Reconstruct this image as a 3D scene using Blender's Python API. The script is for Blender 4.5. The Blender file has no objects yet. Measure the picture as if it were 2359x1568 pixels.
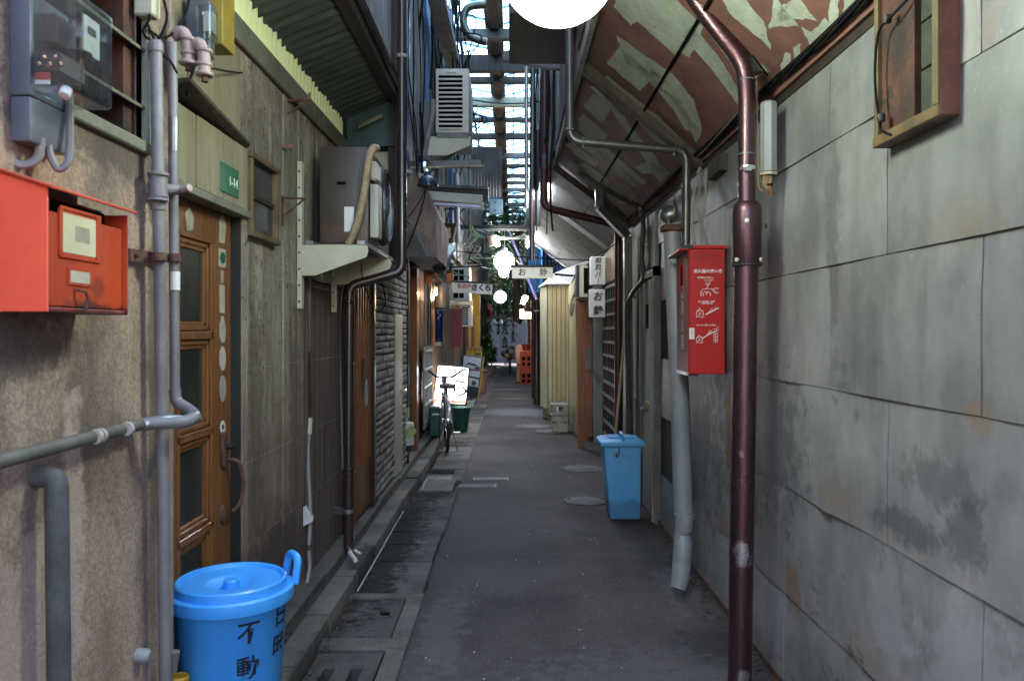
import bpy, bmesh, math, random
from mathutils import Vector as V, Matrix, noise as mnoise
random.seed(7)
R = math.radians
sc = bpy.context.scene
COL = sc.collection
# ------------------------------------------------------------------ camera
K = 1791.0            # focal length in photo units (photo 2358 units wide)
cam_d = bpy.data.cameras.new('camera')
cam_d.sensor_width = 23.7
cam_d.lens = 23.7*K/2358
cam_d.shift_y = -22/2358
cam_d.shift_x = 0.0
cam_d.clip_start = .05
cam_d.clip_end = 500
cam_d.dof.use_dof = True
cam_d.dof.focus_distance = 5.5
cam_d.dof.aperture_fstop = 4.0
cam = bpy.data.objects.new('camera', cam_d)
COL.objects.link(cam)
cam.location = (0, 0, 1.5)
cam.rotation_euler = (R(90), 0, 0)
sc.camera = cam
# ------------------------------------------------------------------ light
SUN_EL, SUN_AZ = R(50), R(-62)     # azimuth clockwise from +Y
w = bpy.data.worlds.new('World'); sc.world = w; w.use_nodes = True
nt = w.node_tree; nt.nodes.clear()
sky = nt.nodes.new('ShaderNodeTexSky'); sky.sky_type = 'NISHITA'; sky.sun_disc = False
sky.sun_elevation = SUN_EL; sky.sun_rotation = SUN_AZ; sky.air_density = 1.2; sky.dust_density = 2.5; sky.ozone_density = 1.0
bg = nt.nodes.new('ShaderNodeBackground'); bg.inputs[1].default_value = .15
wo = nt.nodes.new('ShaderNodeOutputWorld')
nt.links.new(sky.outputs[0], bg.inputs[0]); nt.links.new(bg.outputs[0], wo.inputs[0])
sd = bpy.data.lights.new('sun', 'SUN'); sd.energy = 2.0; sd.angle = R(2); sd.color = (1, .95, .88)
so = bpy.data.objects.new('sun', sd); COL.objects.link(so)
d = V((math.sin(SUN_AZ)*math.cos(SUN_EL), math.cos(SUN_AZ)*math.cos(SUN_EL), math.sin(SUN_EL)))
so.rotation_euler = d.to_track_quat('Z', 'Y').to_euler()
vs = sc.view_settings
sc.display_settings.display_device = 'sRGB'
vs.view_transform = 'Standard'; vs.look = 'None'; vs.gamma = 1; vs.use_curve_mapping = False
vs.exposure = 3.65
sc.render.engine = 'CYCLES'
cy = sc.cycles
cy.use_denoising = True
cy.max_bounces = 8; cy.diffuse_bounces = 5; cy.glossy_bounces = 3; cy.transmission_bounces = 6; cy.transparent_max_bounces = 12
cy.sample_clamp_indirect = 6
cy.caustics_reflective = False; cy.caustics_refractive = False
# ------------------------------------------------------------------ helpers
def P(x, y, Y):      return V(((x-1180)/K*Y, Y, 1.5-(y-762)/K*Y))     # photo point at distance Y
def PX(x, y, X):     return P(x, y, X*K/(x-1180))                     # photo point on a side wall X
def PG(x, y, z=0):   return P(x, y, (1.5-z)*K/(y-762))                # photo point on level z
class MB:
    def __init__(s): s.v = []; s.f = []
    def add(s, v, f):
        n = len(s.v); s.v += [V(p) for p in v]; s.f += [tuple(i+n for i in q) for q in f]; return s
    def box(s, x0, x1, y0, y1, z0, z1):
        return s.add([(x0,y0,z0),(x1,y0,z0),(x1,y1,z0),(x0,y1,z0),(x0,y0,z1),(x1,y0,z1),(x1,y1,z1),(x0,y1,z1)],
                     [(0,3,2,1),(4,5,6,7),(0,1,5,4),(1,2,6,5),(2,3,7,6),(3,0,4,7)])
    def obox(s, c, size, rot=None):
        m = rot.to_3x3() if rot else Matrix.Identity(3)
        c = V(c); h = V(size)/2
        q = [c + m @ V((sx*h.x, sy*h.y, sz*h.z)) for sz in (-1,1) for sx,sy in ((-1,-1),(1,-1),(1,1),(-1,1))]
        return s.add(q, [(0,3,2,1),(4,5,6,7),(0,1,5,4),(1,2,6,5),(2,3,7,6),(3,0,4,7)])
    def bar(s, a, b, w_, h_, up=(0,0,1)):
        a = V(a); b = V(b); t = (b-a).normalized(); u = V(up)
        if abs(t.dot(u)) > .95: u = V((0,1,0))
        sd_ = t.cross(u).normalized(); u = sd_.cross(t).normalized()
        q = [p + sd_*w_/2*i + u*h_/2*j for p in (a, b) for i, j in ((-1,-1),(1,-1),(1,1),(-1,1))]
        return s.add(q, [(0,1,2,3),(7,6,5,4),(0,4,5,1),(1,5,6,2),(2,6,7,3),(3,7,4,0)])
    def tube(s, pts, r, n=10, cap=True):
        pts = [V(p) for p in pts]; m = len(pts)
        rs = r if isinstance(r, (list, tuple)) else [r]*m
        t0 = (pts[1]-pts[0]).normalized()
        u = t0.cross(V((0,0,1)))
        if u.length < .1: u = t0.cross(V((0,1,0)))
        u.normalize(); vs_ = []
        for i, p in enumerate(pts):
            if i == 0: t = t0
            elif i == m-1: t = (pts[-1]-pts[-2]).normalized()
            else:
                t = (pts[i+1]-pts[i]).normalized() + (pts[i]-pts[i-1]).normalized()
                t = t.normalized() if t.length > 1e-6 else t0
            u = (u - t*u.dot(t)).normalized(); b = t.cross(u)
            for k in range(n):
                a = 2*math.pi*k/n
                vs_.append(p + (u*math.cos(a)+b*math.sin(a))*rs[i])
        f = [(i*n+k, i*n+(k+1)%n, (i+1)*n+(k+1)%n, (i+1)*n+k) for i in range(m-1) for k in range(n)]
        if cap: f += [tuple(range(n-1,-1,-1)), tuple(range((m-1)*n, m*n))]
        return s.add(vs_, f)
    def lathe(s, prof, c=(0,0,0), n=24, axis=(0,0,1), sx=1, sy=1):
        q = V((0,0,1)).rotation_difference(V(axis)).to_matrix(); c = V(c); vs_ = []
        for r, z in prof:
            for k in range(n):
                a = 2*math.pi*k/n
                vs_.append(c + q @ V((r*math.cos(a)*sx, r*math.sin(a)*sy, z)))
        m = len(prof)
        f = [(i*n+k, i*n+(k+1)%n, (i+1)*n+(k+1)%n, (i+1)*n+k) for i in range(m-1) for k in range(n)]
        f += [tuple(range(n-1,-1,-1)), tuple(range((m-1)*n, m*n))]
        return s.add(vs_, f)
    def prism(s, poly, ext):
        poly = [V(p) for p in poly]; n = len(poly); e = V(ext)
        return s.add(poly + [p+e for p in poly],
                     [tuple(range(n-1,-1,-1)), tuple(range(n,2*n))] + [(i,(i+1)%n,n+(i+1)%n,n+i) for i in range(n)])
    def sheet(s, rows, thick=None):
        nu = len(rows[0]); vs_ = [V(p) for r in rows for p in r]; nr = len(rows)
        f = [(i*nu+j, i*nu+j+1, (i+1)*nu+j+1, (i+1)*nu+j) for i in range(nr-1) for j in range(nu-1)]
        if thick:
            e = V(thick); o = nu*nr
            vs_ += [p+e for p in vs_]
            f += [(o+a, o+d_, o+c, o+b) for a, b, c, d_ in f]
            bd = [(j, j+1) for j in range(nu-1)] + [(i*nu+nu-1, (i+1)*nu+nu-1) for i in range(nr-1)] \
               + [(j+1+(nr-1)*nu, j+(nr-1)*nu) for j in range(nu-1)] + [((i+1)*nu, i*nu) for i in range(nr-1)]
            f += [(a, b, o+b, o+a) for a, b in bd]
        return s.add(vs_, f)
    def corr(s, o, U, Vv, N, pitch, amp, thick=.002, per=6, wob=0):
        o = V(o); U = V(U); Vv = V(Vv); N = V(N); n = max(4, int(U.length/pitch*per)); m = 2 if not wob else 8
        rows = [[o + U*(i/n) + Vv*(j/m) + N*(amp*math.sin(2*math.pi*U.length*i/n/pitch)*.5 + wob*mnoise.noise(o+U*(i/n)*2+Vv*(j/m)*3)) for i in range(n+1)] for j in range(m+1)]
        return s.sheet(rows, N*thick)
def rpath(pts, rad=.05, n=5):
    pts = [V(p) for p in pts]; out = [pts[0]]
    for i in range(1, len(pts)-1):
        a, p, b = pts[i-1], pts[i], pts[i+1]
        r_ = min(rad, (a-p).length*.49, (b-p).length*.49)
        s0 = p+(a-p).normalized()*r_; s1 = p+(b-p).normalized()*r_
        for k in range(n+1):
            t = k/n
            out.append(s0*(1-t)**2 + p*2*t*(1-t) + s1*t*t)
    out.append(pts[-1]); return out
def sag(a, b, s_, n=10):
    a = V(a); b = V(b)
    return [a.lerp(b, k/n) - V((0,0,s_*4*(k/n)*(1-k/n))) for k in range(n+1)]
def mesh(name, mb, m, smooth=35, bevel=0, segs=1, flat=False):
    me = bpy.data.meshes.new(name); me.from_pydata([tuple(p) for p in mb.v], [], mb.f)
    bm = bmesh.new(); bm.from_mesh(me)
    bmesh.ops.recalc_face_normals(bm, faces=bm.faces)
    if bevel:
        ed = [e for e in bm.edges if len(e.link_faces) == 2 and e.calc_face_angle(0) > R(40)]
        bmesh.ops.bevel(bm, geom=ed, offset=bevel, segments=segs, profile=.6, affect='EDGES', clamp_overlap=True)
    bm.to_mesh(me); bm.free()
    if m: me.materials.append(m)
    if smooth and not flat:
        me.shade_smooth(); me.set_sharp_from_angle(angle=R(smooth))
    return me
def root_of(o):
    p = V((0,0,0))
    while o: p = p + o.location; o = o.parent
    return p
def part(name, mb, m, parent=None, loc=None, label=None, kind=None, **kw):
    base = root_of(parent) if parent else V((0,0,0))
    if loc is None and parent is None:
        xs = [p.x for p in mb.v]; ys = [p.y for p in mb.v]; zs = [p.z for p in mb.v]
        loc = V(((min(xs)+max(xs))/2, (min(ys)+max(ys))/2, min(zs)))
    org = base if loc is None else V(loc)
    mb.v = [p-org for p in mb.v]
    o = bpy.data.objects.new(name, mesh(name, mb, m, **kw)); COL.objects.link(o)
    o.parent = parent; o.location = org-base
    if label: o['label'] = label
    if kind: o['kind'] = kind
    return o
def thing(name, label, cat, loc, group=None):
    o = bpy.data.objects.new(name, None); COL.objects.link(o); o.location = V(loc)
    o.empty_display_size = .1
    o['label'] = label; o['category'] = cat
    if group: o['group'] = group
    return o
def solo(name, mb, m, label, cat, group=None, loc=None, **kw):
    o = part(name, mb, m, None, loc, label, **kw); o['category'] = cat
    if group: o['group'] = group
    return o
def piece(name, me, parent, loc, scale=(1,1,1), rot=None):
    o = bpy.data.objects.new(name, me); COL.objects.link(o); o.parent = parent
    o.location = V(loc) - root_of(parent); o.scale = scale
    if rot: o.rotation_euler = rot
    return o
def inst(name, me, label, cat, loc, rot=(0,0,0), scale=(1,1,1), group=None):
    o = bpy.data.objects.new(name, me); COL.objects.link(o); o.location = loc; o.rotation_euler = rot; o.scale = scale
    o['label'] = label; o['category'] = cat
    if group: o['group'] = group
    return o
def dup(t, loc, label, rotz=None, scale=None):
    c = t.copy(); COL.objects.link(c); c.location = V(loc); c['label'] = label
    if rotz is not None: c.rotation_euler = (0,0,rotz)
    if scale: c.scale = (scale,)*3
    for ch in list(t.children):
        d1 = ch.copy(); COL.objects.link(d1); d1.parent = c
        for g in ch.children:
            d2 = g.copy(); COL.objects.link(d2); d2.parent = d1
    return c
def text(name, body, size, o, X, Y, m, parent, ext=.0012, bold=.0, spacing=1.0, line=1.0, align='CENTER', sx=1.0, shear=0):
    cu = bpy.data.curves.new('lettering', 'FONT'); cu.body = body; cu.size = size; cu.extrude = ext
    cu.align_x = align; cu.align_y = 'CENTER'; cu.space_line = line; cu.space_character = spacing; cu.offset = bold; cu.shear = shear
    cu.resolution_u = 3
    t = bpy.data.objects.new('lettering', cu); COL.objects.link(t)
    dg = bpy.context.evaluated_depsgraph_get()
    me = bpy.data.meshes.new_from_object(t.evaluated_get(dg)); bpy.data.objects.remove(t); 
    X = V(X).normalized(); Y = V(Y).normalized(); Z = X.cross(Y)
    mat_ = Matrix((X*sx, Y, Z)).transposed()
    base = root_of(parent)
    for v in me.vertices: v.co = mat_ @ v.co
    me.materials.clear(); me.materials.append(m)
    ob = bpy.data.objects.new(name, me); COL.objects.link(ob); ob.parent = parent; ob.location = V(o)-base
    return ob
# ------------------------------------------------------------------ materials
def mat(name, a, b=None, rough=.7, metal=0, scale=6, stretch=(1,1,1), bump=.25, fine=60, rnd=.12, spots=None, streak=None,
        spec=.5, contrast=.25, dirt=None, emis=None, rvar=.15, coat=0):
    """a/b: base tones mixed by noise; spots=(colour, scale, threshold); streak=(colour, amount) vertical runs; dirt=(colour, z0, z1) splash near the ground"""
    m = bpy.data.materials.new(name); m.use_nodes = True; N = m.node_tree.nodes; L = m.node_tree.links
    p = N['Principled BSDF']; p.inputs['Metallic'].default_value = metal; p.inputs['Specular IOR Level'].default_value = spec
    if coat: p.inputs['Coat Weight'].default_value = coat; p.inputs['Coat Roughness'].default_value = .15
    if b is None: b = tuple(min(1, c*.72) for c in a)
    geo = N.new('ShaderNodeNewGeometry'); oi = N.new('ShaderNodeObjectInfo')
    def noise_(scale_, st=(1,1,1), det=5, ro=.6):
        mp = N.new('ShaderNodeMapping'); mp.inputs['Scale'].default_value = st
        L.new(geo.outputs['Position'], mp.inputs[0])
        n = N.new('ShaderNodeTexNoise'); n.inputs['Scale'].default_value = scale_; n.inputs['Detail'].default_value = det; n.inputs['Roughness'].default_value = ro
        L.new(mp.outputs[0], n.inputs['Vector']); return n.outputs['Fac']
    def ramp(src, lo, hi):
        r = N.new('ShaderNodeMapRange'); r.inputs[1].default_value = lo; r.inputs[2].default_value = hi; r.interpolation_type = 'SMOOTHSTEP'
        L.new(src, r.inputs[0]); return r.outputs[0]
    def mix(fac, c1, c2, mode='MIX'):
        x = N.new('ShaderNodeMix'); x.data_type = 'RGBA'; x.blend_type = mode
        for s_, v_ in ((0, fac), (6, c1), (7, c2)):
            if hasattr(v_, 'links'): L.new(v_, x.inputs[s_])
            else: x.inputs[s_].default_value = v_ if not isinstance(v_, tuple) else (*v_[:3], 1)
        return x.outputs[2]
    n1 = noise_(scale, stretch)
    c = mix(ramp(n1, .5-contrast, .5+contrast), tuple(a), tuple(b))
    nf = noise_(fine, (1,1,1) if max(stretch)/min(stretch) < 3 else tuple(max(.25, q) for q in stretch), 3, .7)
    if bump >= .1:
        q_ = 1-.42*min(1, bump*1.1); c = mix(ramp(nf, .3, .7), c, (q_,q_,q_), 'MULTIPLY')
    if spots:
        c = mix(ramp(noise_(spots[1], det=8, ro=.75), spots[2], spots[2]+.06), c, tuple(spots[0]))
    if streak:
        ns = noise_(9, (1,1,.07), 4)
        r_ = ramp(ns, .48, .72); mu = N.new('ShaderNodeMath'); mu.operation = 'MULTIPLY'; mu.inputs[1].default_value = streak[1]; L.new(r_, mu.inputs[0])
        c = mix(mu.outputs[0], c, tuple(streak[0]))
    if dirt:
        sp = N.new('ShaderNodeSeparateXYZ'); L.new(geo.outputs['Position'], sp.inputs[0])
        ad = N.new('ShaderNodeMath'); ad.operation = 'MULTIPLY_ADD'; ad.inputs[1].default_value = (dirt[2]-dirt[1])*1.2; L.new(noise_(5), ad.inputs[0]); L.new(sp.outputs[2], ad.inputs[2])
        r_ = ramp(ad.outputs[0], dirt[2]+ (dirt[2]-dirt[1])*.6, dirt[1]+(dirt[2]-dirt[1])*.6)
        c = mix(r_, c, tuple(dirt[0]))
    if rnd:
        h = N.new('ShaderNodeHueSaturation'); mr = N.new('ShaderNodeMapRange'); mr.inputs[3].default_value = 1-rnd; mr.inputs[4].default_value = 1+rnd
        L.new(oi.outputs['Random'], mr.inputs[0]); L.new(mr.outputs[0], h.inputs['Value']); L.new(c, h.inputs['Color']); c = h.outputs[0]
    L.new(c, p.inputs['Base Color'])
    rr = N.new('ShaderNodeMapRange'); rr.inputs[3].default_value = max(.03, rough-rvar); rr.inputs[4].default_value = min(1, rough+rvar)
    L.new(n1, rr.inputs[0]); L.new(rr.outputs[0], p.inputs['Roughness'])
    if bump:
        bp = N.new('ShaderNodeBump'); bp.inputs['Strength'].default_value = bump; bp.inputs['Distance'].default_value = .004
        L.new(nf, bp.inputs['Height']); L.new(bp.outputs[0], p.inputs['Normal'])
    if emis:
        p.inputs['Emission Color'].default_value = (*emis[0], 1); p.inputs['Emission Strength'].default_value = emis[1]
    return m
def glass(name, tint=(.9,.95,.95), rough=.05, mixf=.85):
    m = bpy.data.materials.new(name); m.use_nodes = True; N = m.node_tree.nodes; L = m.node_tree.links
    t = N.new('ShaderNodeBsdfTransparent'); t.inputs[0].default_value = (*tint, 1)
    g = N.new('ShaderNodeBsdfGlossy'); g.inputs[1].default_value = rough
    fr = N.new('ShaderNodeFresnel'); fr.inputs[0].default_value = 1.45
    mx = N.new('ShaderNodeMixShader'); L.new(fr.outputs[0], mx.inputs[0]); L.new(t.outputs[0], mx.inputs[1]); L.new(g.outputs[0], mx.inputs[2])
    L.new(mx.outputs[0], N['Material Output'].inputs[0]); return m
def emit(name, c, s_, base=.8):
    return mat(name, (base,)*3, rough=.4, bump=0, rnd=0, emis=(c, s_))
M = dict(
 asphalt = mat('asphalt', (.076,.059,.056), (.042,.032,.031), .85, scale=.9, bump=1.2, fine=85, rnd=0, spots=((.25,.23,.22), 62, .60), spec=.3, contrast=.16),
 concrete = mat('gutter concrete', (.120,.108,.10), (.06,.053,.048), .9, spec=.15, scale=3, bump=.6, fine=90, rnd=.2, spots=((.03,.028,.026), 7, .6)),
 kerb = mat('kerb concrete', (.155,.132,.112), (.07,.059,.048), .88, scale=4, bump=.7, fine=80, rnd=.22, spots=((.025,.022,.02), 9, .62)),
 ground = mat('ground', (.07,.066,.062), rough=.9, rnd=0),
 wetstone = mat('wet stone', (.018,.017,.016), (.028,.026,.024), .35, scale=4, bump=.4, rnd=.1),
 stucco = mat('stucco', (.46,.32,.25), (.19,.128,.10), .9, scale=3.4, stretch=(1,1,.6), bump=1.6, fine=95, rnd=0, streak=((.085,.062,.05), .35), spots=((.46,.36,.32), 120, .62), contrast=.17),
 stucco_edge = mat('pale stucco edge', (.36,.27,.23), (.26,.19,.165), .9, scale=6, bump=.8, fine=110, rnd=0),
 board = mat('faded painted board', (.42,.37,.28), (.24,.20,.15), .8, scale=5, stretch=(3,3,.5), bump=.9, fine=45, rnd=.16, spots=((.045,.028,.02), 17, .565), streak=((.05,.03,.022), .7), dirt=((.14,.085,.065), .1, 1.9), contrast=.2),
 board_low = mat('brown weathered board', (.155,.105,.085), (.085,.055,.043), .8, scale=5, stretch=(3,3,.4), bump=.7, fine=45, rnd=.16, spots=((.04,.027,.02), 26, .60), streak=((.05,.034,.027), .6)),
 board_clean = mat('cream painted board', (.30,.265,.18), (.22,.185,.12), .65, scale=4, stretch=(2,2,.5), bump=.4, rnd=.1, spots=((.10,.07,.04), 20, .66), streak=((.12,.095,.06), .4)),
 trim = mat('grey green trim', (.20,.20,.15), (.12,.115,.085), .7, scale=4, bump=.4, spots=((.06,.04,.03), 18, .64)),
 polycarb = mat('pale yellow corrugated sheet', (.80,.82,.48), (.74,.76,.44), .5, scale=2, bump=.1, rnd=.05),
 awn_dark = mat('grimy corrugated awning', (.085,.092,.080), (.018,.022,.020), .6, scale=7, stretch=(1,5,1), bump=.6, fine=40, rnd=.1, spots=((.11,.115,.085), 13, .63), contrast=.35),
 teal = mat('teal painted steel', (.02,.075,.085), (.008,.03,.035), .55, scale=8, bump=.3, spots=((.09,.10,.085), 16, .66)),
 blue_sheet = mat('blue painted sheet', (.008,.085,.24), (.006,.045,.13), .5, scale=3, stretch=(3,3,.4), bump=.2, rnd=.1),
 upper_white = mat('whitewashed weathered sheet', (.30,.29,.27), (.13,.12,.11), .8, scale=10, stretch=(4,4,.25), bump=.5, rnd=.1, streak=((.09,.08,.07), .6)),
 dkwood = mat('dark stained wood', (.045,.028,.02), (.02,.012,.009), .65, scale=8, stretch=(3,3,.4), bump=.4, rnd=.25),
 redwood = mat('orange brown wood', (.26,.085,.024), (.14,.042,.013), .45, scale=9, stretch=(4,4,.35), bump=.25, rnd=.15, coat=.2),
 doorwood = mat('varnished door wood', (.24,.095,.027), (.12,.045,.014), .38, scale=9, stretch=(4,4,.35), bump=.25, rnd=.08, spots=((.04,.015,.008), 9, .66), coat=.25),
 palewood = mat('bare pale wood', (.34,.25,.15), (.24,.17,.09), .7, scale=7, stretch=(4,4,.3), bump=.3),
 zinc_g = mat('weathered grey sheet upper', (.22,.23,.21), (.12,.125,.115), .6, .3, scale=2.5, stretch=(1,1,.5), bump=.2, rnd=.08),
 pipe_grey = mat('grey painted conduit', (.215,.195,.205), (.15,.135,.142), .5, scale=9, bump=.35, fine=120, rnd=.06, spots=((.13,.07,.05), 22, .68)),
 pipe_dgrey = mat('lagged dark grey pipe', (.10,.098,.105), (.06,.058,.062), .75, scale=8, bump=.5, fine=70),
 pipe_pink = mat('pinkish porcelain elbow', (.36,.26,.24), (.24,.165,.15), .5, scale=12, bump=.2, spots=((.16,.06,.04), 20, .66)),
 pipe_brown = mat('dark brown downpipe', (.032,.018,.016), (.022,.012,.011), .3, scale=6, bump=.08, rnd=.08, coat=.3),
 pipe_red = mat('red brown pipe', (.085,.022,.018), (.05,.014,.012), .4, scale=6, bump=.1),
 pipe_olive = mat('olive grey steel pipe', (.095,.09,.08), (.055,.052,.046), .35, .5, scale=7, bump=.1),
 duct = mat('grey plastic pipe', (.27,.275,.29), (.18,.183,.19), .5, scale=4, stretch=(1,1,.4), bump=.25, spots=((.12,.10,.09), 9, .64)),
 rust = mat('rusty iron', (.14,.06,.035), (.06,.028,.02), .85, scale=20, bump=.8, fine=90),
 cream = mat('cream painted steel', (.44,.42,.31), (.35,.325,.23), .5, scale=4, bump=.12, spots=((.16,.08,.04), 14, .68), streak=((.22,.15,.08), .3)),
 brownbox = mat('brown enamelled steel', (.052,.038,.030), (.038,.028,.022), .45, scale=3, bump=.1, spots=((.045,.035,.03), 10, .66)),
 tape = mat('yellowed pipe wrap', (.40,.31,.19), (.28,.19,.11), .7, scale=15, bump=.5, spots=((.08,.05,.03), 24, .66)),
 white = mat('white plastic', (.62,.62,.60), (.5,.5,.47), .45, scale=5, bump=.08, streak=((.25,.23,.2), .3)),
 ivory = mat('ivory plastic', (.46,.43,.36), (.34,.31,.25), .5, scale=5, bump=.1),
 greyplastic = mat('grey meter case', (.105,.11,.135), (.075,.08,.10), .4, scale=6, bump=.06, rnd=0),
 black = mat('black rubber', (.014,.014,.015), rough=.55, bump=.1, rnd=0),
 void = mat('dark interior', (.006,.005,.004), rough=.95, bump=0, rnd=0, spec=.05),
 chrome = mat('chrome', (.7,.7,.7), (.6,.6,.6), .18, 1, bump=.03),
 steel = mat('dull steel', (.36,.36,.36), (.25,.24,.23), .4, .8, bump=.15),
 red_box = mat('red enamel', (.42,.006,.006), (.36,.006,.006), .4, scale=3, bump=.04, rnd=0, coat=.15),
 red_dark = mat('dark red enamel', (.16,.010,.014), (.12,.008,.011), .5, scale=3, bump=.04, rnd=0),
 mail = mat('orange red mailbox paint', (.50,.060,.014), (.34,.030,.010), .5, scale=5, bump=.12, rnd=0, spots=((.22,.02,.012), 9, .66), contrast=.3),
 mail_lit = mat('light-brightened mailbox paint', (.86,.11,.05), (.80,.085,.04), .5, scale=3, bump=.1, rnd=0),  # same red paint, brightened: light on this side is put into the colour
 bluebin = mat('blue plastic', (.05,.32,.80), (.045,.28,.72), .36, scale=3, bump=.03, rnd=0, streak=((.03,.18,.50), .3), spots=((.10,.26,.50), 14, .645)),
 bluebin2 = mat('sky blue plastic', (.085,.32,.56), (.075,.28,.50), .5, scale=3, bump=.03, rnd=0, spots=((.05,.14,.25), 12, .70)),
 label = mat('yellowed paper', (.62,.56,.40), (.5,.44,.3), .7, bump=.1),
 sticker = mat('weathered sticker', (.50,.45,.38), (.33,.28,.22), .6, scale=14, bump=.2, rnd=.2),
 paper = mat('white paper', (.75,.74,.70), rough=.6, bump=.05),
 ink = mat('black ink', (.015,.015,.03), rough=.4, bump=0, rnd=0),
 white_print = mat('white print', (.85,.80,.78), rough=.5, bump=0, rnd=0),
 red_print = mat('red print', (.45,.03,.03), rough=.5, bump=0, rnd=0),
 green_plate = mat('green enamel plate', (.015,.12,.055), (.012,.10,.045), .5, bump=.05, rnd=0, spots=((.2,.2,.15), 40, .74)),
 poster_red = mat('faded red painted board', (.24,.10,.075), (.11,.055,.045), .7, scale=3.5, bump=.35, fine=50, rnd=.05, spots=((.11,.07,.05), 9, .62), streak=None, contrast=.3),
 poster_white = mat('mildewed white paint', (.46,.48,.40), (.29,.30,.25), .7, scale=9, bump=.3, fine=50, rnd=0, spots=((.10,.13,.12), 30, .60), contrast=.3),
 soffit = mat('grey mouldy soffit', (.15,.135,.12), (.06,.052,.046), .75, scale=4, bump=.5, fine=50, spots=((.02,.018,.016), 10, .62), contrast=.3),
 frame_wood = mat('yellowed window frame', (.155,.10,.042), (.08,.05,.022), .6, scale=8, bump=.3, rnd=0),
 frame_red = mat('reddish window frame', (.20,.075,.045), (.11,.04,.025), .6, scale=8, bump=.4, spots=((.06,.02,.015), 9, .62), rnd=0),
 shadewood = mat('shade-darkened red brown board', (.11,.035,.02), (.02,.012,.008), .8, scale=7, bump=.4, rnd=0, spots=((.012,.01,.008), 8, .55)),  # red brown board with the interior shade put into its dark colour
 stone = mat('split stone', (.30,.28,.25), (.14,.125,.11), .88, scale=12, bump=1.0, fine=50, rnd=.25, spots=((.035,.03,.028), 14, .63)),
 siding = mat('cream metal siding', (.40,.34,.20), (.32,.27,.155), .5, scale=3, bump=.08, rnd=.05, streak=((.24,.19,.10), .35)),
 roofgrey = mat('pale grey metal roof', (.34,.34,.35), rough=.45, bump=.1),
 noren = mat('blue cotton', (.012,.045,.30), (.008,.03,.2), .85, scale=9, bump=.3),
 maroon = mat('maroon curtain', (.075,.008,.014), (.05,.006,.01), .85, bump=.2),
 yellow = mat('yellow panel', (.62,.36,.02), (.45,.22,.012), .5, scale=4, bump=.1, rnd=.1),
 crate = mat('orange red crate', (.24,.03,.015), (.18,.022,.012), .45, bump=.08, rnd=.1),
 green_pl = mat('dark green plastic', (.008,.09,.07), rough=.4, bump=.05),
 leaf = mat('leaf', (.04,.105,.035), (.022,.055,.018), .5, scale=14, bump=0, rnd=.3),
 leaf2 = mat('pale leaf', (.07,.17,.06), (.035,.09,.03), .5, scale=14, bump=0, rnd=.3),
 bark = mat('bark', (.15,.07,.035), (.06,.03,.016), .9, scale=12, stretch=(3,3,.4), bump=1),
 block = mat('concrete block', (.075,.072,.08), (.05,.047,.053), .9, scale=5, bump=.6, rnd=.15, streak=((.07,.065,.07), .5)),
 beam = mat('grey beam', (.14,.132,.125), (.07,.065,.06), .6, scale=5, bump=.3, rnd=.15, streak=((.07,.04,.03), .4)),
 bluebar = mat('blue glazing bar', (.02,.16,.30), rough=.5, bump=0),
 cable = mat('black cable', (.008,.008,.009), rough=.85, bump=0, rnd=.2, spec=.15),
 tanwire = mat('tan cord', (.28,.16,.085), rough=.6, bump=0),
 wirewhite = mat('grey white cord', (.36,.37,.35), rough=.6, bump=0),
 wirepale = mat('pale green cord', (.25,.34,.17), rough=.6, bump=0),
 grimewire = mat('grimy rope', (.30,.29,.25), rough=.9, bump=.1),
 copper = mat('shiny copper sheet', (.75,.42,.30), (.55,.30,.2), .15, 1, scale=9, bump=.4),
 bellmetal = mat('dark blue enamel', (.03,.04,.06), rough=.25, bump=.02),
 tubeoff = mat('unlit tube', (.45,.43,.52), rough=.25, bump=0),
 mortar = mat('dark joint', (.03,.027,.025), rough=.95, bump=.2),
 glow = emit('lit opal globe', (.84,1.0,.80), 6.5),
 glow_far = emit('lit opal globe far', (.9,1.0,.90), 2.2),
 tube_on = emit('lit fluorescent tube', (.85,.92,1.0), 26),
 lamp_warm = emit('lit warm lamp', (1.0,.58,.26), 30),
 lamp_bulb = emit('lit bulb', (1.0,.95,.8), 14),
 sign_on = emit('lit sign panel', (.9,.96,1.0), 1.3),
 sign_soft = emit('dim sign panel', (.95,.9,.75), .10),
 skypane = None,
 clear = None,
)
def layered(name, tint, kind, fac, c, gl=.08, rough=.08):
    m = bpy.data.materials.new(name); m.use_nodes = True; N = m.node_tree.nodes; L = m.node_tree.links
    t = N.new('ShaderNodeBsdfTransparent'); t.inputs[0].default_value = (*tint, 1)
    s_ = N.new(kind); s_.inputs[0].default_value = (*c, 1)
    g = N.new('ShaderNodeBsdfGlossy'); g.inputs[1].default_value = rough
    a = N.new('ShaderNodeMixShader'); a.inputs[0].default_value = fac; L.new(t.outputs[0], a.inputs[1]); L.new(s_.outputs[0], a.inputs[2])
    lw = N.new('ShaderNodeLayerWeight'); lw.inputs[0].default_value = .35
    mu = N.new('ShaderNodeMath'); mu.operation = 'MULTIPLY_ADD'; mu.inputs[1].default_value = gl*4; mu.inputs[2].default_value = gl; L.new(lw.outputs[1], mu.inputs[0])
    b = N.new('ShaderNodeMixShader'); L.new(mu.outputs[0], b.inputs[0]); L.new(a.outputs[0], b.inputs[1]); L.new(g.outputs[0], b.inputs[2])
    L.new(b.outputs[0], N['Material Output'].inputs[0]); return m
M['skypane'] = layered('frosted roof pane', (.45,.80,1.0), 'ShaderNodeBsdfTranslucent', .5, (.55,.85,1.0), .01)
M['clear'] = layered('clear plastic', (.86,.90,.92), 'ShaderNodeBsdfDiffuse', .03, (.5,.55,.6), .10, .05)
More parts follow.
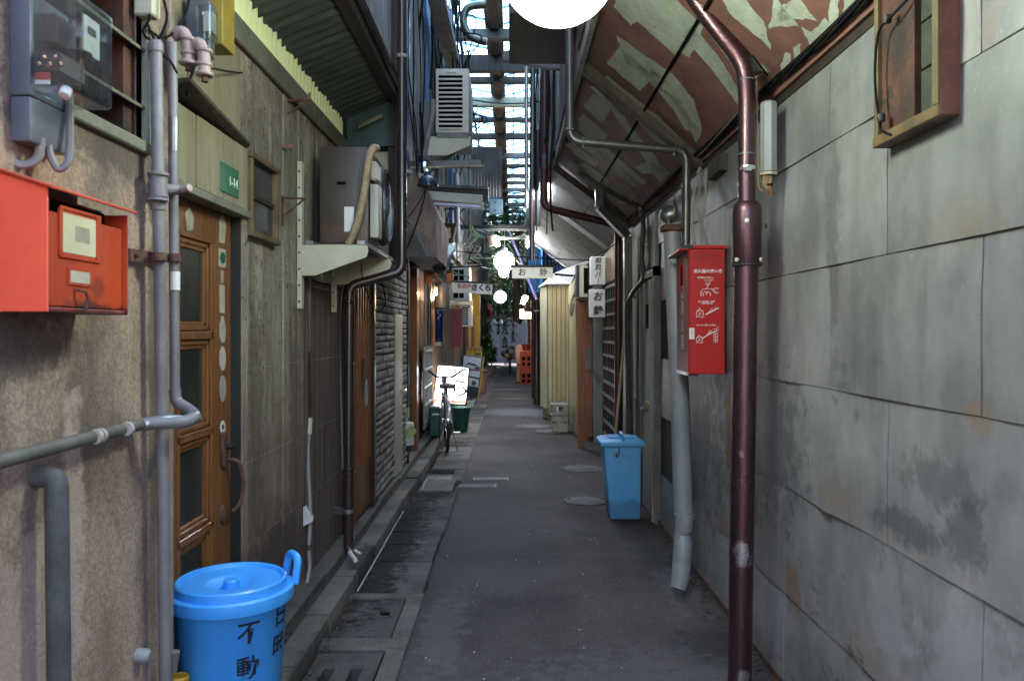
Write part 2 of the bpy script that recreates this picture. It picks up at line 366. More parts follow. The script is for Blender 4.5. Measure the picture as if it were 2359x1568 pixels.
M['glassdk'] = mat('dusty dark glass', (.014,.020,.018), (.030,.034,.028), .16, scale=6, bump=.06, fine=30, spec=.8, rnd=0, spots=((.07,.075,.06), 14, .58))
# hammered copper brown paint of the big pipe
hp = mat('hammered copper brown paint', (.095,.045,.055), (.070,.034,.042), .30, .8, scale=7, bump=.0, rnd=0); M['hammer'] = hp
def _hammer(m):
    N = m.node_tree.nodes; L = m.node_tree.links; p = N['Principled BSDF']
    g = N.new('ShaderNodeNewGeometry'); v = N.new('ShaderNodeTexVoronoi'); v.inputs['Scale'].default_value = 260; v.feature = 'SMOOTH_F1'
    L.new(g.outputs['Position'], v.inputs['Vector'])
    b = N.new('ShaderNodeBump'); b.inputs['Strength'].default_value = .55; b.inputs['Distance'].default_value = .002
    L.new(v.outputs['Distance'], b.inputs['Height']); L.new(b.outputs[0], p.inputs['Normal'])
    p.inputs['Coat Weight'].default_value = .2
_hammer(hp)
# zinc panels: mottled bands, black scuffs and rust collected above each horizontal seam
def zinc():
    m = mat('weathered zinc sheet', (.31,.30,.305), (.165,.16,.165), .50, .25, scale=2.6, stretch=(1,1,.75), bump=.12, fine=22, rnd=.16, streak=((.12,.115,.12), .28), contrast=.2, spec=.4, spots=((.15,.15,.155), 5, .66))
    N = m.node_tree.nodes; L = m.node_tree.links; p = N['Principled BSDF']
    src = p.inputs['Base Color'].links[0].from_socket
    g = N.new('ShaderNodeNewGeometry'); s_ = N.new('ShaderNodeSeparateXYZ'); L.new(g.outputs['Position'], s_.inputs[0])
    def M_(op, a, b=None, c=None):
        n = N.new('ShaderNodeMath'); n.operation = op
        for i, q in enumerate((a, b, c)):
            if q is None: continue
            if hasattr(q, 'links'): L.new(q, n.inputs[i])
            else: n.inputs[i].default_value = q
        return n.outputs[0]
    def nz(sc_, st, det=6):
        mp = N.new('ShaderNodeMapping'); mp.inputs['Scale'].default_value = st; L.new(g.outputs['Position'], mp.inputs[0])
        n = N.new('ShaderNodeTexNoise'); n.inputs['Scale'].default_value = sc_; n.inputs['Detail'].default_value = det; n.inputs['Roughness'].default_value = .7
        L.new(mp.outputs[0], n.inputs['Vector']); return n.outputs['Fac']
    def step(x, a, b):
        r = N.new('ShaderNodeMapRange'); r.interpolation_type = 'SMOOTHSTEP'; r.inputs[1].default_value = a; r.inputs[2].default_value = b; L.new(x, r.inputs[0]); return r.outputs[0]
    def mix(f, a, b):
        x = N.new('ShaderNodeMix'); x.data_type = 'RGBA'; L.new(f, x.inputs[0]); L.new(a, x.inputs[6]); x.inputs[7].default_value = (*b, 1); return x.outputs[2]
    fz = M_('FRACT', M_('DIVIDE', M_('SUBTRACT', s_.outputs[2], .408), .442))
    low = step(fz, .40, .0)
    rust = M_('MULTIPLY', M_('MULTIPLY', low, step(nz(3.1, (1,1,.25)), .50, .66)), .65)
    c = mix(rust, src, (.28,.15,.08))
    # scuffed blackened areas low on the wall
    zz = M_('MULTIPLY', step(s_.outputs[2], 1.7, 1.0), step(nz(2.3, (1,1,1.3), 3), .52, .64))
    sc2 = M_('MULTIPLY', zz, step(nz(16, (1,.6,1.6), 8), .46, .60))
    c = mix(M_('MULTIPLY', sc2, .75), c, (.045,.048,.05))
    pale = M_('MULTIPLY', step(nz(38, (1,1,1)), .62, .70), .35)
    c = mix(pale, c, (.46,.47,.46))
    L.new(c, p.inputs['Base Color'])
    return m
M['zinc'] = zinc()
def masks(m, lst):
    N = m.node_tree.nodes; L = m.node_tree.links; p = N['Principled BSDF']
    src = p.inputs['Base Color'].links[0].from_socket
    g = N.new('ShaderNodeNewGeometry')
    nz = N.new('ShaderNodeTexNoise'); nz.inputs['Scale'].default_value = 13; nz.inputs['Detail'].default_value = 7; nz.inputs['Roughness'].default_value = .7; L.new(g.outputs['Position'], nz.inputs['Vector'])
    for c_, r_, col, amt in lst:
        s_ = N.new('ShaderNodeVectorMath'); s_.operation = 'SUBTRACT'; s_.inputs[1].default_value = c_; L.new(g.outputs['Position'], s_.inputs[0])
        d_ = N.new('ShaderNodeVectorMath'); d_.operation = 'DIVIDE'; d_.inputs[1].default_value = r_; L.new(s_.outputs[0], d_.inputs[0])
        l_ = N.new('ShaderNodeVectorMath'); l_.operation = 'LENGTH'; L.new(d_.outputs[0], l_.inputs[0])
        a_ = N.new('ShaderNodeMath'); a_.operation = 'MULTIPLY_ADD'; a_.inputs[1].default_value = 3.0; L.new(nz.outputs['Fac'], a_.inputs[0]); L.new(l_.outputs['Value'], a_.inputs[2])
        k_ = N.new('ShaderNodeMapRange'); k_.interpolation_type = 'SMOOTHSTEP'; k_.inputs[1].default_value = 2.65; k_.inputs[2].default_value = 2.05; k_.inputs[4].default_value = amt; L.new(a_.outputs[0], k_.inputs[0])
        x = N.new('ShaderNodeMix'); x.data_type = 'RGBA'; L.new(k_.outputs[0], x.inputs[0]); L.new(src, x.inputs[6]); x.inputs[7].default_value = (*col, 1); src = x.outputs[2]
    L.new(src, p.inputs['Base Color'])
B9 = 9.0
masks(M['asphalt'], [((.95,3.68,0),(.24,.26,B9),(.022,.020,.020),.8), ((1.0,5.15,0),(.20,.50,B9),(.026,.023,.023),.75), ((.1,14.4,0),(.75,.8,B9),(.22,.21,.22),.55), ((.35,12.3,0),(.3,.25,B9),(.2,.19,.19),.6),  # the broad pale patch paints skylight falling on the floor mid alley
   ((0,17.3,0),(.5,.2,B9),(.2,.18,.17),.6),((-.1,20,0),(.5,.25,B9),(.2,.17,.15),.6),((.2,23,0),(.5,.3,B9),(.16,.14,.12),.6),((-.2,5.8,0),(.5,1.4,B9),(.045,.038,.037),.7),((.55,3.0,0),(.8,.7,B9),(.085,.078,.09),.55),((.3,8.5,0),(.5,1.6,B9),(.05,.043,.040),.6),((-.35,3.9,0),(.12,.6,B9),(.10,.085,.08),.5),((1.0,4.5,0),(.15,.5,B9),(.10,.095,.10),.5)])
masks(M['concrete'], [((-.88,5.6,0),(.24,1.9,B9),(.012,.010,.009),.9), ((-.86,4.5,0),(.22,.3,B9),(.016,.014,.012),.8), ((-.75,7.3,0),(.2,.5,B9),(.008,.007,.006),.9), ((-.72,10,0),(.2,.7,B9),(.014,.012,.011),.8)])
masks(M['kerb'], [((-.9,4.9,0),(.1,.35,B9),(.018,.016,.014),.9), ((-.97,7.5,0),(.1,.5,B9),(.02,.017,.015),.8), ((-.9,3.4,0),(.04,.5,B9),(.03,.026,.022),.8)])
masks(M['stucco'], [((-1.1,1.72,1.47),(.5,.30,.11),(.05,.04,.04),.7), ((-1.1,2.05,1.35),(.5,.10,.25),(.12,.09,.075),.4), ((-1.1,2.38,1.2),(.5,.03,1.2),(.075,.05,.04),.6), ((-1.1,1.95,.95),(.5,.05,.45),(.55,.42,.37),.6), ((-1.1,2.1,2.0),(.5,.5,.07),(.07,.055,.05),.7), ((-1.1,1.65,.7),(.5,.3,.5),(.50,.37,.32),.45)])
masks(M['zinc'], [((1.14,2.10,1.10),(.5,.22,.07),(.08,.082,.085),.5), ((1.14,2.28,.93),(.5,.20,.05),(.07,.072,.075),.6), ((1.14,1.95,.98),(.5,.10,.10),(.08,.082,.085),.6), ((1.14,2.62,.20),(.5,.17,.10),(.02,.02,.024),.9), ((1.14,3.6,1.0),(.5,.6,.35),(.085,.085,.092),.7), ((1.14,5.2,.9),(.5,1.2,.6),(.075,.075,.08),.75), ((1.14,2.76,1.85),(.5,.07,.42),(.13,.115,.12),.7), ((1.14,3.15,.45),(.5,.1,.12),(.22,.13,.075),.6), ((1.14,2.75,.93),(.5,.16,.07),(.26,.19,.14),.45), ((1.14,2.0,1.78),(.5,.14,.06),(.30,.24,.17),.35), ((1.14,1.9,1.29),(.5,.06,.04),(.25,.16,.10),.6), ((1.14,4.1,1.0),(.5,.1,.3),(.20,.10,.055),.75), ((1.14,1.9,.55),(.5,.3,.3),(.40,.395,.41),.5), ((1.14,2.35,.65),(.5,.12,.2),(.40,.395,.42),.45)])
masks(M['board'], [((-1.17,3.9,.35),(.3,.6,.25),(.045,.028,.022),.85), ((-1.17,3.55,1.1),(.3,.12,.7),(.075,.045,.034),.6), ((-1.17,4.2,.9),(.3,.1,.8),(.08,.05,.04),.6), ((-1.17,3.5,2.35),(.3,.3,.3),(.07,.06,.045),.5), ((-1.17,4.0,2.3),(.3,.25,.4),(.10,.09,.065),.5)])
masks(M['mail'], [((-.97,1.80,1.535),(.3,.3,.035),(.05,.012,.008),.9), ((-.97,1.84,1.60),(.3,.05,.03),(.12,.02,.012),.6)])
masks(M['siding'], [((.8,12,.1),(1,3,.25),(.13,.11,.07),.7)])
masks(M['bluebin2'], [((.9,6.1,.05),(1,1,.12),(.05,.14,.24),.7)])
masks(M['brownbox'], [((-.95,4.40,2.05),(.2,.2,.06),(.11,.06,.04),.5)])
masks(M['hammer'], [((.932,3.155,.60),(.030,.03,.055),(.35,.33,.36),.8), ((.94,3.155,.10),(.030,.03,.04),(.35,.34,.36),.8), ((.93,3.16,1.0),(.012,.03,.02),(.28,.2,.2),.6)])
def rim_glow(m, col, s_):
    N = m.node_tree.nodes; L = m.node_tree.links; p = N['Principled BSDF']; c0 = p.inputs['Emission Strength'].default_value
    lw = N.new('ShaderNodeLayerWeight'); lw.inputs[0].default_value = .5
    r_ = N.new('ShaderNodeMapRange'); r_.interpolation_type = 'SMOOTHSTEP'; r_.inputs[1].default_value = .72; r_.inputs[2].default_value = .99; r_.inputs[3].default_value = c0; r_.inputs[4].default_value = s_
    L.new(lw.outputs[1], r_.inputs[0]); L.new(r_.outputs[0], p.inputs['Emission Strength'])
rim_glow(M['glow'], None, .06); rim_glow(M['glow_far'], None, .08)
def cube_mesh(name, m, bevel=.02):
    return mesh(name, MB().box(-.5,.5,-.5,.5,-.5,.5), m, bevel=bevel)
# ================================================================== GROUND
g = MB().box(-40, 40, -30, 90, -.35, -.06); part('ground', g, M['ground'], kind='structure')
rows = []
for j in range(0, 110):
    y = -1.5 + j*.38
    rows.append([(x, y, .006*mnoise.noise(V((x*1.1, y*.8, 3)))) for x in [-.5+1.75*i/12 for i in range(13)]])
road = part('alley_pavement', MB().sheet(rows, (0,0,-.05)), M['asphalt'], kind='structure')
front = part('street_pavement', MB().box(-14, 14, -16, -1.5, -.06, -.012), M['asphalt'], kind='structure')
plot = part('house_plot', MB().box(-8, -1.2, -1.5, 42, -.07, .0).box(1.25, 8, -1.5, 42, -.07, -.002), M['ground'], kind='structure')
back = part('back_lane', MB().box(-8, 8, 34, 60, -.05, .012), M['block'], kind='structure')
# gutter strip: bed, covers and kerb stones
gut = bpy.data.objects.new('gutter', None); COL.objects.link(gut); gut['kind'] = 'structure'; gut.location = (-.7, 3, 0)
part('gutter_bed', MB().box(-.94, -.498, -1.5, 34, -.09, -.05), M['mortar'], gut)
def slab(x0, x1, y0, y1, z=.0, m='concrete', nm='cover_slab', h=.05, b=.008):
    return part(nm, MB().box(x0, x1, y0+.006, y1-.006, z-h, z+random.uniform(-.004,.004)), M[m], gut, bevel=b)
# slotted cover in the foreground: built round its two slots
s0 = MB()
for x0, x1 in ((-.90,-.835),(-.785,-.715),(-.665,-.60)): s0.box(x0, x1, 2.72, 3.63, -.05, .0)
for x0, x1 in ((-.835,-.785),(-.715,-.665)): s0.box(x0, x1, 2.72, 3.23, -.05, .0).box(x0, x1, 3.46, 3.63, -.05, .0)
part('cover_slab', s0, M['concrete'], gut, label='concrete gutter cover with two slots')
for y0, y1 in ((2.70,3.66),(3.72,4.40)):
    f_ = MB().box(-.585, -.50, y0, y1, -.05, .004).box(-.90, -.585, y1-.075 if y0 > 3 else y1-.0, y1+.05, -.05, .004) if False else MB().box(-.592, -.50, y0, y1, -.05, .004)
    part('frame_stone', f_, M['kerb'], gut, bevel=.006)
part('frame_stone', MB().box(-.93, -.50, 3.665, 3.80, -.05, .005), M['kerb'], gut, bevel=.008)
lid = part('cover_slab', MB().box(-.90, -.60, 3.81, 4.36, -.05, -.004), M['concrete'], gut, bevel=.006)
part('lifting_slot', MB().box(-.70,-.65, 4.12,4.15, -.01, .0015), M['void'], lid)
part('frame_stone', MB().box(-.93, -.50, 4.37, 4.45, -.05, .003), M['kerb'], gut, bevel=.006)
y = 4.46
for k, L_ in enumerate([.62,.40,.34,.38,.44,.62]):
    slab(-.90, -.505-.03*random.random(), y, y+L_, 0); y += L_
part('frame_stone', MB().box(-.88, -.56, y, y+.55, -.05, .012), M['kerb'], gut, bevel=.008); y += .57
pit_y = y
slab(-.62, -.50, y, y+.62, 0); part('gutter_channel', MB().box(-.92,-.62,y,y+.62,-.09,-.045), M['wetstone'], gut); y += .63
while y < 30:
    L_ = random.choice((.42,.55,.6)); slab(-.88, -.5, y, y+L_, 0, m=random.choice(('concrete','concrete','kerb'))); y += L_
slab(-.9,-.5,-1.5,.2); slab(-.9,-.5,.2,1.0); slab(-.9,-.5,1.0,1.8); slab(-.9,-.5,1.8,2.7)
y = -1.5
while y < 30:
    L_ = .60; x1 = -.905 - random.uniform(0, .012)
    part('kerb_stone', MB().box(-1.035, x1, y+.004, y+L_-.004, -.06, .085+random.uniform(-.008,.006)), M['kerb'], gut, bevel=.012, segs=2)
    y += L_
part('kerb_bed', MB().box(-1.12, -1.035, -1.5, 34, -.06, .055), M['mortar'], gut)
y = 2.6
while y < 16:
    L_ = random.uniform(.8, 1.1)
    part('sill_stone', MB().box(-1.25, -1.075+random.uniform(-.01,.006), y, y+L_-.008, -.06, .105+random.uniform(-.006,.006)), M['kerb'], gut, bevel=.01); y += L_
# wet film in the gutter (dark glossy water with an uneven edge)
def blob(name, pts, z, m, label=None, rr=.03, kind='structure'):
    o = []
    n = len(pts)
    for i in range(n):
        a = V((*pts[i], z)); b = V((*pts[(i+1)%n], z))
        for k in range(6):
            q = a.lerp(b, k/6); o.append(q + V((mnoise.noise(q*7), mnoise.noise(q*7+V((5,5,5))), 0))*rr)
    me = MB(); me.v = [p for p in o]; me.f = [tuple(range(len(o)))]
    ob = part(name, me, m, kind=kind); return ob
wm = mat('wet dark film', (.005,.005,.004), (.008,.007,.006), .55, scale=5, bump=0, rnd=0, spec=.25); M['wet'] = wm
cr = mat('asphalt crack fill', (.018,.016,.015), rough=.9, bump=.2, rnd=0)
for (a, b) in (((-.50,4.5),(-.49,7.6)),):
    pts = [V((-.495+.02*mnoise.noise(V((0,yy*3,0))), yy, .004)) for yy in [3.0+i*.12 for i in range(60)]]
    mb = MB()
    for i in range(len(pts)-1):
        w_ = .004+.014*max(0, mnoise.noise(pts[i]*4)); n_ = len(mb.v)
        mb.v += [pts[i]+V((-w_,0,0)), pts[i]+V((w_,0,0)), pts[i+1]+V((w_,0,0)), pts[i+1]+V((-w_,0,0))]; mb.f.append((n_,n_+1,n_+2,n_+3))
    part('pavement_crack', mb, cr, kind='structure')
XR_ = 1.145
# white pvc strip lying along the kerb foot
solo('plastic_strip', MB().tube([(-.885,4.45,.012),(-.888,5.2,.014),(-.895,5.9,.012),(-.893,6.4,.016)], .006, 6), M['wirewhite'], 'thin white plastic strip lying in the wet gutter along the kerb', 'strip')
solo('bent_strip', MB().tube([(-.85,7.3,.0),(-.83,7.5,.06),(-.80,7.75,.05),(-.75,7.7,.01)], .007, 6), M['wirewhite'], 'bent white strip poking out of the open gutter channel', 'strip')
# manholes and small covers
M['lidiron'] = mat('worn iron', (.085,.078,.074), (.05,.046,.043), .7, scale=9, bump=.5)
def manhole(px, py, r, label, ring=1.25):
    c = PG(px, py); c.z = .004
    t = thing('manhole_cover', label, 'manhole', c, 'round covers in the alley floor')
    part('concrete_ring', MB().lathe([(r*ring,-.03),(r*ring,.004),(r*ring-.01,.008),(r+.008,.008),(r+.006,-.01)], c, 36), M['kerb'], t)
    mb = MB().lathe([(r,-.02),(r,.004),(r-.012,.007),(0.001,.007)], c, 36)
    lidm = part('lid', mb, M['lidiron'], t)
    ri = MB()
    for k in range(-3, 4):
        ri.box(c.x+k*r*.25-.012, c.x+k*r*.25+.012, c.y-r*.6, c.y+r*.6, c.z+.006, c.z+.010)
    part('tread_pattern', ri, M['lidiron'], lidm, kind='stuff')
manhole(1350, 1153, .155, 'nearest round iron manhole cover beside the square sky blue bin')
manhole(1345, 1079, .20, 'round cover just behind the square sky blue bin', 1.2)
manhole(1270, 994, .20, 'farthest round cover in front of the stacked grey boxes', 1.2)
for (px, py, w_, lb) in ((1131,1103,.36,'narrow iron cover plate, the farther of the two thin plates'),(1101,1119,.36,'narrow iron cover plate, the nearer of the two thin plates')):
    c = PG(px, py); c.z = .006
    t = thing('meter_cover', lb, 'cover', c, 'thin iron plates in the asphalt')
    part('rim', MB().box(c.x-w_/2, c.x+w_/2, c.y-.07, c.y+.07, -.01, .007), M['beam'], t, bevel=.004)
    mb = MB()
    for k in range(14): mb.box(c.x-w_/2+.02+k*.0235, c.x-w_/2+.034+k*.0235, c.y-.05, c.y+.05, .006, .011)
    part('ribs', mb, M['concrete'], t, kind='stuff')
dbr = MB()
for k in range(900):
    e_ = random.random()
    if e_ < .55: x, y = XR_ - abs(random.gauss(0,.05))-.015, random.uniform(2.6,8)
    elif e_ < .8: x, y = -.90+abs(random.gauss(0,.03)), random.uniform(2.8,9)
    else: x, y = -1.06+random.gauss(0,.02), random.uniform(2.8,8)
    s_ = random.uniform(.003,.010); z_ = .007 if e_ < .8 else .06
    dbr.obox((x,y,z_+s_*.3), (s_*random.uniform(1,3),s_,s_*.6), Matrix.Rotation(random.random()*3,4,'Z'))
part('dirt_crumbs', dbr, mat('dirt crumbs', (.10,.07,.05), (.03,.022,.018), .9, scale=40, bump=.3), kind='stuff')
lit = MB()
for k in range(60):
    x, y = random.uniform(-.45,1.1), random.uniform(2.8,12); s_ = random.uniform(.002,.006)
    lit.obox((x,y,.009), (s_*2,s_,.002), Matrix.Rotation(random.random()*3,4,'Z'))
part('litter', lit, M['ivory'], kind='stuff')
# ================================================================== RIGHT: HOUSE CLAD IN GREY METAL SHEET
XR = 1.145
rh = thing('metal_clad_house', 'long house wall clad in weathered grey metal sheets along the right of the alley', 'house', (XR,3,0))
part('wall', MB().box(XR+.012, XR+2.6, -.6, 9.35, -.05, 2.5).box(XR+.012, XR+2.6, -.6, 9.35, 2.5, 5.2), M['mortar'], rh)
pan = []
for v_ in range(5):
    rows = []
    bul = .004+.004*v_*.5
    for j in range(8):
        zz = j/7
        row = []
        for i in range(13):
            yy = i/12
            e = min(yy, 1-yy, zz, 1-zz)
            off = -.5*bul*mnoise.noise(V((yy*3+v_*9, zz*2.4, v_))) - .003*math.sin(math.pi*zz) - .003*math.sin(math.pi*yy)
            if v_ == 4: off -= .014*math.exp(-((yy-.5)**2*400+(zz-.05)**2*12))+.008*math.exp(-((yy-.7)**2*30+(zz-.3)**2*20))
            row.append((off-.004+.006*(zz), yy*.893-.4465, zz*.440-.22))
        rows.append(row)
    rows = [[(.010, r[0][1], r[0][2])]+r+[(.010, r[-1][1], r[-1][2])] for r in rows]
    rows = [[(.010, p[1], p[2]) for p in rows[0]]] + rows
    pan.append(mesh('sheet_panel', MB().sheet(rows), M['zinc'], smooth=50))
for r_ in range(-1, 5):
    z0 = .408+.442*r_
    off = .09 if r_ in (0, 2, 4) else .563
    k0 = -1
    for k in range(k0, 10):
        y0 = off+.9*k; y1 = y0+.9
        if y0 < -.7 or y0 > 8.8 or (5.95 < (y0+y1)/2 < 6.2 and 0): continue
        if y1 > 6.05 and y0 < 6.7 and r_ < 4: continue
        hz = .442 if r_ < 4 else .325
        v_ = 4 if (r_ == 1 and 2 <= k <= 2) else random.choice((0,1,2,3))
        piece('wall_panel', pan[v_], rh, (XR, (y0+y1)/2, z0+hz/2-.001), (1, 1 if v_ == 4 or random.random() < .5 else -1, hz/.442))
part('base_strip', MB().box(XR-.012, XR+.03, -.6, 9.3, -.03, .035), M['rust'], rh)
part('eaves_board', MB().box(XR-.022, XR+.03, -.6, 7.3, 2.50, 2.56), M['poster_red'], rh)
part('eaves_board', MB().box(XR-.008, XR+.03, -.6, 7.3, 2.463, 2.497), M['dkwood'], rh)
# grey side door and service panels further along
dr = part('side_door', MB().box(XR-.03, XR+.01, 6.10, 6.66, .02, 1.92), M['zinc_g'], rh, bevel=.004)
part('handle', MB().box(XR-.075, XR-.03, 6.38, 6.46, .83, .87), M['chrome'], dr, bevel=.01)
part('letter_slot', MB().box(XR-.036, XR-.029, 6.2, 6.45, 1.52, 1.72), M['void'], dr)
part('door_bar', MB().box(XR-.055, XR-.03, 6.15, 6.2, 1.45, 1.90), M['duct'], dr)
part('door_frame', MB().box(XR-.045, XR+.01, 6.03, 6.09, 0, 1.99).box(XR-.045, XR+.01, 6.67, 6.73, 0, 1.99).box(XR-.045, XR+.01, 6.03, 6.73, 1.93, 1.99), M['beam'], rh)
for (y0, y1, z0, z1) in ((6.74,7.35,0,.9),(6.74,7.35,.91,1.8),(7.36,7.9,0,1.2),(7.36,7.9,1.21,2.3),(6.1,6.7,2.0,2.45),(6.74,7.35,1.81,2.45)):
    part('service_panel', MB().box(XR-.02, XR+.01, y0, y1, z0+.01, z1), M['zinc_g'], rh, bevel=.004)
# box window frame high on the wall
M['trim_dk'] = mat('dark grey green plank', (.05,.055,.04), (.02,.022,.016), .9, scale=9, bump=.5)
wt = thing('box_window', 'yellowed wooden box window frame high on the grey sheet wall', 'window', (XR,2.25,2.1))
y0, y1, z0, z1 = 1.98, 2.345, 2.05, 2.62
for nm, b_, m_ in (('side_board', (XR-.055, XR+.02, y0, y0+.032, z0, z1), 'frame_red'), ('side_board', (XR-.055, XR+.02, y1-.022, y1, z0, z1), 'frame_wood'),
                   ('sill', (XR-.06, XR+.02, y0+.002, y1-.002, z0-.002, z0+.03), 'frame_wood'), ('head', (XR-.055, XR+.02, y0, y1, z1, z1+.03), 'frame_wood')):
    part(nm, MB().box(*b_), M[m_], wt, bevel=.003)
part('edge_strip', MB().box(XR-.060, XR-.054, y0+.001, y0+.03, z0+.031, z1), M['frame_wood'], wt)
part('recess', MB().box(XR-.010, XR-.006, y0+.03, y1-.02, z0+.03, z1), M['void'], wt)  # flat black sheet painting the shade of a deep opening
part('inner_board', MB().box(XR-.040, XR-.012, y1-.21, y1-.023, z0+.031, z1-.002), M['shadewood'], wt)
for k in range(3): part('plank', MB().box(XR-.024, XR-.012, y0+.033, y1-.215, z0+.035+k*.13, z0+.158+k*.13), M['trim_dk'], wt)
# ================================================================== PAINTED CANOPIES OVER THE RIGHT WALL
CO, CI = V((1.135,0,2.53)), V((.43,0,3.10))      # wall edge, inner edge
cn = (CI-CO).cross(V((0,1,0))).normalized();  cn = cn if cn.z < 0 else -cn
def PC(x, y, lift=.002):
    d_ = V(((x-1180)/K, 1, -(y-762)/K)); o = V((0,0,1.5))
    t = (CO-o).dot(cn)/d_.dot(cn); return o+d_*t+cn*lift
cg = thing('painted_canopy', 'sloping canopy of red boards with cut up white lettering over the grey wall', 'canopy', (.8,4,2.8))
def canopy_sheet(y0, y1, m, cg, nm='board', split=.5, o=CO, i=CI):
    mid = o.lerp(i, split)
    for a, b in ((o, mid), (mid, i)):
        a2 = a + (b-a).normalized()*.004; b2 = b-(b-a).normalized()*.004
        part(nm, MB().sheet([[(a2.x,y0,a2.z),(b2.x,y0,b2.z)],[(a2.x,y1,a2.z),(b2.x,y1,b2.z)]], -cn*.012), M[m], cg)
canopy_sheet(.6, 4.60, 'poster_red', cg); canopy_sheet(4.76, 7.35, 'poster_red', cg)
r1 = V((1.15,4.66,2.50)); r2 = V((.43,4.66,3.09))
part('rafter', MB().bar(r1, r2, .10, .07, up=(0,0,1)), M['dkwood'], cg)
part('seam_strip', MB().bar((.782,.6,2.806),(.782,7.35,2.806), .008, .014), M['void'], cg)
part('rafter', MB().bar((1.14,7.4,2.5),(.36,7.4,3.08), .07, .06), M['dkwood'], cg)
part('edge_board', MB().box(.395,.425,2.5,7.4,3.05,3.30), M['upper_white'], cg)
# printed white shapes, traced on the boards
shapes = [
 [(1415,15),(1455,60),(1468,48),(1560,130),(1570,120),(1590,133),(1620,60),(1560,0),(1440,-60)],
 [(1420,80),(1440,140),(1500,190),(1560,240),(1590,300),(1605,330),(1618,300),(1600,230),(1550,170),(1490,130)],
 [(1398,145),(1430,105),(1505,175),(1475,210)],
 [(1385,185),(1400,175),(1520,270),(1580,330),(1598,345),(1560,345),(1510,325),(1455,265)],
 [(1590,55),(1650,120),(1700,200),(1718,260),(1700,240),(1640,160),(1600,115),(1575,95)],
 [(1650,70),(1720,120),(1775,165),(1720,165),(1690,150),(1660,110)],
 [(1640,-40),(1720,0),(1760,50),(1778,115),(1730,70),(1690,40)],
 [(1500,150),(1560,215),(1600,300),(1580,300),(1550,250),(1500,190)],
 [(1780,-20),(1800,10),(1840,60),(1790,62),(1770,66),(1780,40)],
 [(1786,55),(1800,14),(1838,-10),(1880,48),(1830,44)],
 [(1845,60),(1870,75),(1900,40),(1915,60),(1870,112),(1862,90)],
 [(1945,-10),(1985,-20),(1960,70),(1935,45),(1950,15)],[(1908,25),(1925,-30),(1935,-30),(1930,50),(1912,60)],
 [(1800,150),(1812,120),(1822,125),(1815,185),(1802,190)],[(1830,110),(1845,100),(1845,165),(1830,175)],
 [(1345,245),(1368,215),(1412,245),(1388,285)],[(1358,200),(1372,200),(1440,270),(1470,330),(1440,300),(1400,240)],
 [(1420,262),(1460,300),(1505,350),(1530,395),(1528,412),(1500,385),(1470,345)],
 [(1335,270),(1345,262),(1400,310),(1395,330),(1370,335),(1335,300)],[(1365,330),(1380,322),(1450,385),(1490,420),(1480,425),(1400,360)],
 [(1462,385),(1500,368),(1530,385),(1545,400),(1522,420),(1505,400),(1480,400)],[(1300,330),(1320,330),(1380,370),(1370,385),(1330,360)],
 [(1318,300),(1340,312),(1420,375),(1470,430),(1455,430),(1400,385),(1330,330)],[(1330,380),(1350,375),(1420,430),(1450,470),(1430,468),(1380,420)],
]
for s_ in shapes:
    pts = [PC(x, y) for x, y in s_]
    if min(p.y for p in pts) < .6 : pts = [V((p.x, max(p.y,.62), p.z)) for p in pts]
    q_ = []
    for i in range(len(pts)):
        a_, b_ = pts[i], pts[(i+1)%len(pts)]; m_ = max(2, int((b_-a_).length/.018))
        for j in range(m_):
            p_ = a_.lerp(b_, j/m_); w_ = mnoise.noise(p_*26)*.010+mnoise.noise(p_*70)*.005
            q_.append(p_ + V((0,w_,0)) + (CI-CO).normalized()*mnoise.noise(p_*30+V((9,9,9)))*.009)
    pts = q_
    mb = MB(); mb.v = pts; mb.f = [tuple(range(len(pts)))]
    part('white_letter_patch', mb, M['poster_white'], cg)
# grey soffit canopy beyond
c2 = thing('grey_canopy', 'grimy grey sheet canopy lit by two fluorescent lamps beyond the painted boards', 'canopy', (.7,9,2.6))
so_, si_ = V((1.13,0,2.49)), V((.33,0,3.07))
for k, (y0, y1) in enumerate(((7.45,9.2),(9.22,11.1),(11.12,13.6))):
    mid = so_.lerp(si_, .45)
    for a, b in ((so_, mid), (mid, si_)):
        u = (b-a).normalized()*.004
        part('soffit_board', MB().sheet([[(a+u)+V((0,y0,0)), (b-u)+V((0,y0,0))],[(a+u)+V((0,y1,0)),(b-u)+V((0,y1,0))]], (0,0,.012)), M['soffit'], c2)
part('edge_beam', MB().box(.29,.322,7.45,13.6,3.05,3.20), M['beam'], c2)
part('end_board', MB().prism([so_+V((0,13.61,-.02)), si_+V((0,13.61,-.03)), si_+V((0,13.61,.08)), so_+V((0,13.61,.1))], (0,.03,0)), M['roofgrey'], c2)
part('cross_beam', MB().bar((1.12,9.1,2.45),(.33,9.1,3.03), .05,.05), M['soffit'], c2)
# ================================================================== UPPER RIGHT WALL
ur = thing('upper_storey', 'dark board upper storey above the canopies on the right', 'house', (.5,8,3.2))
part('wall', MB().box(.44, 3.6, 2.0, 15.5, 3.13, 5.9), M['dkwood'], ur)
y = 3.0; k = 0
while y < 15:
    w_ = random.uniform(.18, .5); mm = random.choice(('dkwood','dkwood','beam','dkwood','blue_sheet','upper_white'))
    if y < 6: mm = random.choice(('dkwood','beam','dkwood'))
    part('wall_board', MB().box(.405-random.uniform(0,.03), .438, y, y+w_-.012, 3.14, 5.8), M[mm], ur); y += w_
part('ledge', MB().box(-.02,.40, 4.7,5.6, 3.42,3.62), M['dkwood'], ur)
solo('wall_bracket', MB().prism([P(1158,118,6.2),P(1315,112,6.2),P(1315,160,6.2),P(1270,158,6.2),P(1160,138,6.2)], (0,.05,0)), M['beam'], 'dark flat triangular bracket jutting from the upper right wall', 'bracket')
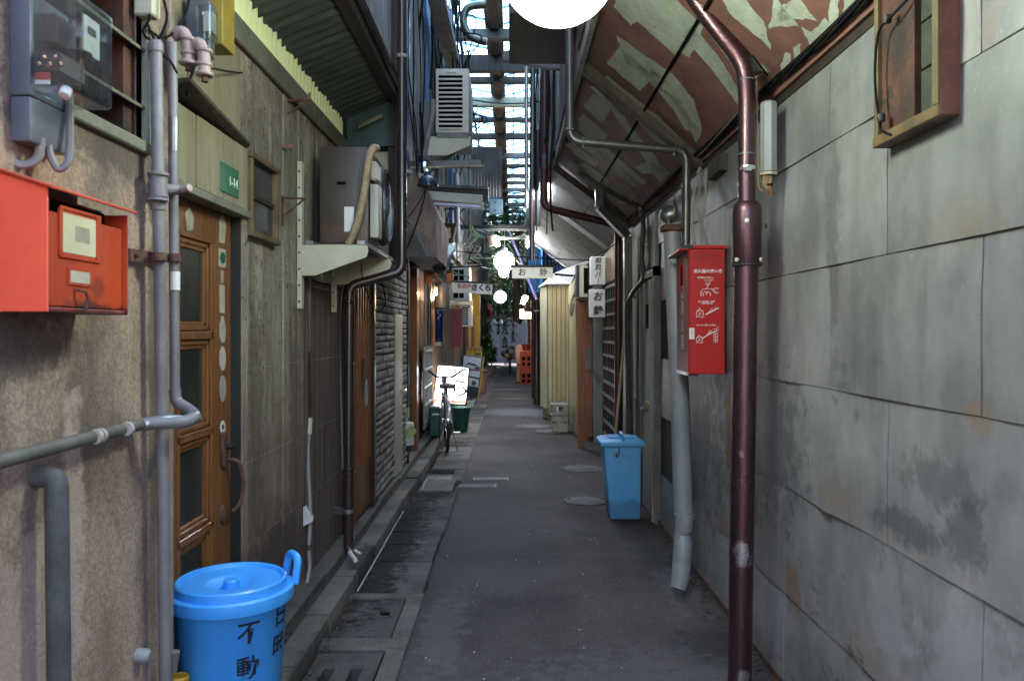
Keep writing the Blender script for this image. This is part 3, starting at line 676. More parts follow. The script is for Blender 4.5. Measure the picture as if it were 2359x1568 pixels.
# ================================================================== RIGHT FAR: LATTICE BAR, SIDING SHED
lf = thing('lattice_bar_front', 'dark wooden lattice and brown door front of a small bar on the right', 'bar front', (1.12,9.5,0))
part('wall', MB().box(1.16, 3, 9.35, 11.2, 0, 2.45), M['dkwood'], lf)
part('lintel', MB().box(1.09,1.16,7.92,9.35,2.05,2.42), M['frame_wood'], lf)
part('backing_board', MB().box(1.125,1.14,7.92,9.35,.05,2.05), M['void'], lf)
for k in range(7):
    yy = 7.95+k*.225; part('lattice_post', MB().box(1.09,1.122,yy,yy+.035,.05,2.05), M['dkwood'], lf)
for k in range(13):
    zz = .12+k*.155; part('lattice_rail', MB().box(1.082,1.118,7.95,9.33,zz,zz+.03), M['beam'], lf)
part('door_post', MB().bar(P(1339,1028,10.0)*1, P(1339,640,10.0), .085,.09), M['redwood'], lf)
part('door_post', MB().bar(P(1358,1005,9.6), P(1358,650,9.6), .06,.07), M['redwood'], lf)
part('door_leaf', MB().bar(P(1349,1012,9.95), P(1349,690,9.95), .06,.03), M['redwood'], lf)
part('grey_post', MB().bar(P(1378,1020,9.35), P(1378,600,9.35), .10,.06), M['zinc_g'], lf)
part('name_plate', MB().obox(P(1355,825,9.55), (.07,.02,.27)), M['beam'], lf)
part('door_knob', MB().obox(P(1376,861,9.28), (.06,.04,.03)), M['chrome'], lf, bevel=.005)
sh = thing('siding_shed', 'shed clad in cream vertical metal siding projecting into the alley', 'shed', (.75,13,0))
XL, XM_, Yf = .602, .965, 13.0
cL = V((.501, 13.42, 0)); a = V((XL, Yf, 0)); b = V((XM_, Yf, 0)); c_ = V((.919, 10.88, 0))
part('wall', MB().prism([c_+V((.03,.01,.02)), b+V((.03,.03,.02)), a+V((.02,.03,.02)), cL+V((.03,.02,.02)), V((.62,15.4,.02)), V((2.6,15.4,.02)), V((2.6,10.9,.02))], (0,0,2.22)), M['siding'], sh)
def strip(p0, p1, z0, z1, nm='siding_board', m_='siding'):
    d_ = (p1-p0)*.05; nrm = V((-(p1-p0).y, (p1-p0).x, 0)).normalized()
    nrm = nrm if (nrm.x < -.3 or (abs(nrm.x) <= .3 and nrm.y < 0)) else -nrm
    part(nm, MB().prism([p0+d_+V((0,0,z0)), p1-d_+V((0,0,z0)), p1-d_+nrm*.022+V((0,0,z0)), p0+d_+nrm*.022+V((0,0,z0))], (0,0,z1-z0)), M[m_], sh, bevel=.006)
part('groove_board', MB().box(XL+.01, XM_-.01, Yf-.004, Yf+.02, .08, 2.25), M['pipe_brown'], sh)
for k in range(5): strip(a.lerp(b,k/5), a.lerp(b,(k+1)/5), .10, 2.26)
for k in range(4): strip(b.lerp(c_,k/4), b.lerp(c_,(k+1)/4), .02, 2.25)
strip(cL, a, .20, 2.24, 'corner_board', 'cream')
part('roof', MB().prism([cL+V((-.05,0,2.24)), a+V((-.05,-.08,2.27)), b+V((0,-.08,2.27)), c_+V((-.05,-.03,2.27)), V((1.15,10.9,2.50)), V((1.15,13.4,2.60)), V((.75,13.6,2.50))], (0,0,.02)), M['roofgrey'], sh)
part('downpipe', MB().tube([P(1313,990,12.7),P(1313,700,12.7)], .022, 8), M['beam'], sh)
# far right houses
fr = thing('far_house', 'dim far house on the right behind the brown pole', 'house', (.8,20,0))
part('wall', MB().box(.62,3,15.6,33,0,2.9), M['soffit'], fr)
part('wall', MB().box(.5,3,15.6,31,2.9,5.9), M['dkwood'], fr)
part('wall_board', MB().box(.585,.617,23.2,26,0,2.6), M['beam'], fr)
part('orange_post', MB().box(.53,.60,22.6,22.75,0,2.4), M['redwood'], fr)
bw = MB().corr((.52,13.4,2.2),(0,2.6,0),(0,0,3.4),(-1,0,0),.09,.03)
part('corrugated_sheet', bw, M['blue_sheet'], fr)
bw = MB().corr((.30,14.2,2.2),(.75,0,0),(0,0,.9),(0,-1,0),.07,.025)
part('corrugated_sheet', bw, M['blue_sheet'], fr)
# ================================================================== LEFT: CONCRETE HOUSE
XC = -1.10
ch = thing('concrete_house', 'brown stuccoed corner house at the near left of the alley', 'house', (XC,1.5,0))
wy0, wy1, wz0, wz1 = 1.80, 2.31, 2.06, 2.72
part('wall', MB().box(-3.2, XC, -.6, 2.52, -.05, wz0).box(-3.2, XC, -.6, wy0, wz0, 5.6).box(-3.2, XC, wy1, 2.52, wz0, 5.6).box(-3.2, XC, wy0, wy1, wz1, 5.6).box(-3.2,-1.25,wy0,wy1,wz0,wz1), M['stucco'], ch)
part('corner_edge', MB().box(-1.16, XC+.004, 2.495, 2.524, -.05, 5.6), M['stucco_edge'], ch, bevel=.006)
win = part('window', MB().box(XC-.02, XC+.022, wy0-.02, wy1+.03, wz0-.035, wz0).box(XC-.02, XC+.018, wy1, wy1+.03, wz0, wz1+.03).box(XC-.02, XC+.018, wy0-.03, wy0, wz0, wz1+.03), M['trim'], ch, bevel=.004)
part('recess', MB().box(-1.245,-1.24,wy0,wy1,wz0,wz1), M['void'], win)
for k in range(4):
    zz = wz0+.12+.17*k; part('louvre', MB().bar((-1.13,wy0,zz),(-1.13,wy1,zz), .09, .008, up=(.5,0,1)), M['trim'], win)
part('mullion', MB().box(-1.20,-1.185,2.13,2.15,wz0,wz1), M['rust'], win)
part('shaded_board', MB().box(-1.23,-1.12,wy1-.07,wy1-.004,wz0+.002,wz1), M['shadewood'], win)
# ================================================================== LEFT: BOARD CLAD HOUSE
XB = -1.17
bh = thing('board_clad_house', 'old house clad in peeling painted boards on the left', 'house', (XB,4,0))
part('wall', MB().box(-3.2, XB-.075, 2.53, 3.36, -.05, 5.6).box(-3.2, XB-.022, 3.36, 5.5, -.05, 2.8).box(-3.2,XB-.06,3.36,5.5,2.8,5.6).box(-3.2,XB-.022,2.53,3.36,2.0,2.8), M['mortar'], bh)
bmesh_ = {}
def board(y0, y1, z0, z1, m, x=XB, t=.02):
    if m not in bmesh_: bmesh_[m] = cube_mesh('board', M[m], .03)
    piece('board', bmesh_[m], bh, (x-t/2+random.uniform(-.003,.002), (y0+y1)/2, (z0+z1)/2), (t, y1-y0-.004, z1-z0))
y = 3.36
while y < 5.44:
    w_ = random.choice((.095,.115,.13,.10)); y1 = min(y+w_, 5.46)
    if y < 4.35: board(y, y1, .11, 2.72, 'board')
    else: board(y, y1, 1.80, 2.72, 'board'); 
    y = y1
y = 4.33 
y = 4.36
while y < 5.4:
    y1 = min(y+.075, 5.44); board(y, y1, .11, 1.79, 'board_low'); y = y1
y = 2.56
while y < 3.35:
    y1 = min(y+.125, 3.36); board(y, y1, 2.02, 2.28, 'board_clean', x=XB+.03); board(y, y1, 2.30, 2.72, 'board_clean'); y = y1
part('door_header', MB().box(XB-.03, XB+.04, 2.54, 3.37, 1.985, 2.015), M['trim'], bh, bevel=.003)
part('door_hood', MB().prism([(XB,2.53,2.30),(XB+.125,2.53,2.31),(XB+.035,3.37,2.30),(XB,3.37,2.28)], (0,0,.014)), M['dkwood'], bh)
part('corner_batten', MB().box(XB-.01, XB+.018, 3.345, 3.385, .11, 2.3), M['board'], bh)
part('fascia_board', MB().box(XB-.02, XB+.012, 2.54, 5.46, 2.725, 2.84), M['trim'], bh, bevel=.003)
part('fascia_strip', MB().box(XB-.02, XB+.018, 2.54, 5.46, 2.712, 2.724), M['rust'], bh)
part('corrugated_wall_sheet', MB().corr((XB-.03,2.7,2.84),(0,2.78,0),(0,0,1.0),(1,0,0),.075,.028,per=8), M['polycarb'], bh)
nail = mesh('nail', MB().lathe([(.004,0),(.003,.003),(.0005,.004)], n=6, axis=(1,0,0)), M['steel'])
nl = MB()
for zz in (.55,.92,1.33,1.76): 
    for i in range(46): nl.lathe([(.0035,0),(.0028,.0025),(.0005,.003)], (XB+.001, 3.40+i*.045, zz+.0*i), 6, (1,0,0))
part('nail_row', nl, M['steel'], bh, kind='stuff')
# small wall window
ww = part('small_window', MB().box(XB, XB+.035, 3.40, 3.425, 1.93, 2.27).box(XB, XB+.035, 3.765, 3.79, 1.93, 2.27).box(XB, XB+.04, 3.39, 3.80, 1.915, 1.94).box(XB, XB+.04, 3.39, 3.80, 2.26, 2.285), M['frame_wood'], bh, bevel=.003)
part('pane', MB().box(XB+.004, XB+.010, 3.425, 3.765, 1.94, 2.26), M['glassdk'], ww)
part('sash_bar', MB().box(XB+.004, XB+.02, 3.425, 3.765, 2.09, 2.11), M['dkwood'], ww)
# soffit awning and upper storey
aw = MB().corr((XB-.03,2.55,2.985),(0,2.93,0),(.375,0,.155),(-.38,0,.92),.095,.024,per=8,wob=.006)
part('awning_sheet', aw, M['awn_dark'], bh)
part('awning_beam', MB().bar((-.825,2.4,3.15),(-.825,5.52,3.15), .07,.10), M['dkwood'], bh)
part('gutter_pipe', MB().tube([(-.775,2.4,3.19),(-.775,5.5,3.17)], .03, 8), M['black'], bh)
y = 2.4
while y < 5.45:
    y1 = min(y+.32, 5.46); part('upper_wall_sheet', MB().box(-.87,-.845,y,y1-.006,3.18,5.6), M['upper_white'], bh); y = y1
part('teal_panel', MB().box(XB+.01,-.83,5.47,5.50,2.80,3.13), M['teal'], bh)
part('flap', MB().prism([P(825,298,5.4),P(830,285,5.4),P(880,262,5.4),P(882,270,5.4)], (0,.05,.0)), M['trim'], bh)
part('corner_post', MB().box(-.875,-.805,5.50,5.58,2.0,5.9), M['dkwood'], bh)
for (z0, z1) in ((2.44,2.78),(2.06,2.42)):
    part('cream_panel', MB().box(-1.14,-.85,5.56,5.60,z0,z1), M['cream'], bh, bevel=.004)
# ---- wooden door
wd = thing('wooden_door', 'varnished brown door with stacked glass panes and rusty handle', 'door', (-1.20,3.0,.1))
dx = -1.205
def dbox(nm, x0, x1, y0, y1, z0, z1, m='doorwood', par=None, **kw): return part(nm, MB().box(x0,x1,y0,y1,z0,z1), M[m], par or wd, **kw)
dbox('stile', dx-.035, dx, 2.53, 2.80, .1, 1.985, bevel=.003); dbox('stile', dx-.035, dx, 3.13, 3.335, .1, 1.985, bevel=.003)
zs = [(1.535,1.81),(1.155,1.43),(.775,1.05),(.395,.67)]
prev = 1.985
for (z0, z1) in zs:
    dbox('rail', dx-.035, dx, 2.80, 3.13, z1+.055, prev); prev = z0-.055
    pn = dbox('pane', dx-.026, dx-.022, 2.80, 3.13, z0-.055, z1+.055, 'glassdk')
    for e, hgt in ((.055,.0),(.034,-.009),(.018,-.016)):
        y0, y1 = 2.80+.055-e, 3.13-.055+e; q0, q1 = z0-e, z1+e; t = .018
        mb = MB().box(dx-.03,dx+hgt+.004,y0,y0+t,q0,q1).box(dx-.03,dx+hgt+.004,y1-t,y1,q0,q1).box(dx-.03,dx+hgt+.004,y0,y1,q0,q0+t).box(dx-.03,dx+hgt+.004,y0,y1,q1-t,q1)
        part('moulding', mb, M['doorwood'], pn, bevel=.003)
dbox('rail', dx-.035, dx, 2.80, 3.13, .1, .34)
dbox('jamb', XB-.06, XB+.004, 3.337, 3.358, .1, 1.985, 'black')
for (z, rz, ry) in ((1.93,.055,.036),(1.50,.05,.036),(1.385,.05,.036),(1.26,.055,.04)):
    part('round_sticker', MB().lathe([(.036,0),(.036,.0015),(.001,.0016)], (dx+.001,3.235,z), 20, (1,0,0), sx=rz/.036), M['sticker'], wd)
tt = part('oval_sticker', MB().box(dx, dx+.0015, 3.195,3.275,1.765,1.84), M['sticker'], wd, label='sticker with a green oval')
part('green_oval', MB().lathe([(.03,0),(.03,.001),(.001,.0012)], (dx+.0018,3.235,1.803), 20, (1,0,0), sx=.8), M['green_plate'], tt)
for (y0,y1,z0,z1) in ((3.222,3.248,1.70,1.75),(3.205,3.26,1.575,1.69),(3.222,3.25,1.52,1.56),(3.0+.2,3.0+.26,1.865,1.90)):
    part('paper_sticker', MB().box(dx, dx+.0015, y0,y1,z0,z1), M['sticker'], wd)
st = part('number_sticker', MB().lathe([(.028,0),(.028,.0015),(.001,.0016)], (dx+.001,3.235,1.10), 20, (1,0,0)), M['paper'], wd)
text('letter', 'Ri', .028, (dx+.0035,3.235,1.10), (0,1,0), (0,0,1), M['ink'], st)
part('patch', MB().prism([(dx+.001,2.86,1.93),(dx+.001,2.90,1.96),(dx+.001,2.94,1.93),(dx+.001,2.93,1.88),(dx+.001,2.88,1.87)], (.0015,0,0)), M['sticker'], wd)
hd = part('handle', MB().tube(rpath([(dx+.02,3.245,.965),(dx+.06,3.265,.955),(dx+.075,3.28,.85),(dx+.06,3.27,.77),(dx+.035,3.255,.745)], .03), [.008]*4+[.010]*12+[.008]*4 if False else .009, 8), M['rust'], wd)
part('lock_plate', MB().prism([(dx+.001,3.205,.95),(dx+.001,3.20,1.05),(dx+.001,3.225,1.085),(dx+.001,3.255,1.05),(dx+.001,3.26,.95),(dx+.001,3.23,.925)], (.016,0,0)), M['rust'], hd, bevel=.004)
part('keyhole_plate', MB().lathe([(.028,0),(.026,.01),(.012,.012),(.001,.012)], (dx,3.235,.74), 16, (1,0,0), sx=1.4), M['rust'], hd)
part('lock_knob', MB().lathe([(.012,0),(.012,.03),(.004,.032)], (dx+.016,3.235,1.02), 12, (1,0,0)), M['black'], hd)
# ================================================================== LEFT: SPLIT STONE HOUSE
sx_ = -1.125
sh2 = thing('stone_clad_house', 'house front of pale split stone strips behind the brown downpipe', 'house', (sx_,7,0))
part('wall', MB().box(-3.2, sx_-.03, 5.5, 8.3, -.05, 2.6).box(-3.2,-.90,5.58,8.3,2.6,5.9), M['mortar'], sh2)
stv = []
for v_ in range(6):
    rows = []
    for j in range(4):
        row = []
        for i in range(6):
            e = (j in (0,3)) or (i in (0,5))
            row.append(((.012 if e else .018)+.008*mnoise.noise(V((i*1.3+v_*7, j*1.7, v_*3.1))), (-.5,-.46,-.15,.2,.46,.5)[i], (-.5,-.40,.40,.5)[j]))
        rows.append(row)
    rows = [[(-.03,r[0][1],r[0][2])]+r+[(-.03,r[-1][1],r[-1][2])] for r in rows]; rows = [[(-.03,p[1],p[2]) for p in rows[0]]]+rows+[[(-.03,p[1],p[2]) for p in rows[-1]]]
    stv.append(mesh('stone', MB().sheet(rows), M['stone'], smooth=25))
z = .12
while z < 2.25:
    h_ = random.choice((.055,.06,.075)); y = 6.27
    while y < 8.18:
        w_ = random.uniform(.16,.42); y1 = min(y+w_, 8.2)
        piece('stone', random.choice(stv), sh2, (sx_, (y+y1)/2, z+h_/2+random.uniform(-.003,.003)), (random.uniform(.7,1.3), y1-y-.008, h_-.010)); y = y1
    z += h_
part('door_jamb', MB().box(sx_-.05,sx_+.03,6.20,6.265,.1,2.2), M['pipe_brown'], sh2)
part('end_post', MB().box(sx_-.05,sx_+.035,8.2,8.27,.1,2.3), M['black'], sh2)
hp_ = part('hatch', MB().box(sx_,sx_+.028,7.32,7.80,.12,1.66), M['cream'], sh2, bevel=.004)
part('latch', MB().box(sx_+.028,sx_+.075,7.66,7.78,.89,.925), M['chrome'], hp_, bevel=.006)
od = thing('sliding_door', 'orange brown ribbed wooden sliding door behind the downpipe', 'door', (-1.16,6,.1))
part('panel', MB().box(-1.16,-1.135,5.56,6.20,.12,2.0), M['redwood'], od)
for k in range(6):
    yy = 5.64+k*.10; part('rib', MB().box(-1.136,-1.118,yy,yy+.035,.5,1.98), M['redwood'], od, bevel=.003)
part('lower_panel', MB().box(-1.135,-1.125,5.60,6.18,.14,.48), M['redwood'], od)
part('frame', MB().box(-1.18,-1.14,5.50,5.56,.1,2.03).box(-1.18,-1.14,5.50,6.2,2.0,2.05), M['teal'], od)
part('hasp', MB().box(-1.122,-1.105,5.80,5.86,1.05,1.30), M['rust'], od)
part('padlock', MB().tube(rpath([(-1.09,5.78,.98),(-1.09,5.78,1.10),(-1.09,5.84,1.14),(-1.09,5.86,1.0),(-1.09,5.80,.93),(-1.09,5.78,.98)],.02), .007, 6), M['wirewhite'], od)
# wall under the AC bracket end
solo('jamb_board', MB().box(-1.15,-1.12,5.44,5.50,.1,2.0), M['red_dark'], 'dark red upright board beside the brown downpipe', 'board')
# stuccoed boxed duct
bx = thing('boxed_duct', 'speckled stucco boxed duct with slanting underside left of centre', 'duct box', P(970,500,6.3))
poly = [(936,398),(962,398),(1004,492),(1004,592),(985,592),(950,520),(936,505)]
part('casing', MB().prism([P(x,y,6.3) for x,y in poly], (0,1.3,0)), M['stucco'], bx)
part('underside', MB().prism([P(936,508,6.29),P(950,523,6.29),P(998,592,6.29),P(936,592,6.29)], (0,1.2,0)), M['soffit'], bx)
part('edge_strip', MB().bar(P(948,516,6.28),P(988,590,6.28),.012,.03), M['beam'], bx)
# ================================================================== LEFT FAR HOUSES
lh = thing('wood_front_house', 'dark brown wooden house front beyond the stone wall', 'house', (-1.17,10,0))
part('wall', MB().box(-3.2,-1.2,8.3,13.2,0,2.5).box(-3.2,-.92,8.3,18,2.55,5.9), M['dkwood'], lh)
y = 8.3
while y < 13.1:
    w_ = random.uniform(.12,.4); 
    mm = random.choice(('dkwood','dkwood','redwood','dkwood','pipe_brown'))
    if y < 9: mm = 'palewood' if y < 8.6 else 'dkwood'
    z1 = 1.2 if mm == 'palewood' else 2.3
    part('front_board', MB().box(-1.2,-1.185+random.uniform(0,.035),y,y+w_-.012,.1,z1), M[mm], lh); y += w_
part('lintel', MB().box(-1.2,-.98,8.35,12.6,2.32,2.42), M['dkwood'], lh)
part('lintel', MB().box(-1.2,-.80,10.6,10.7,2.15,2.28), M['redwood'], lh)
part('lintel', MB().box(-1.2,-.92,8.9,9.0,2.22,2.34), M['dkwood'], lh)
part('post', MB().box(-1.19,-1.10,9.0,9.12,.1,2.35), M['redwood'], lh)
gr = part('window_grille', MB().box(-1.135,-1.13,9.9,10.93,.25,1.3), M['glassdk'], lh, label='white window grille')
for y_ in (9.9,10.91): part('grille_bar', MB().box(-1.13,-1.11,y_,y_+.03,.25,1.3), M['wirewhite'], gr)
for k in range(5): part('grille_bar', MB().box(-1.13,-1.115,9.9,10.93,.30+k*.23,.325+k*.23), M['wirewhite'], gr)
for k in range(4): part('grille_bar', MB().box(-1.13,-1.115,10.1+k*.2,10.12+k*.2,.25,1.3), M['wirewhite'], gr)
ul = thing('left_upper_storey', 'upper storey of dark posts and blue sheeting on the left', 'house', (-.9,9,2.6))
y = 5.62; k = 0
seq = ['pipe_brown','blue_sheet','blue_sheet','pipe_brown','upper_white','pipe_brown','upper_white','dkwood','blue_sheet','dkwood','dkwood','beam','dkwood','awn_dark','beam','dkwood','dkwood','blue_sheet','beam','dkwood','beam','dkwood','beam','dkwood','dkwood','beam','dkwood','beam','dkwood','beam']
for mm in seq:
    w_ = random.uniform(.13,.24)*(1+k*.06); part('wall_strip', MB().box(-.93,-.885+random.uniform(0,.07),y,y+w_-.01,2.75 if y < 9 else 2.6,5.9), M[mm], ul); y += w_; k += 1
part('corrugated_sheet', MB().corr(P(1085,455,8.9),(.36,0,0),(0,0,.58),(0,-1,0),.035,.012), M['beam'], ul)
part('slanted_beam', MB().bar(P(1003,-20,7.0),P(1050,170,9.5),.16,.08), M['beam'], ul)
l2 = thing('far_left_house', 'dim narrow house front beyond the lit sign', 'house', (-1.1,18,0))
part('wall', MB().box(-3,-1.12,13.2,17,0,2.6).box(-3,-1.02,17,34,0,2.6).box(-3,-.95,18,31,2.6,5.9), M['dkwood'], l2)
for k, mm in enumerate(('dkwood','dkwood','redwood','beam','dkwood','dkwood','redwood','yellow','dkwood','palewood')):
    part('front_board', MB().box(-1.2,-1.06 if k < 6 else -.96,13.3+k*.62,13.3+k*.62+.5,.1,2.3), M[mm], l2)
part('yellow_panel', MB().box(-1.05,-.80,19.5,19.58,.4,2.4), M['yellow'], l2)
part('yellow_board', MB().box(-1.02,-.88,18.2,18.26,.3,1.9), M['redwood'], l2)
part('yellow_cloth', MB().prism([P(1078,668,18.5),P(1104,662,18.5),P(1098,700,18.5),P(1090,690,18.5)], (0,.03,0)), M['yellow'], l2)
# ================================================================== ARCADE ROOF
rf = thing('arcade_roof', 'glazed skylight roof on cross bars above the narrow alley', 'roof', (-.2,15,6))
ZR = 5.95
part('ridge_beam', MB().box(-.37,-.12,9.5,31,ZR-.30,ZR-.12), M['beam'], rf, bevel=.01)
part('ridge_strip', MB().box(-.30,-.19,9.5,31,ZR-.36,ZR-.30), M['dkwood'], rf)
for yy, hh, mm in ((10.6,.14,'beam'),(11.6,.25,'dkwood'),(13.7,.16,'cream'),(16.2,.12,'dkwood'),(18.0,.12,'beam'),(20.4,.1,'dkwood'),(22.4,.1,'beam'),(12.6,.1,'dkwood'),(15.0,.08,'dkwood'),(19.2,.08,'dkwood'),(21.4,.08,'dkwood'),(23.6,.1,'dkwood'),(26.5,.1,'dkwood'),(25.0,.12,'dkwood'),(28,.14,'dkwood'),(30.5,.14,'dkwood')):
    part('cross_bar', MB().box(-.95,.44,yy,yy+.12,ZR-.33-hh,ZR-.33), M[mm], rf, bevel=.006)
part('purlin', MB().box(-.78,-.74,9.5,31,ZR-.2,ZR-.14).box(.02,.045,9.5,31,ZR-.22,ZR-.16), M['dkwood'], rf)
yy = 1.0; 
barm = mesh('glazing_bar', MB().bar((-1.05,0,ZR+.10),(-.12,.25,ZR-.02),.018,.03), M['bluebar']); barm2 = mesh('glazing_bar', MB().bar((.75,0,ZR+.14),(-.12,.25,ZR-.02),.018,.03), M['bluebar'])
pm = mesh('roof_pane', MB().sheet([[(-1.05,0,ZR+.12),(-.12,.25,ZR)],[(-1.05,1.13,ZR+.12),(-.12,1.38,ZR)]], None), M['skypane'])
pm2 = mesh('roof_pane', MB().sheet([[(.75,0,ZR+.16),(-.12,.25,ZR)],[(.75,1.13,ZR+.16),(-.12,1.38,ZR)]], None), M['skypane'])
yy = 7.0
while yy < 31:
    for me_, nm in ((barm,'glazing_bar'),(barm2,'glazing_bar'),(pm,'roof_pane'),(pm2,'roof_pane')):
        o = bpy.data.objects.new(nm, me_); COL.objects.link(o); o.parent = rf; o.location = V((0,yy,0))-rf.location
    yy += 1.14
yy = 7.57
while yy < 31:
    for me_ in (barm, barm2):
        o = bpy.data.objects.new('glazing_bar', me_); COL.objects.link(o); o.parent = rf; o.location = V((0,yy,0))-rf.location
    yy += 1.14
# ================================================================== OBJECTS ON THE LEFT
# ---- blue round pail
pc = P(534,1400,2.735); pc.z = .0; pcx, pcy = pc.x, pc.y
cb = V((pcx, pcy, .107))
t = thing('garbage_pail', 'round blue plastic pail with lid and painted black characters at the near left', 'bin', cb)
part('body', MB().lathe([(.165,0),(.168,.01),(.200,.47),(.204,.475),(.207,.50),(.21,.51)], cb, 48), M['bluebin'], t)
part('lid', MB().lathe([(.223,.478),(.226,.50),(.224,.520),(.215,.527),(.200,.523),(.198,.550),(.192,.556),(.184,.553),(.178,.541),(.095,.540),(.085,.536),(.060,.516),(.030,.514),(.028,.545),(.024,.549),(.001,.550)], cb, 48), M['bluebin'], t)
def ear(ang, up, tk=.012):
    d_ = V((math.cos(ang), math.sin(ang), 0)); s_ = V((-d_.y, d_.x, 0)); c0 = cb + d_*.222 + V((0,0,.505))
    pts = [c0-s_*.055, c0-s_*.05+d_*up[0]+V((0,0,up[1])), c0+s_*.05+d_*up[0]+V((0,0,up[1])), c0+s_*.055]
    return MB().tube(rpath(pts, .03), tk, 8)
part('handle', ear(R(35), (.015,.095), .015), M['bluebin'], t)
pth = [V((-.212,-.03,.52)),V((-.235,-.05,.515)),V((-.24,-.06,.46)),V((-.225,-.06,.42)),V((-.205,-.05,.415))]
part('handle', MB().tube(rpath([cb+p+V((.005,-.03,0)) for p in pth], .03), .012, 8), M['bluebin'], t)
part('clip_strap', MB().obox(cb+V((-.185,-.105,.37)), (.03,.006,.09), Matrix.Rotation(R(-28),4,'Z')), M['bluebin'], t, bevel=.002)
def wraptext(body, a0, r_, z, size, nm='painted_character'):
    ob = text(nm, body, size, (0,0,0), (1,0,0), (0,1,0), M['ink'], None, ext=0, bold=.0012)
    ob.parent = t; ob.location = (0,0,0)
    me = ob.data
    bm = bmesh.new(); bm.from_mesh(me); bmesh.ops.subdivide_edges(bm, edges=[e for e in bm.edges if e.calc_length() > .02], cuts=2); bmesh.ops.triangulate(bm, faces=bm.faces); bm.to_mesh(me); bm.free()
    for v in me.vertices:
        zz = z+v.co.y; rr = .168+(zz)*.0695*1.0+.0016; a = a0 + v.co.x/rr
        v.co = V((rr*math.cos(a), rr*math.sin(a), zz))
    return ob
for k, chh in enumerate('不動産'):
    wraptext(chh, R(-90+37), .2, .405-k*.125, .088)
for k, chh in enumerate('日時'):
    wraptext(chh, R(-90+79), .2, .43-k*.11, .088)
t.scale = (.945,.945,.95)
# ---- mailbox
XM = -.968
y0, y1, z0, z1 = 1.62, 1.955, 1.540, 1.80
t = thing('mailbox', 'old orange red metal mailbox with label window on the stucco wall', 'mailbox', (-1.1,1.9,z0))
part('side', MB().prism([(XC+.002,y0,z0),(XM,y0,z0),(XM,y0,z1),(XC+.002,y0,z1+.045)], (0,.006,0)), M['mail_lit'], t, bevel=.0015)
part('body', MB().box(XC+.002,XM-.012,y0+.006,y1,z0+.012,z1-.045).box(XC+.002,XM-.06,y0+.006,y1,z1-.045,z1), M['mail'], t, bevel=.003)
part('bottom_flange', MB().box(XC+.002,XM,y0+.006,y1-.008,z0,z0+.010), M['mail'], t, bevel=.002)
part('end_flange', MB().box(XC+.002,XM,y1+.001,y1+.006,z0,z1-.01), M['mail'], t)
part('roof_flap', MB().prism([(XC+.002,y0-.012,z1+.050),(XM+.018,y0-.012,z1+.002),(XM+.018,y0-.012,z1-.006),(XC+.002,y0-.012,z1+.042)], (0,y1-y0+.03,0)), M['mail'], t, bevel=.002)
part('slot', MB().box(XM-.058,XM-.052,y0+.02,y1-.01,z1-.040,z1-.008), M['void'], t)
lw = part('label_window', MB().box(XM-.012,XM-.0105,1.682,1.847,1.665,1.765), M['mail'], t)
part('label_card', MB().box(XM-.0104,XM-.0092,1.690,1.827,1.672,1.758), M['label'], lw)
pr = MB()
for k in range(0): pr.box(XM-.0035,XM-.003,1.747,1.807,1.735-k*.013,1.739-k*.013)
pr.box(XM-.0091,XM-.0088,1.74,1.80,1.70,1.735); part('faint_print', pr, M['sticker'], lw)
part('frame', MB().box(XM-.012,XM-.0075,1.827,1.847,1.665,1.765).box(XM-.012,XM-.0075,1.678,1.690,1.665,1.765).box(XM-.012,XM-.0075,1.682,1.847,1.765,1.772).box(XM-.012,XM-.0075,1.682,1.847,1.660,1.666), M['mail'], lw)
l2_ = part('lower_window', MB().box(XM-.012,XM-.0085,1.712,1.807,1.602,1.640), M['mail'], t)
part('card', MB().box(XM-.0084,XM-.0078,1.720,1.799,1.608,1.634), M['sticker'], l2_)
part('hasp', MB().tube([(XM-.01,1.742,1.592),(XM+.008,1.752,1.588),(XM+.008,1.762,1.57),(XM+.004,1.757,1.545)], .004, 6), M['rust'], t)
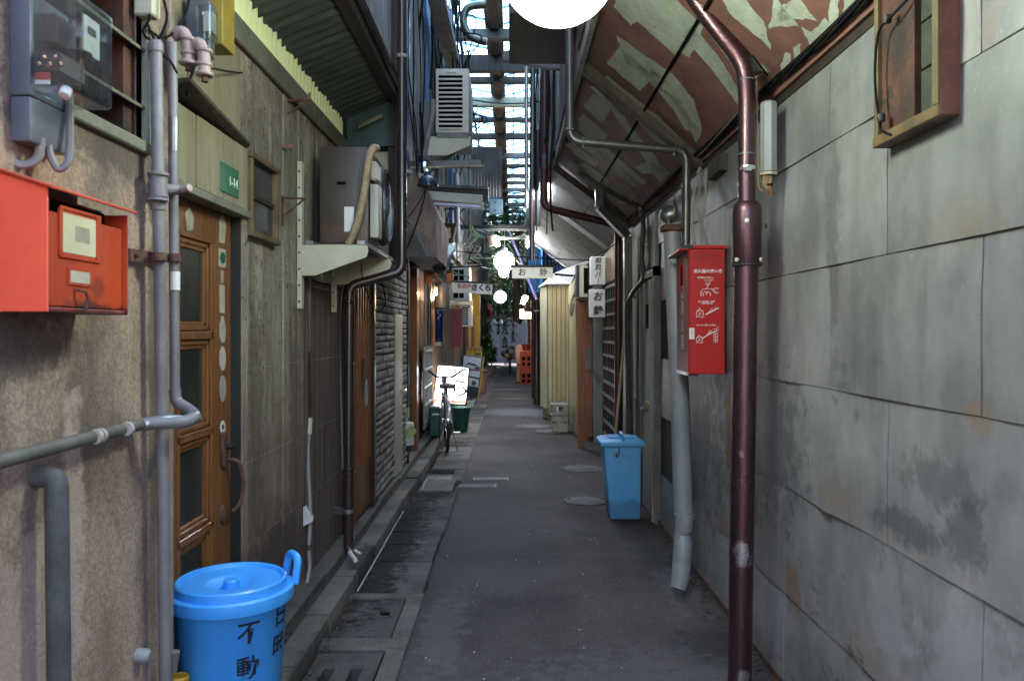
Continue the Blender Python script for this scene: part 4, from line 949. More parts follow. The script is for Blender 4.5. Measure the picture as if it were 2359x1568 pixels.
# ---- electric meter with clear case
def meter(o, label, k=1.0, group=None):
    ox, oy, oz = o
    t = thing('electric_meter', label, 'meter', (XC+.001, oy, oz), group)
    X0 = XC+.001
    part('back_plate', MB().box(X0,X0+.046*k,oy,oy+.15*k,oz+.10*k,oz+.33*k), M['greyplastic'], t, bevel=.006*k, segs=2)
    part('terminal_box', MB().box(X0,X0+.045*k,oy+.002,oy+.148*k,oz,oz+.10*k).box(X0,X0+.042*k,oy+.03*k,oy+.13*k,oz+.06*k,oz+.12*k), M['greyplastic'], t, bevel=.008*k, segs=2)
    part('cover', MB().box(X0+.050*k,X0+.155*k,oy-.004,oy+.145*k,oz+.105*k,oz+.33*k), M['clear'], t, bevel=.016*k, segs=3)
    ms = part('mechanism', MB().box(X0+.05*k,X0+.10*k,oy+.02*k,oy+.12*k,oz+.16*k,oz+.20*k).box(X0+.05*k,X0+.085*k,oy+.03*k,oy+.11*k,oz+.23*k,oz+.29*k).lathe([(.035*k,0),(.035*k,.003),(.001,.003)],(X0+.105*k,oy+.07*k,oz+.215*k),16), M['black'], t)
    part('register_plate', MB().box(X0+.130*k,X0+.134*k,oy+.055*k,oy+.12*k,oz+.215*k,oz+.30*k), M['white'], t)
    part('register_window', MB().box(X0+.135*k,X0+.1365*k,oy+.068*k,oy+.10*k,oz+.262*k,oz+.278*k), M['black'], ms)
    cp = MB()
    for i in range(5): cp.lathe([(.005,0),(.006,.006),(.002,.010)], (X0+(.06+.012*i)*k, oy+.012*k, oz+(.185 if i%2 else .17)*k), 8, (0,-1,0))
    part('terminals', cp, M['copper'], ms, kind='stuff')
    part('red_label', MB().box(X0+.052*k,X0+.085*k,oy+.006*k,oy+.008*k,oz+.135*k,oz+.152*k), M['red_print'], ms)
    part('white_label', MB().box(X0+.052*k,X0+.085*k,oy+.006*k,oy+.008*k,oz+.126*k,oz+.135*k), M['paper'], ms)
    part('seal_knob', MB().lathe([(.012*k,0),(.012*k,.02*k),(.002,.022*k)], (X0+.12*k,oy+.01*k,oz+.115*k), 14, (0,-.6,-1)), M['white'], t)
    return t
meter((0,1.70,1.915), 'electric meter in a clear box above the red mailbox', 1.0)
solo('conduit', MB().tube(rpath([P(2,-60,1.72),P(12,230,1.72),P(20,372,1.72),P(60,385,1.735),P(92,365,1.75),P(94,318,1.75)], .03), .0105, 8), M['pipe_grey'], 'left grey conduit looping up into the bottom of the electric meter', 'conduit')
solo('conduit', MB().tube(rpath([P(108,318,1.78),P(116,360,1.78),P(135,395,1.79),P(158,378,1.8),P(162,330,1.82),P(160,215,1.84)], .02), .009, 8), M['pipe_grey'], 'right grey conduit hooking under the electric meter', 'conduit')
# ---- vertical conduits at the corner
a, b = P(360,95,2.30), P(383,1640,2.34)
t = thing('grey_pipe', 'left of two grey conduits at the stucco corner', 'pipe', (a.x,a.y,0), 'upright pipes on the stucco corner')
part('tube', MB().tube([a,a.lerp(b,.5)+V((.002,0,0)),b], .0175, 14), M['pipe_grey'], t)
for f_, r_, h_ in ((.205,.026,.05),(.235,.022,.06),(.01,.021,.03)): 
    c_ = a.lerp(b,f_); part('collar', MB().lathe([(r_-.003,-h_/2),(r_,-h_/2+.004),(r_,h_/2-.004),(r_-.003,h_/2)], c_, 16), M['pipe_grey'], t)
a2, b2 = P(398,100,2.42), P(404,895,2.42)
t = thing('gas_pipe', 'right grey pipe at the corner turning along the wall as a wrapped rail', 'pipe', (a2.x,a2.y,0), 'upright pipes on the stucco corner')
part('tube', MB().tube([a2,b2], .0145, 14), M['pipe_grey'], t)
part('reflective_band', MB().tube([P(404,626,2.419),P(404,668,2.419)], .0152, 14, cap=False), M['paper'], t)
part('reflective_band', MB().tube([P(401,272,2.419),P(401,350,2.419)], .0152, 14, cap=False), M['steel'], t)
el = rpath([P(404,895,2.42),P(406,925,2.42),P(440,945,2.40),P(452,958,2.36),P(430,972,2.28),P(345,974,2.24)], .03)
part('elbow', MB().tube(el, .0175, 14), M['pipe_grey'], t)
w2 = [P(452,960,2.355),P(425,971,2.29),P(390,970,2.27),P(350,974,2.25),P(325,978,2.24)]
part('silver_wrap', MB().tube(w2, [.020,.019,.022,.0195,.019], 14), M['steel'], t)
part('rail', MB().tube([P(330,976,2.245),(XC+.05,1.75,1.234),(XC+.05,1.35,1.232)], .0165, 14), mat('olive grey lagged pipe',(.15,.14,.125),(.085,.078,.068),.6,scale=9,bump=.4), t)
for yy in (1.98,1.96,2.12): part('joint', MB().lathe([(.0185,-.006),(.0195,0),(.0185,.006)], (XC+.051,yy,1.2335), 14, (0,1,0)), M['ivory'], t)
t = thing('insulated_pipe', 'thick dark lagged pipe rising from the floor to a wall elbow below the rail', 'pipe', (-1.05,1.79,0))
part('tube', MB().tube(rpath([(XC-.01,1.79,1.165),(XC+.052,1.79,1.165),(XC+.060,1.80,-.02)], .04, 7), .0255, 16), M['pipe_dgrey'], t)
# bracket and clamps
t = thing('pipe_bracket', 'rusty flat bar bracket with clamps holding the two grey conduits', 'bracket', P(340,590,2.3))
part('bar', MB().bar(P(298,586,2.19),P(350,594,2.33),.006,.035), M['rust'], t)
part('bar', MB().bar(P(350,594,2.33),P(415,600,2.45),.006,.02), M['rust'], t)
part('clamp', MB().tube([P(367,583,2.29),P(368,601,2.29)], .022, 14), M['rust'], t)
part('clamp', MB().tube([P(402,585,2.405),P(403,603,2.405)], .019, 14), M['rust'], t)
part('bolt', MB().lathe([(.007,0),(.007,.006),(.002,.008)], P(315,588,2.22), 8, (1,0,0)), M['rust'], t)
t = thing('pipe_tee', 'grey cross fitting joining the two conduits above the bracket', 'pipe fitting', P(370,430,2.3))
part('tee', MB().tube([P(364,405,2.295),P(366,455,2.295)], [.026,.026], 14), M['pipe_grey'], t)
part('arm', MB().tube([P(345,432,2.29),P(412,438,2.40)], .016, 10), M['pipe_grey'], t)
part('valve', MB().tube([P(412,437,2.40),P(428,436,2.38),P(438,432,2.37)], [.012,.008,.011], 8), M['pipe_pink'], t)
for k, (x, y) in enumerate(((352,402),(352,460))): part('flange', MB().tube([P(365,y-3,2.29),P(365,y+3,2.29)], .030, 14), M['pipe_grey'], t)
solo('pipe_stub', MB().tube([P(398,1545,2.44),P(400,1500,2.44)], [.014,.02], 12), M['pipe_grey'], 'short open pipe stub at the foot of the stucco corner', 'pipe')
solo('wall_plug', MB().lathe([(.022,0),(.022,.03),(.015,.04),(.001,.041)], (XC,2.28,.55), 14, (1,0,-.1)), M['duct'], 'small grey cap on the stucco wall behind the left conduit near the floor', 'pipe cap')
solo('yellow_cap', MB().lathe([(.030,0),(.034,.045),(.030,.05),(.026,.046),(.001,.046)], P(412,1590,2.55), 22), M['yellow'], 'yellow serrated bottle cap at the foot of the blue pail', 'cap')
# ---- second meter with porcelain elbows
t = thing('small_meter', 'small glass fronted meter beside the mustard board above the door', 'meter', P(470,60,2.72))
part('back_board', MB().obox(P(462,70,2.78), (.09,.05,.20)), M['greyplastic'], t, bevel=.006)
part('cover', MB().obox(P(478,58,2.70), (.055,.07,.12)), M['clear'], t, bevel=.012, segs=2)
part('dial', MB().obox(P(484,55,2.71), (.03,.04,.07)), M['ivory'], t)
for (x, y, lb) in ((430,72,'left'),(467,98,'right')):
    t = thing('service_cap', f'{lb} pinkish porcelain cable elbow above the grey conduits', 'cable elbow', P(x,y,2.45), 'porcelain service elbows')
    part('elbow', MB().tube(rpath([P(x-28,y+12,2.46),P(x-8,y-2,2.45),P(x+4,y+25,2.45),P(x+5,y+70,2.45)], .03), [.017]*3+[.021]*11 if False else .019, 14), M['pipe_pink'], t)
    for yy, r_ in ((y+20,.025),(y+52,.024),(y+74,.029)):
        part('ring', MB().lathe([(r_-.004,-.006),(r_,-.002),(r_,.003),(r_-.004,.006)], P(x+5,yy,2.45), 14), M['pipe_pink'], t)
    part('core', MB().tube([P(x+5,y+75,2.45),P(x+6,y+92,2.45)], .011, 8), M['rust'], t)
solo('mustard_board', MB().obox(P(497,35,2.86), (.10,.12,.26)), M['yellow'], 'mustard yellow boxed board above the door hood', 'board', bevel=.004)
bpy.data.objects['mustard_board'].data.materials[0] = mat('mustard paint', (.30,.22,.03), (.2,.14,.02), .6, scale=6, bump=.3, rnd=0)
solo('cream_junction', MB().obox(P(340,15,2.3), (.06,.05,.07)), M['cream'], 'cream junction block among wires at the top left', 'junction box', bevel=.006)
def wire(pts, r_, m, label, group=None, n=6, nm='cable', cat='cable'):
    return solo(nm, MB().tube(pts, r_, n), M[m], label, cat, group)
def curve(pts, k=6):
    pts = [V(p) for p in pts]; out = []
    for i in range(len(pts)-1):
        p0 = pts[max(0,i-1)]; p1 = pts[i]; p2 = pts[i+1]; p3 = pts[min(len(pts)-1,i+2)]
        for j in range(k):
            t_ = j/k
            out.append(.5*((2*p1)+(p2-p0)*t_+(2*p0-5*p1+4*p2-p3)*t_*t_+(3*p1-p0-3*p2+p3)*t_**3))
    out.append(pts[-1]); return out
G1 = 'loose black cables at the top left'
wire(curve([P(330,-20,2.3),P(345,40,2.28),P(330,75,2.3),P(360,95,2.3),P(385,45,2.3),P(375,-10,2.3)]), .004, 'cable', 'black cable looping round the cream junction block', G1)
wire(curve([P(340,55,2.3),P(370,120,2.35),P(392,140,2.38),P(410,170,2.4)]), .004, 'cable', 'black cable running down behind the two conduits at the top', G1)
wire(curve([P(345,70,2.3),P(375,88,2.4),P(405,72,2.45),P(430,30,2.5),P(438,-20,2.5)]), .004, 'cable', 'black cable rising to the frame edge left of the porcelain elbows', G1)
wire(curve([P(455,120,2.6),P(445,165,2.6),P(436,190,2.6),P(432,225,2.62)]), .005, 'cable', 'frayed black cable hanging below the porcelain elbows', G1)
wire(curve([P(487,158,2.6),P(560,168,3.4),P(620,158,4.0),P(680,140,4.6)], 8), .004, 'cable', 'black cable slung from the elbow across the yellow sheets', G1)
# ---- green number plate
t = solo('number_plate', MB().obox((XB+.034,3.13,2.105), (.004,.20,.115)), M['green_plate'], 'worn green number plate on the cream boards above the door', 'sign', bevel=.0015)
text('numerals', '1-14', .055, (XB+.0368,3.165,2.10), (0,1,0), (0,0,1), M['white_print'], t)
# ---- wall hooks and flex conduits on boards
t = thing('wall_bracket', 'rusty triangular shelf bracket under the yellow corrugated sheets', 'bracket', (XB,3.95,2.7))
part('arm', MB().bar(P(663,232,4.05),P(714,232,4.05),.012,.012), M['rust'], t)
part('strut', MB().bar(P(655,268,4.05),P(708,234,4.05),.008,.008), M['rust'], t)
part('tip', MB().bar(P(712,232,4.05),P(714,214,4.05),.012,.008), M['beam'], t)
t = thing('wall_bracket', 'thin triangular shelf bracket left of the brown condenser', 'bracket', (XB,3.7,2))
part('arm', MB().bar(P(650,456,3.95),P(705,458,3.95),.010,.010), M['rust'], t)
part('strut', MB().bar(P(652,498,3.95),P(700,460,3.95),.008,.008), M['rust'], t)
part('post', MB().bar(P(651,452,3.95),P(651,520,3.95),.012,.008), M['rust'], t)
t = thing('wall_hook', 'rusty angle hook with red tip on the faded boards', 'hook', (XB,3.8,2.3))
part('post', MB().bar(P(645,340,3.95),P(644,410,3.95),.012,.010), M['rust'], t)
part('tip', MB().bar(P(645,338,3.95),P(676,338,3.95),.012,.016), M['poster_red'], t)
t = thing('wall_conduit', 'thin pale conduit running down the brown boards past a slanting white socket box', 'conduit', (XB,4.6,.1))
cpts = [P(713,640,4.45),P(711,780,4.5),P(714,960,4.5)]
part('flex_tube', MB().tube(cpts, [.013]*3, 8), mat('brown flex',(.17,.12,.10),(.1,.07,.06),.7,bump=.4), t)
fl = MB()
for k in range(46):
    c_ = P(712,810,4.47).lerp(P(714,958,4.49), k/45); fl.lathe([(.013,-.002),(.0165,0),(.013,.002)], c_, 8)
part('ribbing', fl, M['rust'], t, kind='stuff')
part('joint', MB().tube([P(715,962,4.47),P(713,1000,4.46)], .015, 8), M['ivory'], t)
part('lower_tube', MB().tube(curve([P(713,1000,4.46),P(710,1050,4.45),P(715,1180,4.42),P(712,1260,4.38),P(713,1310,4.35),P(701,1375,4.25)]), .011, 8), M['duct'], t)
part('socket_box', MB().prism([P(690,1165,4.36),P(706,1170,4.36),P(722,1195,4.36),P(720,1202,4.36),P(692,1216,4.36)], (-.01,.07,0)), M['white'], t, bevel=.004)
part('band', MB().tube([P(712,1255,4.375),P(713,1266,4.37)], .013, 8), M['rust'], t)
# ---- condenser unit on its brackets
ax0, ax1, ay0, ay1, az0, az1 = -1.09, -.815, 4.40, 5.16, 1.995, 2.545
t = thing('condenser_unit', 'brown air conditioner condenser on cream brackets high on the left wall', 'air conditioner', (-.95,4.8,az0))
part('case', MB().box(ax0,ax1,ay0,ay1,az0,az1), M['brownbox'], t, bevel=.012, segs=2)
hd = part('grip', MB().box(-1.0,-.93,ay0-.004,ay0+.0,2.315,2.355), M['brownbox'], t, bevel=.002)
part('grip_recess', MB().box(-.99,-.94,ay0-.0055,ay0-.0042,2.325,2.343), M['void'], hd)
part('grille_ring', MB().lathe([(.24,0),(.235,.035),(.21,.045),(.205,.03)], (ax1,4.86,2.27), 36, (1,0,0)), M['brownbox'], t)
fanm = MB()
for k in range(1,12): fanm.lathe([(.018*k+.004,0),(.018*k+.004,.004),(.018*k,.004),(.018*k,0)], (ax1+.03,4.86,2.27), 30, (1,0,0))
part('fan_guard', fanm, M['steel'], t, kind='stuff')
part('fan_void', MB().lathe([(.205,0),(.205,.004),(.001,.004)], (ax1+.008,4.86,2.27), 30, (1,0,0)), M['void'], t)
part('hub', MB().lathe([(.06,0),(.06,.008),(.05,.012),(.001,.013)], (ax1+.032,4.86,2.27), 20, (1,0,0)), M['greyplastic'], t)
part('side_cover', MB().box(ax1+.002,ax1+.055,4.44,4.56,2.03,2.34), M['ivory'], t, bevel=.015, segs=2)
part('top_cover', MB().box(ax1+.002,ax1+.045,4.44,4.58,2.36,2.47), M['ivory'], t, bevel=.012)
part('sticker', MB().obox(P(805,505,4.392), (.055,.002,.14)), M['paper'], t)
hs = curve([P(862,340,4.33),P(850,365,4.32),P(838,450,4.33),P(822,520,4.34),P(803,562,4.36)])
part('insulated_hose', MB().tube([P(868,342,4.42)]+hs, .022, 12), M['tape'], t)
part('foot', MB().box(-1.08,-.82,4.42,4.47,1.97,1.994).box(-1.08,-.82,5.05,5.10,1.97,1.994), M['steel'], t)
t = thing('condenser_bracket', 'pair of cream steel brackets carrying the brown condenser', 'bracket', (XB,4.3,1.9))
for yy, lab in ((4.22,'near'),(5.02,'far')):
    part('rail', MB().box(XB+.002,XB+.03,yy,yy+.045,1.62,2.42), M['cream'], t, bevel=.003)
    hb = MB()
    part('arm', MB().prism([(XB+.03,yy,1.965),(-.785,yy,1.962),(-.78,yy,1.93),(-.79,yy,1.90),(XB+.10,yy,1.80),(XB+.03,yy,1.80)], (0,.004,0)).box(XB+.03,-.79,yy+.004,yy+.035,1.958,1.966), M['cream'], t)
    for k in range(9): hb.lathe([(.0065,0),(.0065,.002),(.001,.002)], (XB+.016,yy-.001,1.66+k*.088), 8, (0,-1,0))
    part('bolt_holes', hb, M['rust'], t, kind='stuff')
part('cross_channel', MB().box(-.86,-.82,4.0,5.3,1.968,1.99) if False else MB().box(-.84,-.80,4.22,5.25,1.968,1.99), M['steel'], t)
part('cross_channel', MB().box(-1.12,-1.08,4.22,5.06,1.968,1.99), M['steel'], t)
# ---- brown downpipe with offset
t = thing('brown_downpipe', 'dark brown downpipe stepping sideways below the condenser', 'downpipe', (-.72,5.05,0))
pts = rpath([(-.715,5.05,5.9),(-.715,5.05,1.885),(-1.045,5.0,1.79),(-1.045,4.96,.10),(-.965,4.93,.06),(-.95,4.92,.02)], .06, 6)
part('tube', MB().tube(pts, .032, 18), M['pipe_brown'], t)
for p_ in ((-.715,5.05,3.28),(-1.045,4.985,1.69),(-1.045,4.97,.62),(-1.045,4.98,1.28)):
    part('socket', MB().lathe([(.033,-.012),(.036,-.008),(.036,.008),(.033,.012)], p_, 18), M['pipe_brown'] if p_[2] < 3 else M['upper_white'], t)
part('wall_clip', MB().tube([(-1.045,4.965,.34),(-1.045,4.965,.365)], .035, 18), M['steel'], t)
part('clip_arm', MB().bar((-1.08,4.965,.35),(-1.15,5.0,.35),.02,.04), M['steel'], t)
solo('pvc_offcut', MB().tube([P(806,1272,4.75),P(820,1290,4.62)], .013, 8), M['white'], 'short white tube lying under the outlet of the brown downpipe', 'pipe')
wire(curve([P(790,660,5.3),P(782,760,5.3),P(786,900,5.3),P(790,1080,5.3)]), .008, 'wirewhite', 'white cord hanging beside the brown downpipe')
wire(curve([P(832,605,4.9),P(838,650,5.0),P(865,715,5.2),P(888,700,5.3),P(880,640,5.2),P(876,592,5.1)]), .0035, 'cable', 'thin black cable looping below the brown condenser')
wire(curve([P(985,418,6.0),P(972,480,6.0),P(945,555,6.0),P(925,600,5.8),P(922,640,5.6)]), .006, 'cable', 'black cable falling past the stucco duct beside the downpipe')
wire(curve([P(985,418,6.0),P(975,450,6.0),P(940,500,5.9),P(930,480,5.9)]), .004, 'cable', 'thin cable crossing the speckled duct')
# gas regulator
t = thing('gas_meter_box', 'small white meter box with a green note by the stone wall', 'meter', P(935,1000,8.1))
part('case', MB().obox(P(937,1000,8.1)+V((0,.05,0)), (.13,.1,.24)), M['white'], t, bevel=.012, segs=2)
part('regulator', MB().tube([P(935,970,8.08),P(933,952,8.08),P(932,938,8.08)], [.03,.028,.018], 10).tube([P(940,962,8.05),P(941,940,8.05)], .018, 8), M['ivory'], t)
part('note', MB().prism([P(933,990,8.02),P(951,978,8.02),P(961,995,8.02),P(943,1008,8.02)], (0,.003,0)), mat('pale green paper',(.40,.50,.20),rough=.7,bump=0,rnd=0), t)
part('pipe', MB().tube([P(932,1026,8.1),P(932,1090,8.1)], .013, 8), M['pipe_grey'], t)
# ---- upper condenser facing the camera
uy = 7.0
def Pz(y, Y): return 1.5-(y-762)/K*Y
def Px(x, Y): return (x-1180)/K*Y
t = thing('condenser_unit', 'cream condenser with horizontal louvres high against the skylight', 'air conditioner', P(1035,310,uy))
x0, x1, z1, z0 = Px(1004,uy), Px(1081,uy), Pz(158,uy), Pz(306,uy)
part('case', MB().box(x0,x1,uy,uy+.7,z0,z1), M['ivory'], t, bevel=.012, segs=2)
part('recess', MB().box(x0+.028,Px(1066,uy),uy-.003,uy-.001,z0+.035,z1-.06), M['void'], t)
n_ = 12; hh = (z1-.06-z0-.035)/n_
lv = mesh('louvre', MB().box(-.5,.5,-.5,.5,-.5,.5), M['ivory'], bevel=.05)
for k in range(n_+1):
    piece('louvre', lv, t, ((x0+.028+Px(1066,uy))/2, uy-.008, z0+.035+hh*k), (Px(1066,uy)-x0-.028, .014, .016))
part('grip', MB().box(x0+.1,x0+.19,uy-.012,uy,z1-.045,z1-.02), M['ivory'], t, bevel=.006)
part('base_tray', MB().box(x0+.01,x1,uy-.01,uy+.7,z0-.045,z0-.004), M['beam'], t)
part('pipe_wrap', MB().tube(curve([P(1000,230,6.98),P(996,270,6.98),P(985,320,6.98),P(978,360,6.98)]), .022, 10), M['upper_white'], t)
t = thing('condenser_bracket', 'rust stained cream bracket under the louvred condenser', 'bracket', P(1035,350,uy))
part('arm', MB().prism([P(985,315,uy),P(1085,315,uy),P(1083,335,uy),P(1030,358,uy),P(985,358,uy)], (0,.02,0)), M['cream'], t)
part('arm', MB().prism([P(990,330,uy+.6),P(1080,330,uy+.6),P(1030,372,uy+.6),P(990,372,uy+.6)], (0,.02,0)), M['cream'], t)
part('post', MB().obox(P(983,300,uy+.1), (.05,.06,.5)), M['beam'], t)
solo('grey_rod', MB().bar(P(930,380,6.5),P(1108,376,6.5),.03,.05), M['beam'], 'dark horizontal bar under the upper condenser bracket', 'bar')
solo('rusted_bar', MB().tube([P(932,388,6.45),P(1118,383,6.45)], .010, 8), mat('rusty cream bar',(.46,.42,.25),(.14,.06,.03),.7,scale=9,bump=.4,rnd=0), 'thin rusty cream rod crossing below the condenser', 'bar')
t = thing('glass_meter', 'small glass jar meter hanging from the dark bar', 'meter', P(975,380,6.4))
part('cap', MB().obox(P(975,366,6.4), (.10,.06,.05)), M['bellmetal'], t, bevel=.005)
part('jar', MB().obox(P(975,385,6.4), (.07,.06,.09)), M['chrome'], t, bevel=.02, segs=2)
part('face', MB().obox(P(975,390,6.36), (.05,.01,.05)), M['cream'], t, bevel=.01)
t = thing('bell_lamp', 'dark blue enamel bell lampshade beside the stucco duct', 'lamp', P(986,415,6.3))
part('shade', MB().lathe([(.085,0),(.088,.008),(.078,.05),(.05,.085),(.025,.095),(.022,.12),(.001,.12)], P(986,431,6.3), 24, (0,0,1)), M['bellmetal'], t)
part('stem', MB().tube([P(986,400,6.3),P(1000,388,6.35)], .012, 8), M['black'], t)
# fluorescent fitting under its board
t = thing('fluorescent_fitting', 'unlit cream fluorescent batten with bare tube under a dark board', 'light', P(1050,460,7.2))
a, b = P(986,452,7.2), P(1113,462,7.2)
part('housing', MB().bar(a, b, .09, .085), M['ivory'], t, bevel=.006)
part('tube', MB().tube([P(989,469,7.15),P(1107,478,7.15)], .016, 12), M['tubeoff'], t)
part('end_holder', MB().bar(P(986,463,7.15),P(986,476,7.15),.03,.03), M['ivory'], t); part('end_holder', MB().bar(P(1111,468,7.15),P(1111,484,7.15),.03,.03), M['ivory'], t)
t = thing('light_board', 'dark roofed board above the unlit fluorescent batten', 'board', P(1050,440,7.3))
part('board', MB().bar(P(983,444,7.3), P(1126,452,7.3), .16, .10), M['dkwood'], t)
part('cap_sheet', MB().bar(P(980,432,7.3), P(1126,438,7.3), .22, .03), M['awn_dark'], t)
solo('grey_upright', MB().tube([P(1051,400,8.4),P(1055,560,8.4)], .032, 12), M['duct'], 'pale grey upright pipe behind the unlit batten', 'pipe')
t = thing('box_lantern', 'brown box lantern with yellowed panel above the mirror sheet', 'lantern', P(1030,535,7.6))
part('case', MB().prism([P(1012,514,7.6),P(1052,514,7.6),P(1043,553,7.6),P(1012,553,7.6)], (0,.2,0)), M['rust'], t)
part('panel', MB().obox(P(1028,537,7.58), (.09,.01,.10)), M['label'], t)
part('hanger', MB().tube([P(1030,514,7.6),P(1034,490,7.6)], .008, 6), M['black'], t)
t = thing('mirror_sheet', 'tilted shiny metal reflector with copper glints', 'reflector', P(1030,600,7.6))
part('reflector', MB().prism([P(1036,560,7.6),P(1051,568,7.6),P(1022,648,7.3),P(1005,632,7.3)], (-.01,.02,-.01)), M['chrome'], t)
part('copper_face', MB().prism([P(1012,580,7.42),P(1033,586,7.45),P(1018,635,7.28),P(1003,628,7.28)], (-.01,.02,-.01)), M['copper'], t)
part('lower_lip', MB().prism([P(985,603,7.3),P(1006,604,7.3),P(1032,640,7.2),P(1024,650,7.2)], (0,.02,0)), M['beam'], t)
# banners
t = thing('blue_banner', 'narrow blue cloth banner with white strokes on the left', 'banner', P(1010,740,12))
rows = []
for j in range(9):
    f_ = j/8; row = []
    for i in range(9):
        g_ = i/8; p_ = P(1001+g_*20+ f_*3 - (f_*3*g_), 688+f_*98+6*g_*(1-f_), 11.3); p_.y += .05*math.sin(g_*9+f_*2); row.append(p_)
    rows.append(row)
part('cloth', MB().sheet(rows, (0,.004,0)), M['noren'], t, smooth=60)
sm_ = MB()
for (x, y, h_) in ((1010,705,6),(1009,718,10),(1010,732,7),(1015,708,6),(1015,726,5)): sm_.obox(P(x,y,11.20), (.015,.003,h_/K*11.7))
part('white_strokes', sm_, M['white_print'], t, kind='stuff')
solo('white_clip', MB().obox(P(1010,792,11.6), (.08,.04,.05)), M['white'], 'white block under the blue banner', 'block')
t = thing('maroon_curtain', 'flat dark maroon hanging board on the left', 'curtain', P(1050,760,13.6))
part('cloth', MB().prism([P(1035,712,13.6),P(1066,710,13.6),P(1064,799,13.6),P(1037,799,13.6)], (0,.05,0)), M['maroon'], t)
solo('rolled_awning', MB().tube([P(1028,700,13.3),P(1084,700,13.3)], .06, 14), mat('rusty rolled sheet',(.40,.38,.33),(.22,.11,.05),.7,scale=7,bump=.3,rnd=0), 'rust stained rolled awning above the maroon curtain', 'awning')
def ac_small(x0, x1, y0, y1, Y, label, grid):
    t = thing('condenser_unit', label, 'air conditioner', P((x0+x1)/2, y1, Y))
    a, b = P(x0,y1,Y), P(x1,y0,Y)
    part('case', MB().box(a.x,b.x,Y,Y+.6,a.z,b.z), M['white'], t, bevel=.01)
    g0, g1, h0, h1 = a.x+.03, b.x-(b.x-a.x)*.28, a.z+.03, b.z-.04
    part('recess', MB().box(g0,g1,Y-.004,Y-.002,h0,h1), M['void'], t)
    for k in range(grid[0]+1): part('louvre', MB().box(g0,g1,Y-.014,Y-.004,h0+(h1-h0)*k/grid[0]-.006,h0+(h1-h0)*k/grid[0]+.006), M['white'], t)
    for k in range(grid[1]+1 if grid[1] else 0): part('bar', MB().box(g0+(g1-g0)*k/grid[1]-.006,g0+(g1-g0)*k/grid[1]+.006,Y-.016,Y-.014,h0,h1), M['white'], t)
    return t
ac_small(1040,1082,614,692,11.8,'white condenser with square grille behind the pink lettered sign',(5,2))
ac_small(1060,1087,703,752,15.5,'small white condenser with slotted side in front of the yellow wall',(9,0))
t = solo('hung_box', MB().lathe([(.10,-.2),(.13,-.17),(.13,.13),(.10,.16),(.001,.16)], P(1020,680,10.6), 14, sx=.8), M['greyplastic'], 'rounded grey box hanging left of the pink lettered sign', 'box')
t = thing('meter_lamps', 'small chrome meter fittings hanging above the blue banner', 'fitting', P(1000,650,10.2))
part('jar', MB().obox(P(998,648,10.2), (.05,.04,.10)), M['chrome'], t, bevel=.015); part('jar', MB().obox(P(1004,666,10.3), (.05,.04,.08)), M['white'], t, bevel=.015)
part('bulb', MB().lathe([(.001,-.02),(.016,-.012),(.02,0),(.016,.012),(.001,.02)], P(1004,677,10.25), 12), M['lamp_warm'], t)
# izakaya sign
t = thing('hanging_sign', 'hanging white board with three small red characters then black kana', 'sign', P(1091,662,10.2))
a, b, c_, d_ = P(1041,650,10.2), P(1135,655,10.2), P(1134,679,10.2), P(1044,672,10.2)
part('panel', MB().prism([a,b,c_,d_], (0,.06,0)), M['paper'], t, bevel=.004)
part('top_rail', MB().bar(P(1039,648,10.23),P(1137,653,10.23),.08,.02), M['black'], t)
tx = (b-a).normalized()
text('red_characters', '居酒屋', .062, P(1070,660,10.19), tx, (0,0,1), M['red_print'], t, spacing=1.1, bold=.0006)
text('black_kana', 'さくら', .088, P(1109,663.5,10.19), tx, (0,0,1), M['ink'], t, bold=.005)
# ---- lit stand sign and bicycle
sy = 11.5
t = thing('lit_stand_sign', 'glowing white standing signboard behind the bicycle', 'sign', P(1042,935,sy))
q = [P(1010,842,sy),P(1079,848,sy),P(1072,930,sy),P(1000,926,sy)]
part('panel', MB().prism(q, (0,.14,0)), M['sign_on'], t, bevel=.02, segs=2)
part('frame', MB().prism([p_+V(((1 if i in (1,2) else -1)*.02,.02,(1 if i < 2 else -1)*.02)) for i, p_ in enumerate(q)], (0,.10,0)), M['dkwood'], t, bevel=.015)
part('red_strip', MB().prism([P(1000.5,918,sy-.01),P(1073.5,924,sy-.01),P(1073,929,sy-.01),P(1000,926,sy-.01)], (0,.008,0)), mat('red lit strip',(.6,.02,.02),emis=((1,.05,.03),.9),bump=0,rnd=0), t)
text('kanji', '居酒屋', .105, P(1044,866,sy-.012), (1,0,0), (0,0,1), M['ink'], t, spacing=1.35, bold=.0012)
text('kana', 'さ\nく\nら', .17, P(1022,880,sy-.012), (1,0,0), (0,0,1), M['ink'], t, line=.9) if False else None
text('kana', 'ら', .29, P(1059,897,sy-.012), (1,0,0), (0,0,1), M['ink'], t, bold=.004)
part('legs', MB().box(q[3].x+.05,q[3].x+.09,sy+.02,sy+.06,0,.25).box(q[2].x-.09,q[2].x-.05,sy+.02,sy+.06,0,.25), M['black'], t, kind='stuff')
t = thing('bicycle', 'black utility bicycle with rear rack parked in front of the lit sign', 'bicycle', (-.85,9.9,0))
RW = V((-.80,9.62,.33)); FW = V((-.93,10.70,.33)); fwd = (FW-RW).normalized(); side = V((fwd.y,-fwd.x,0))
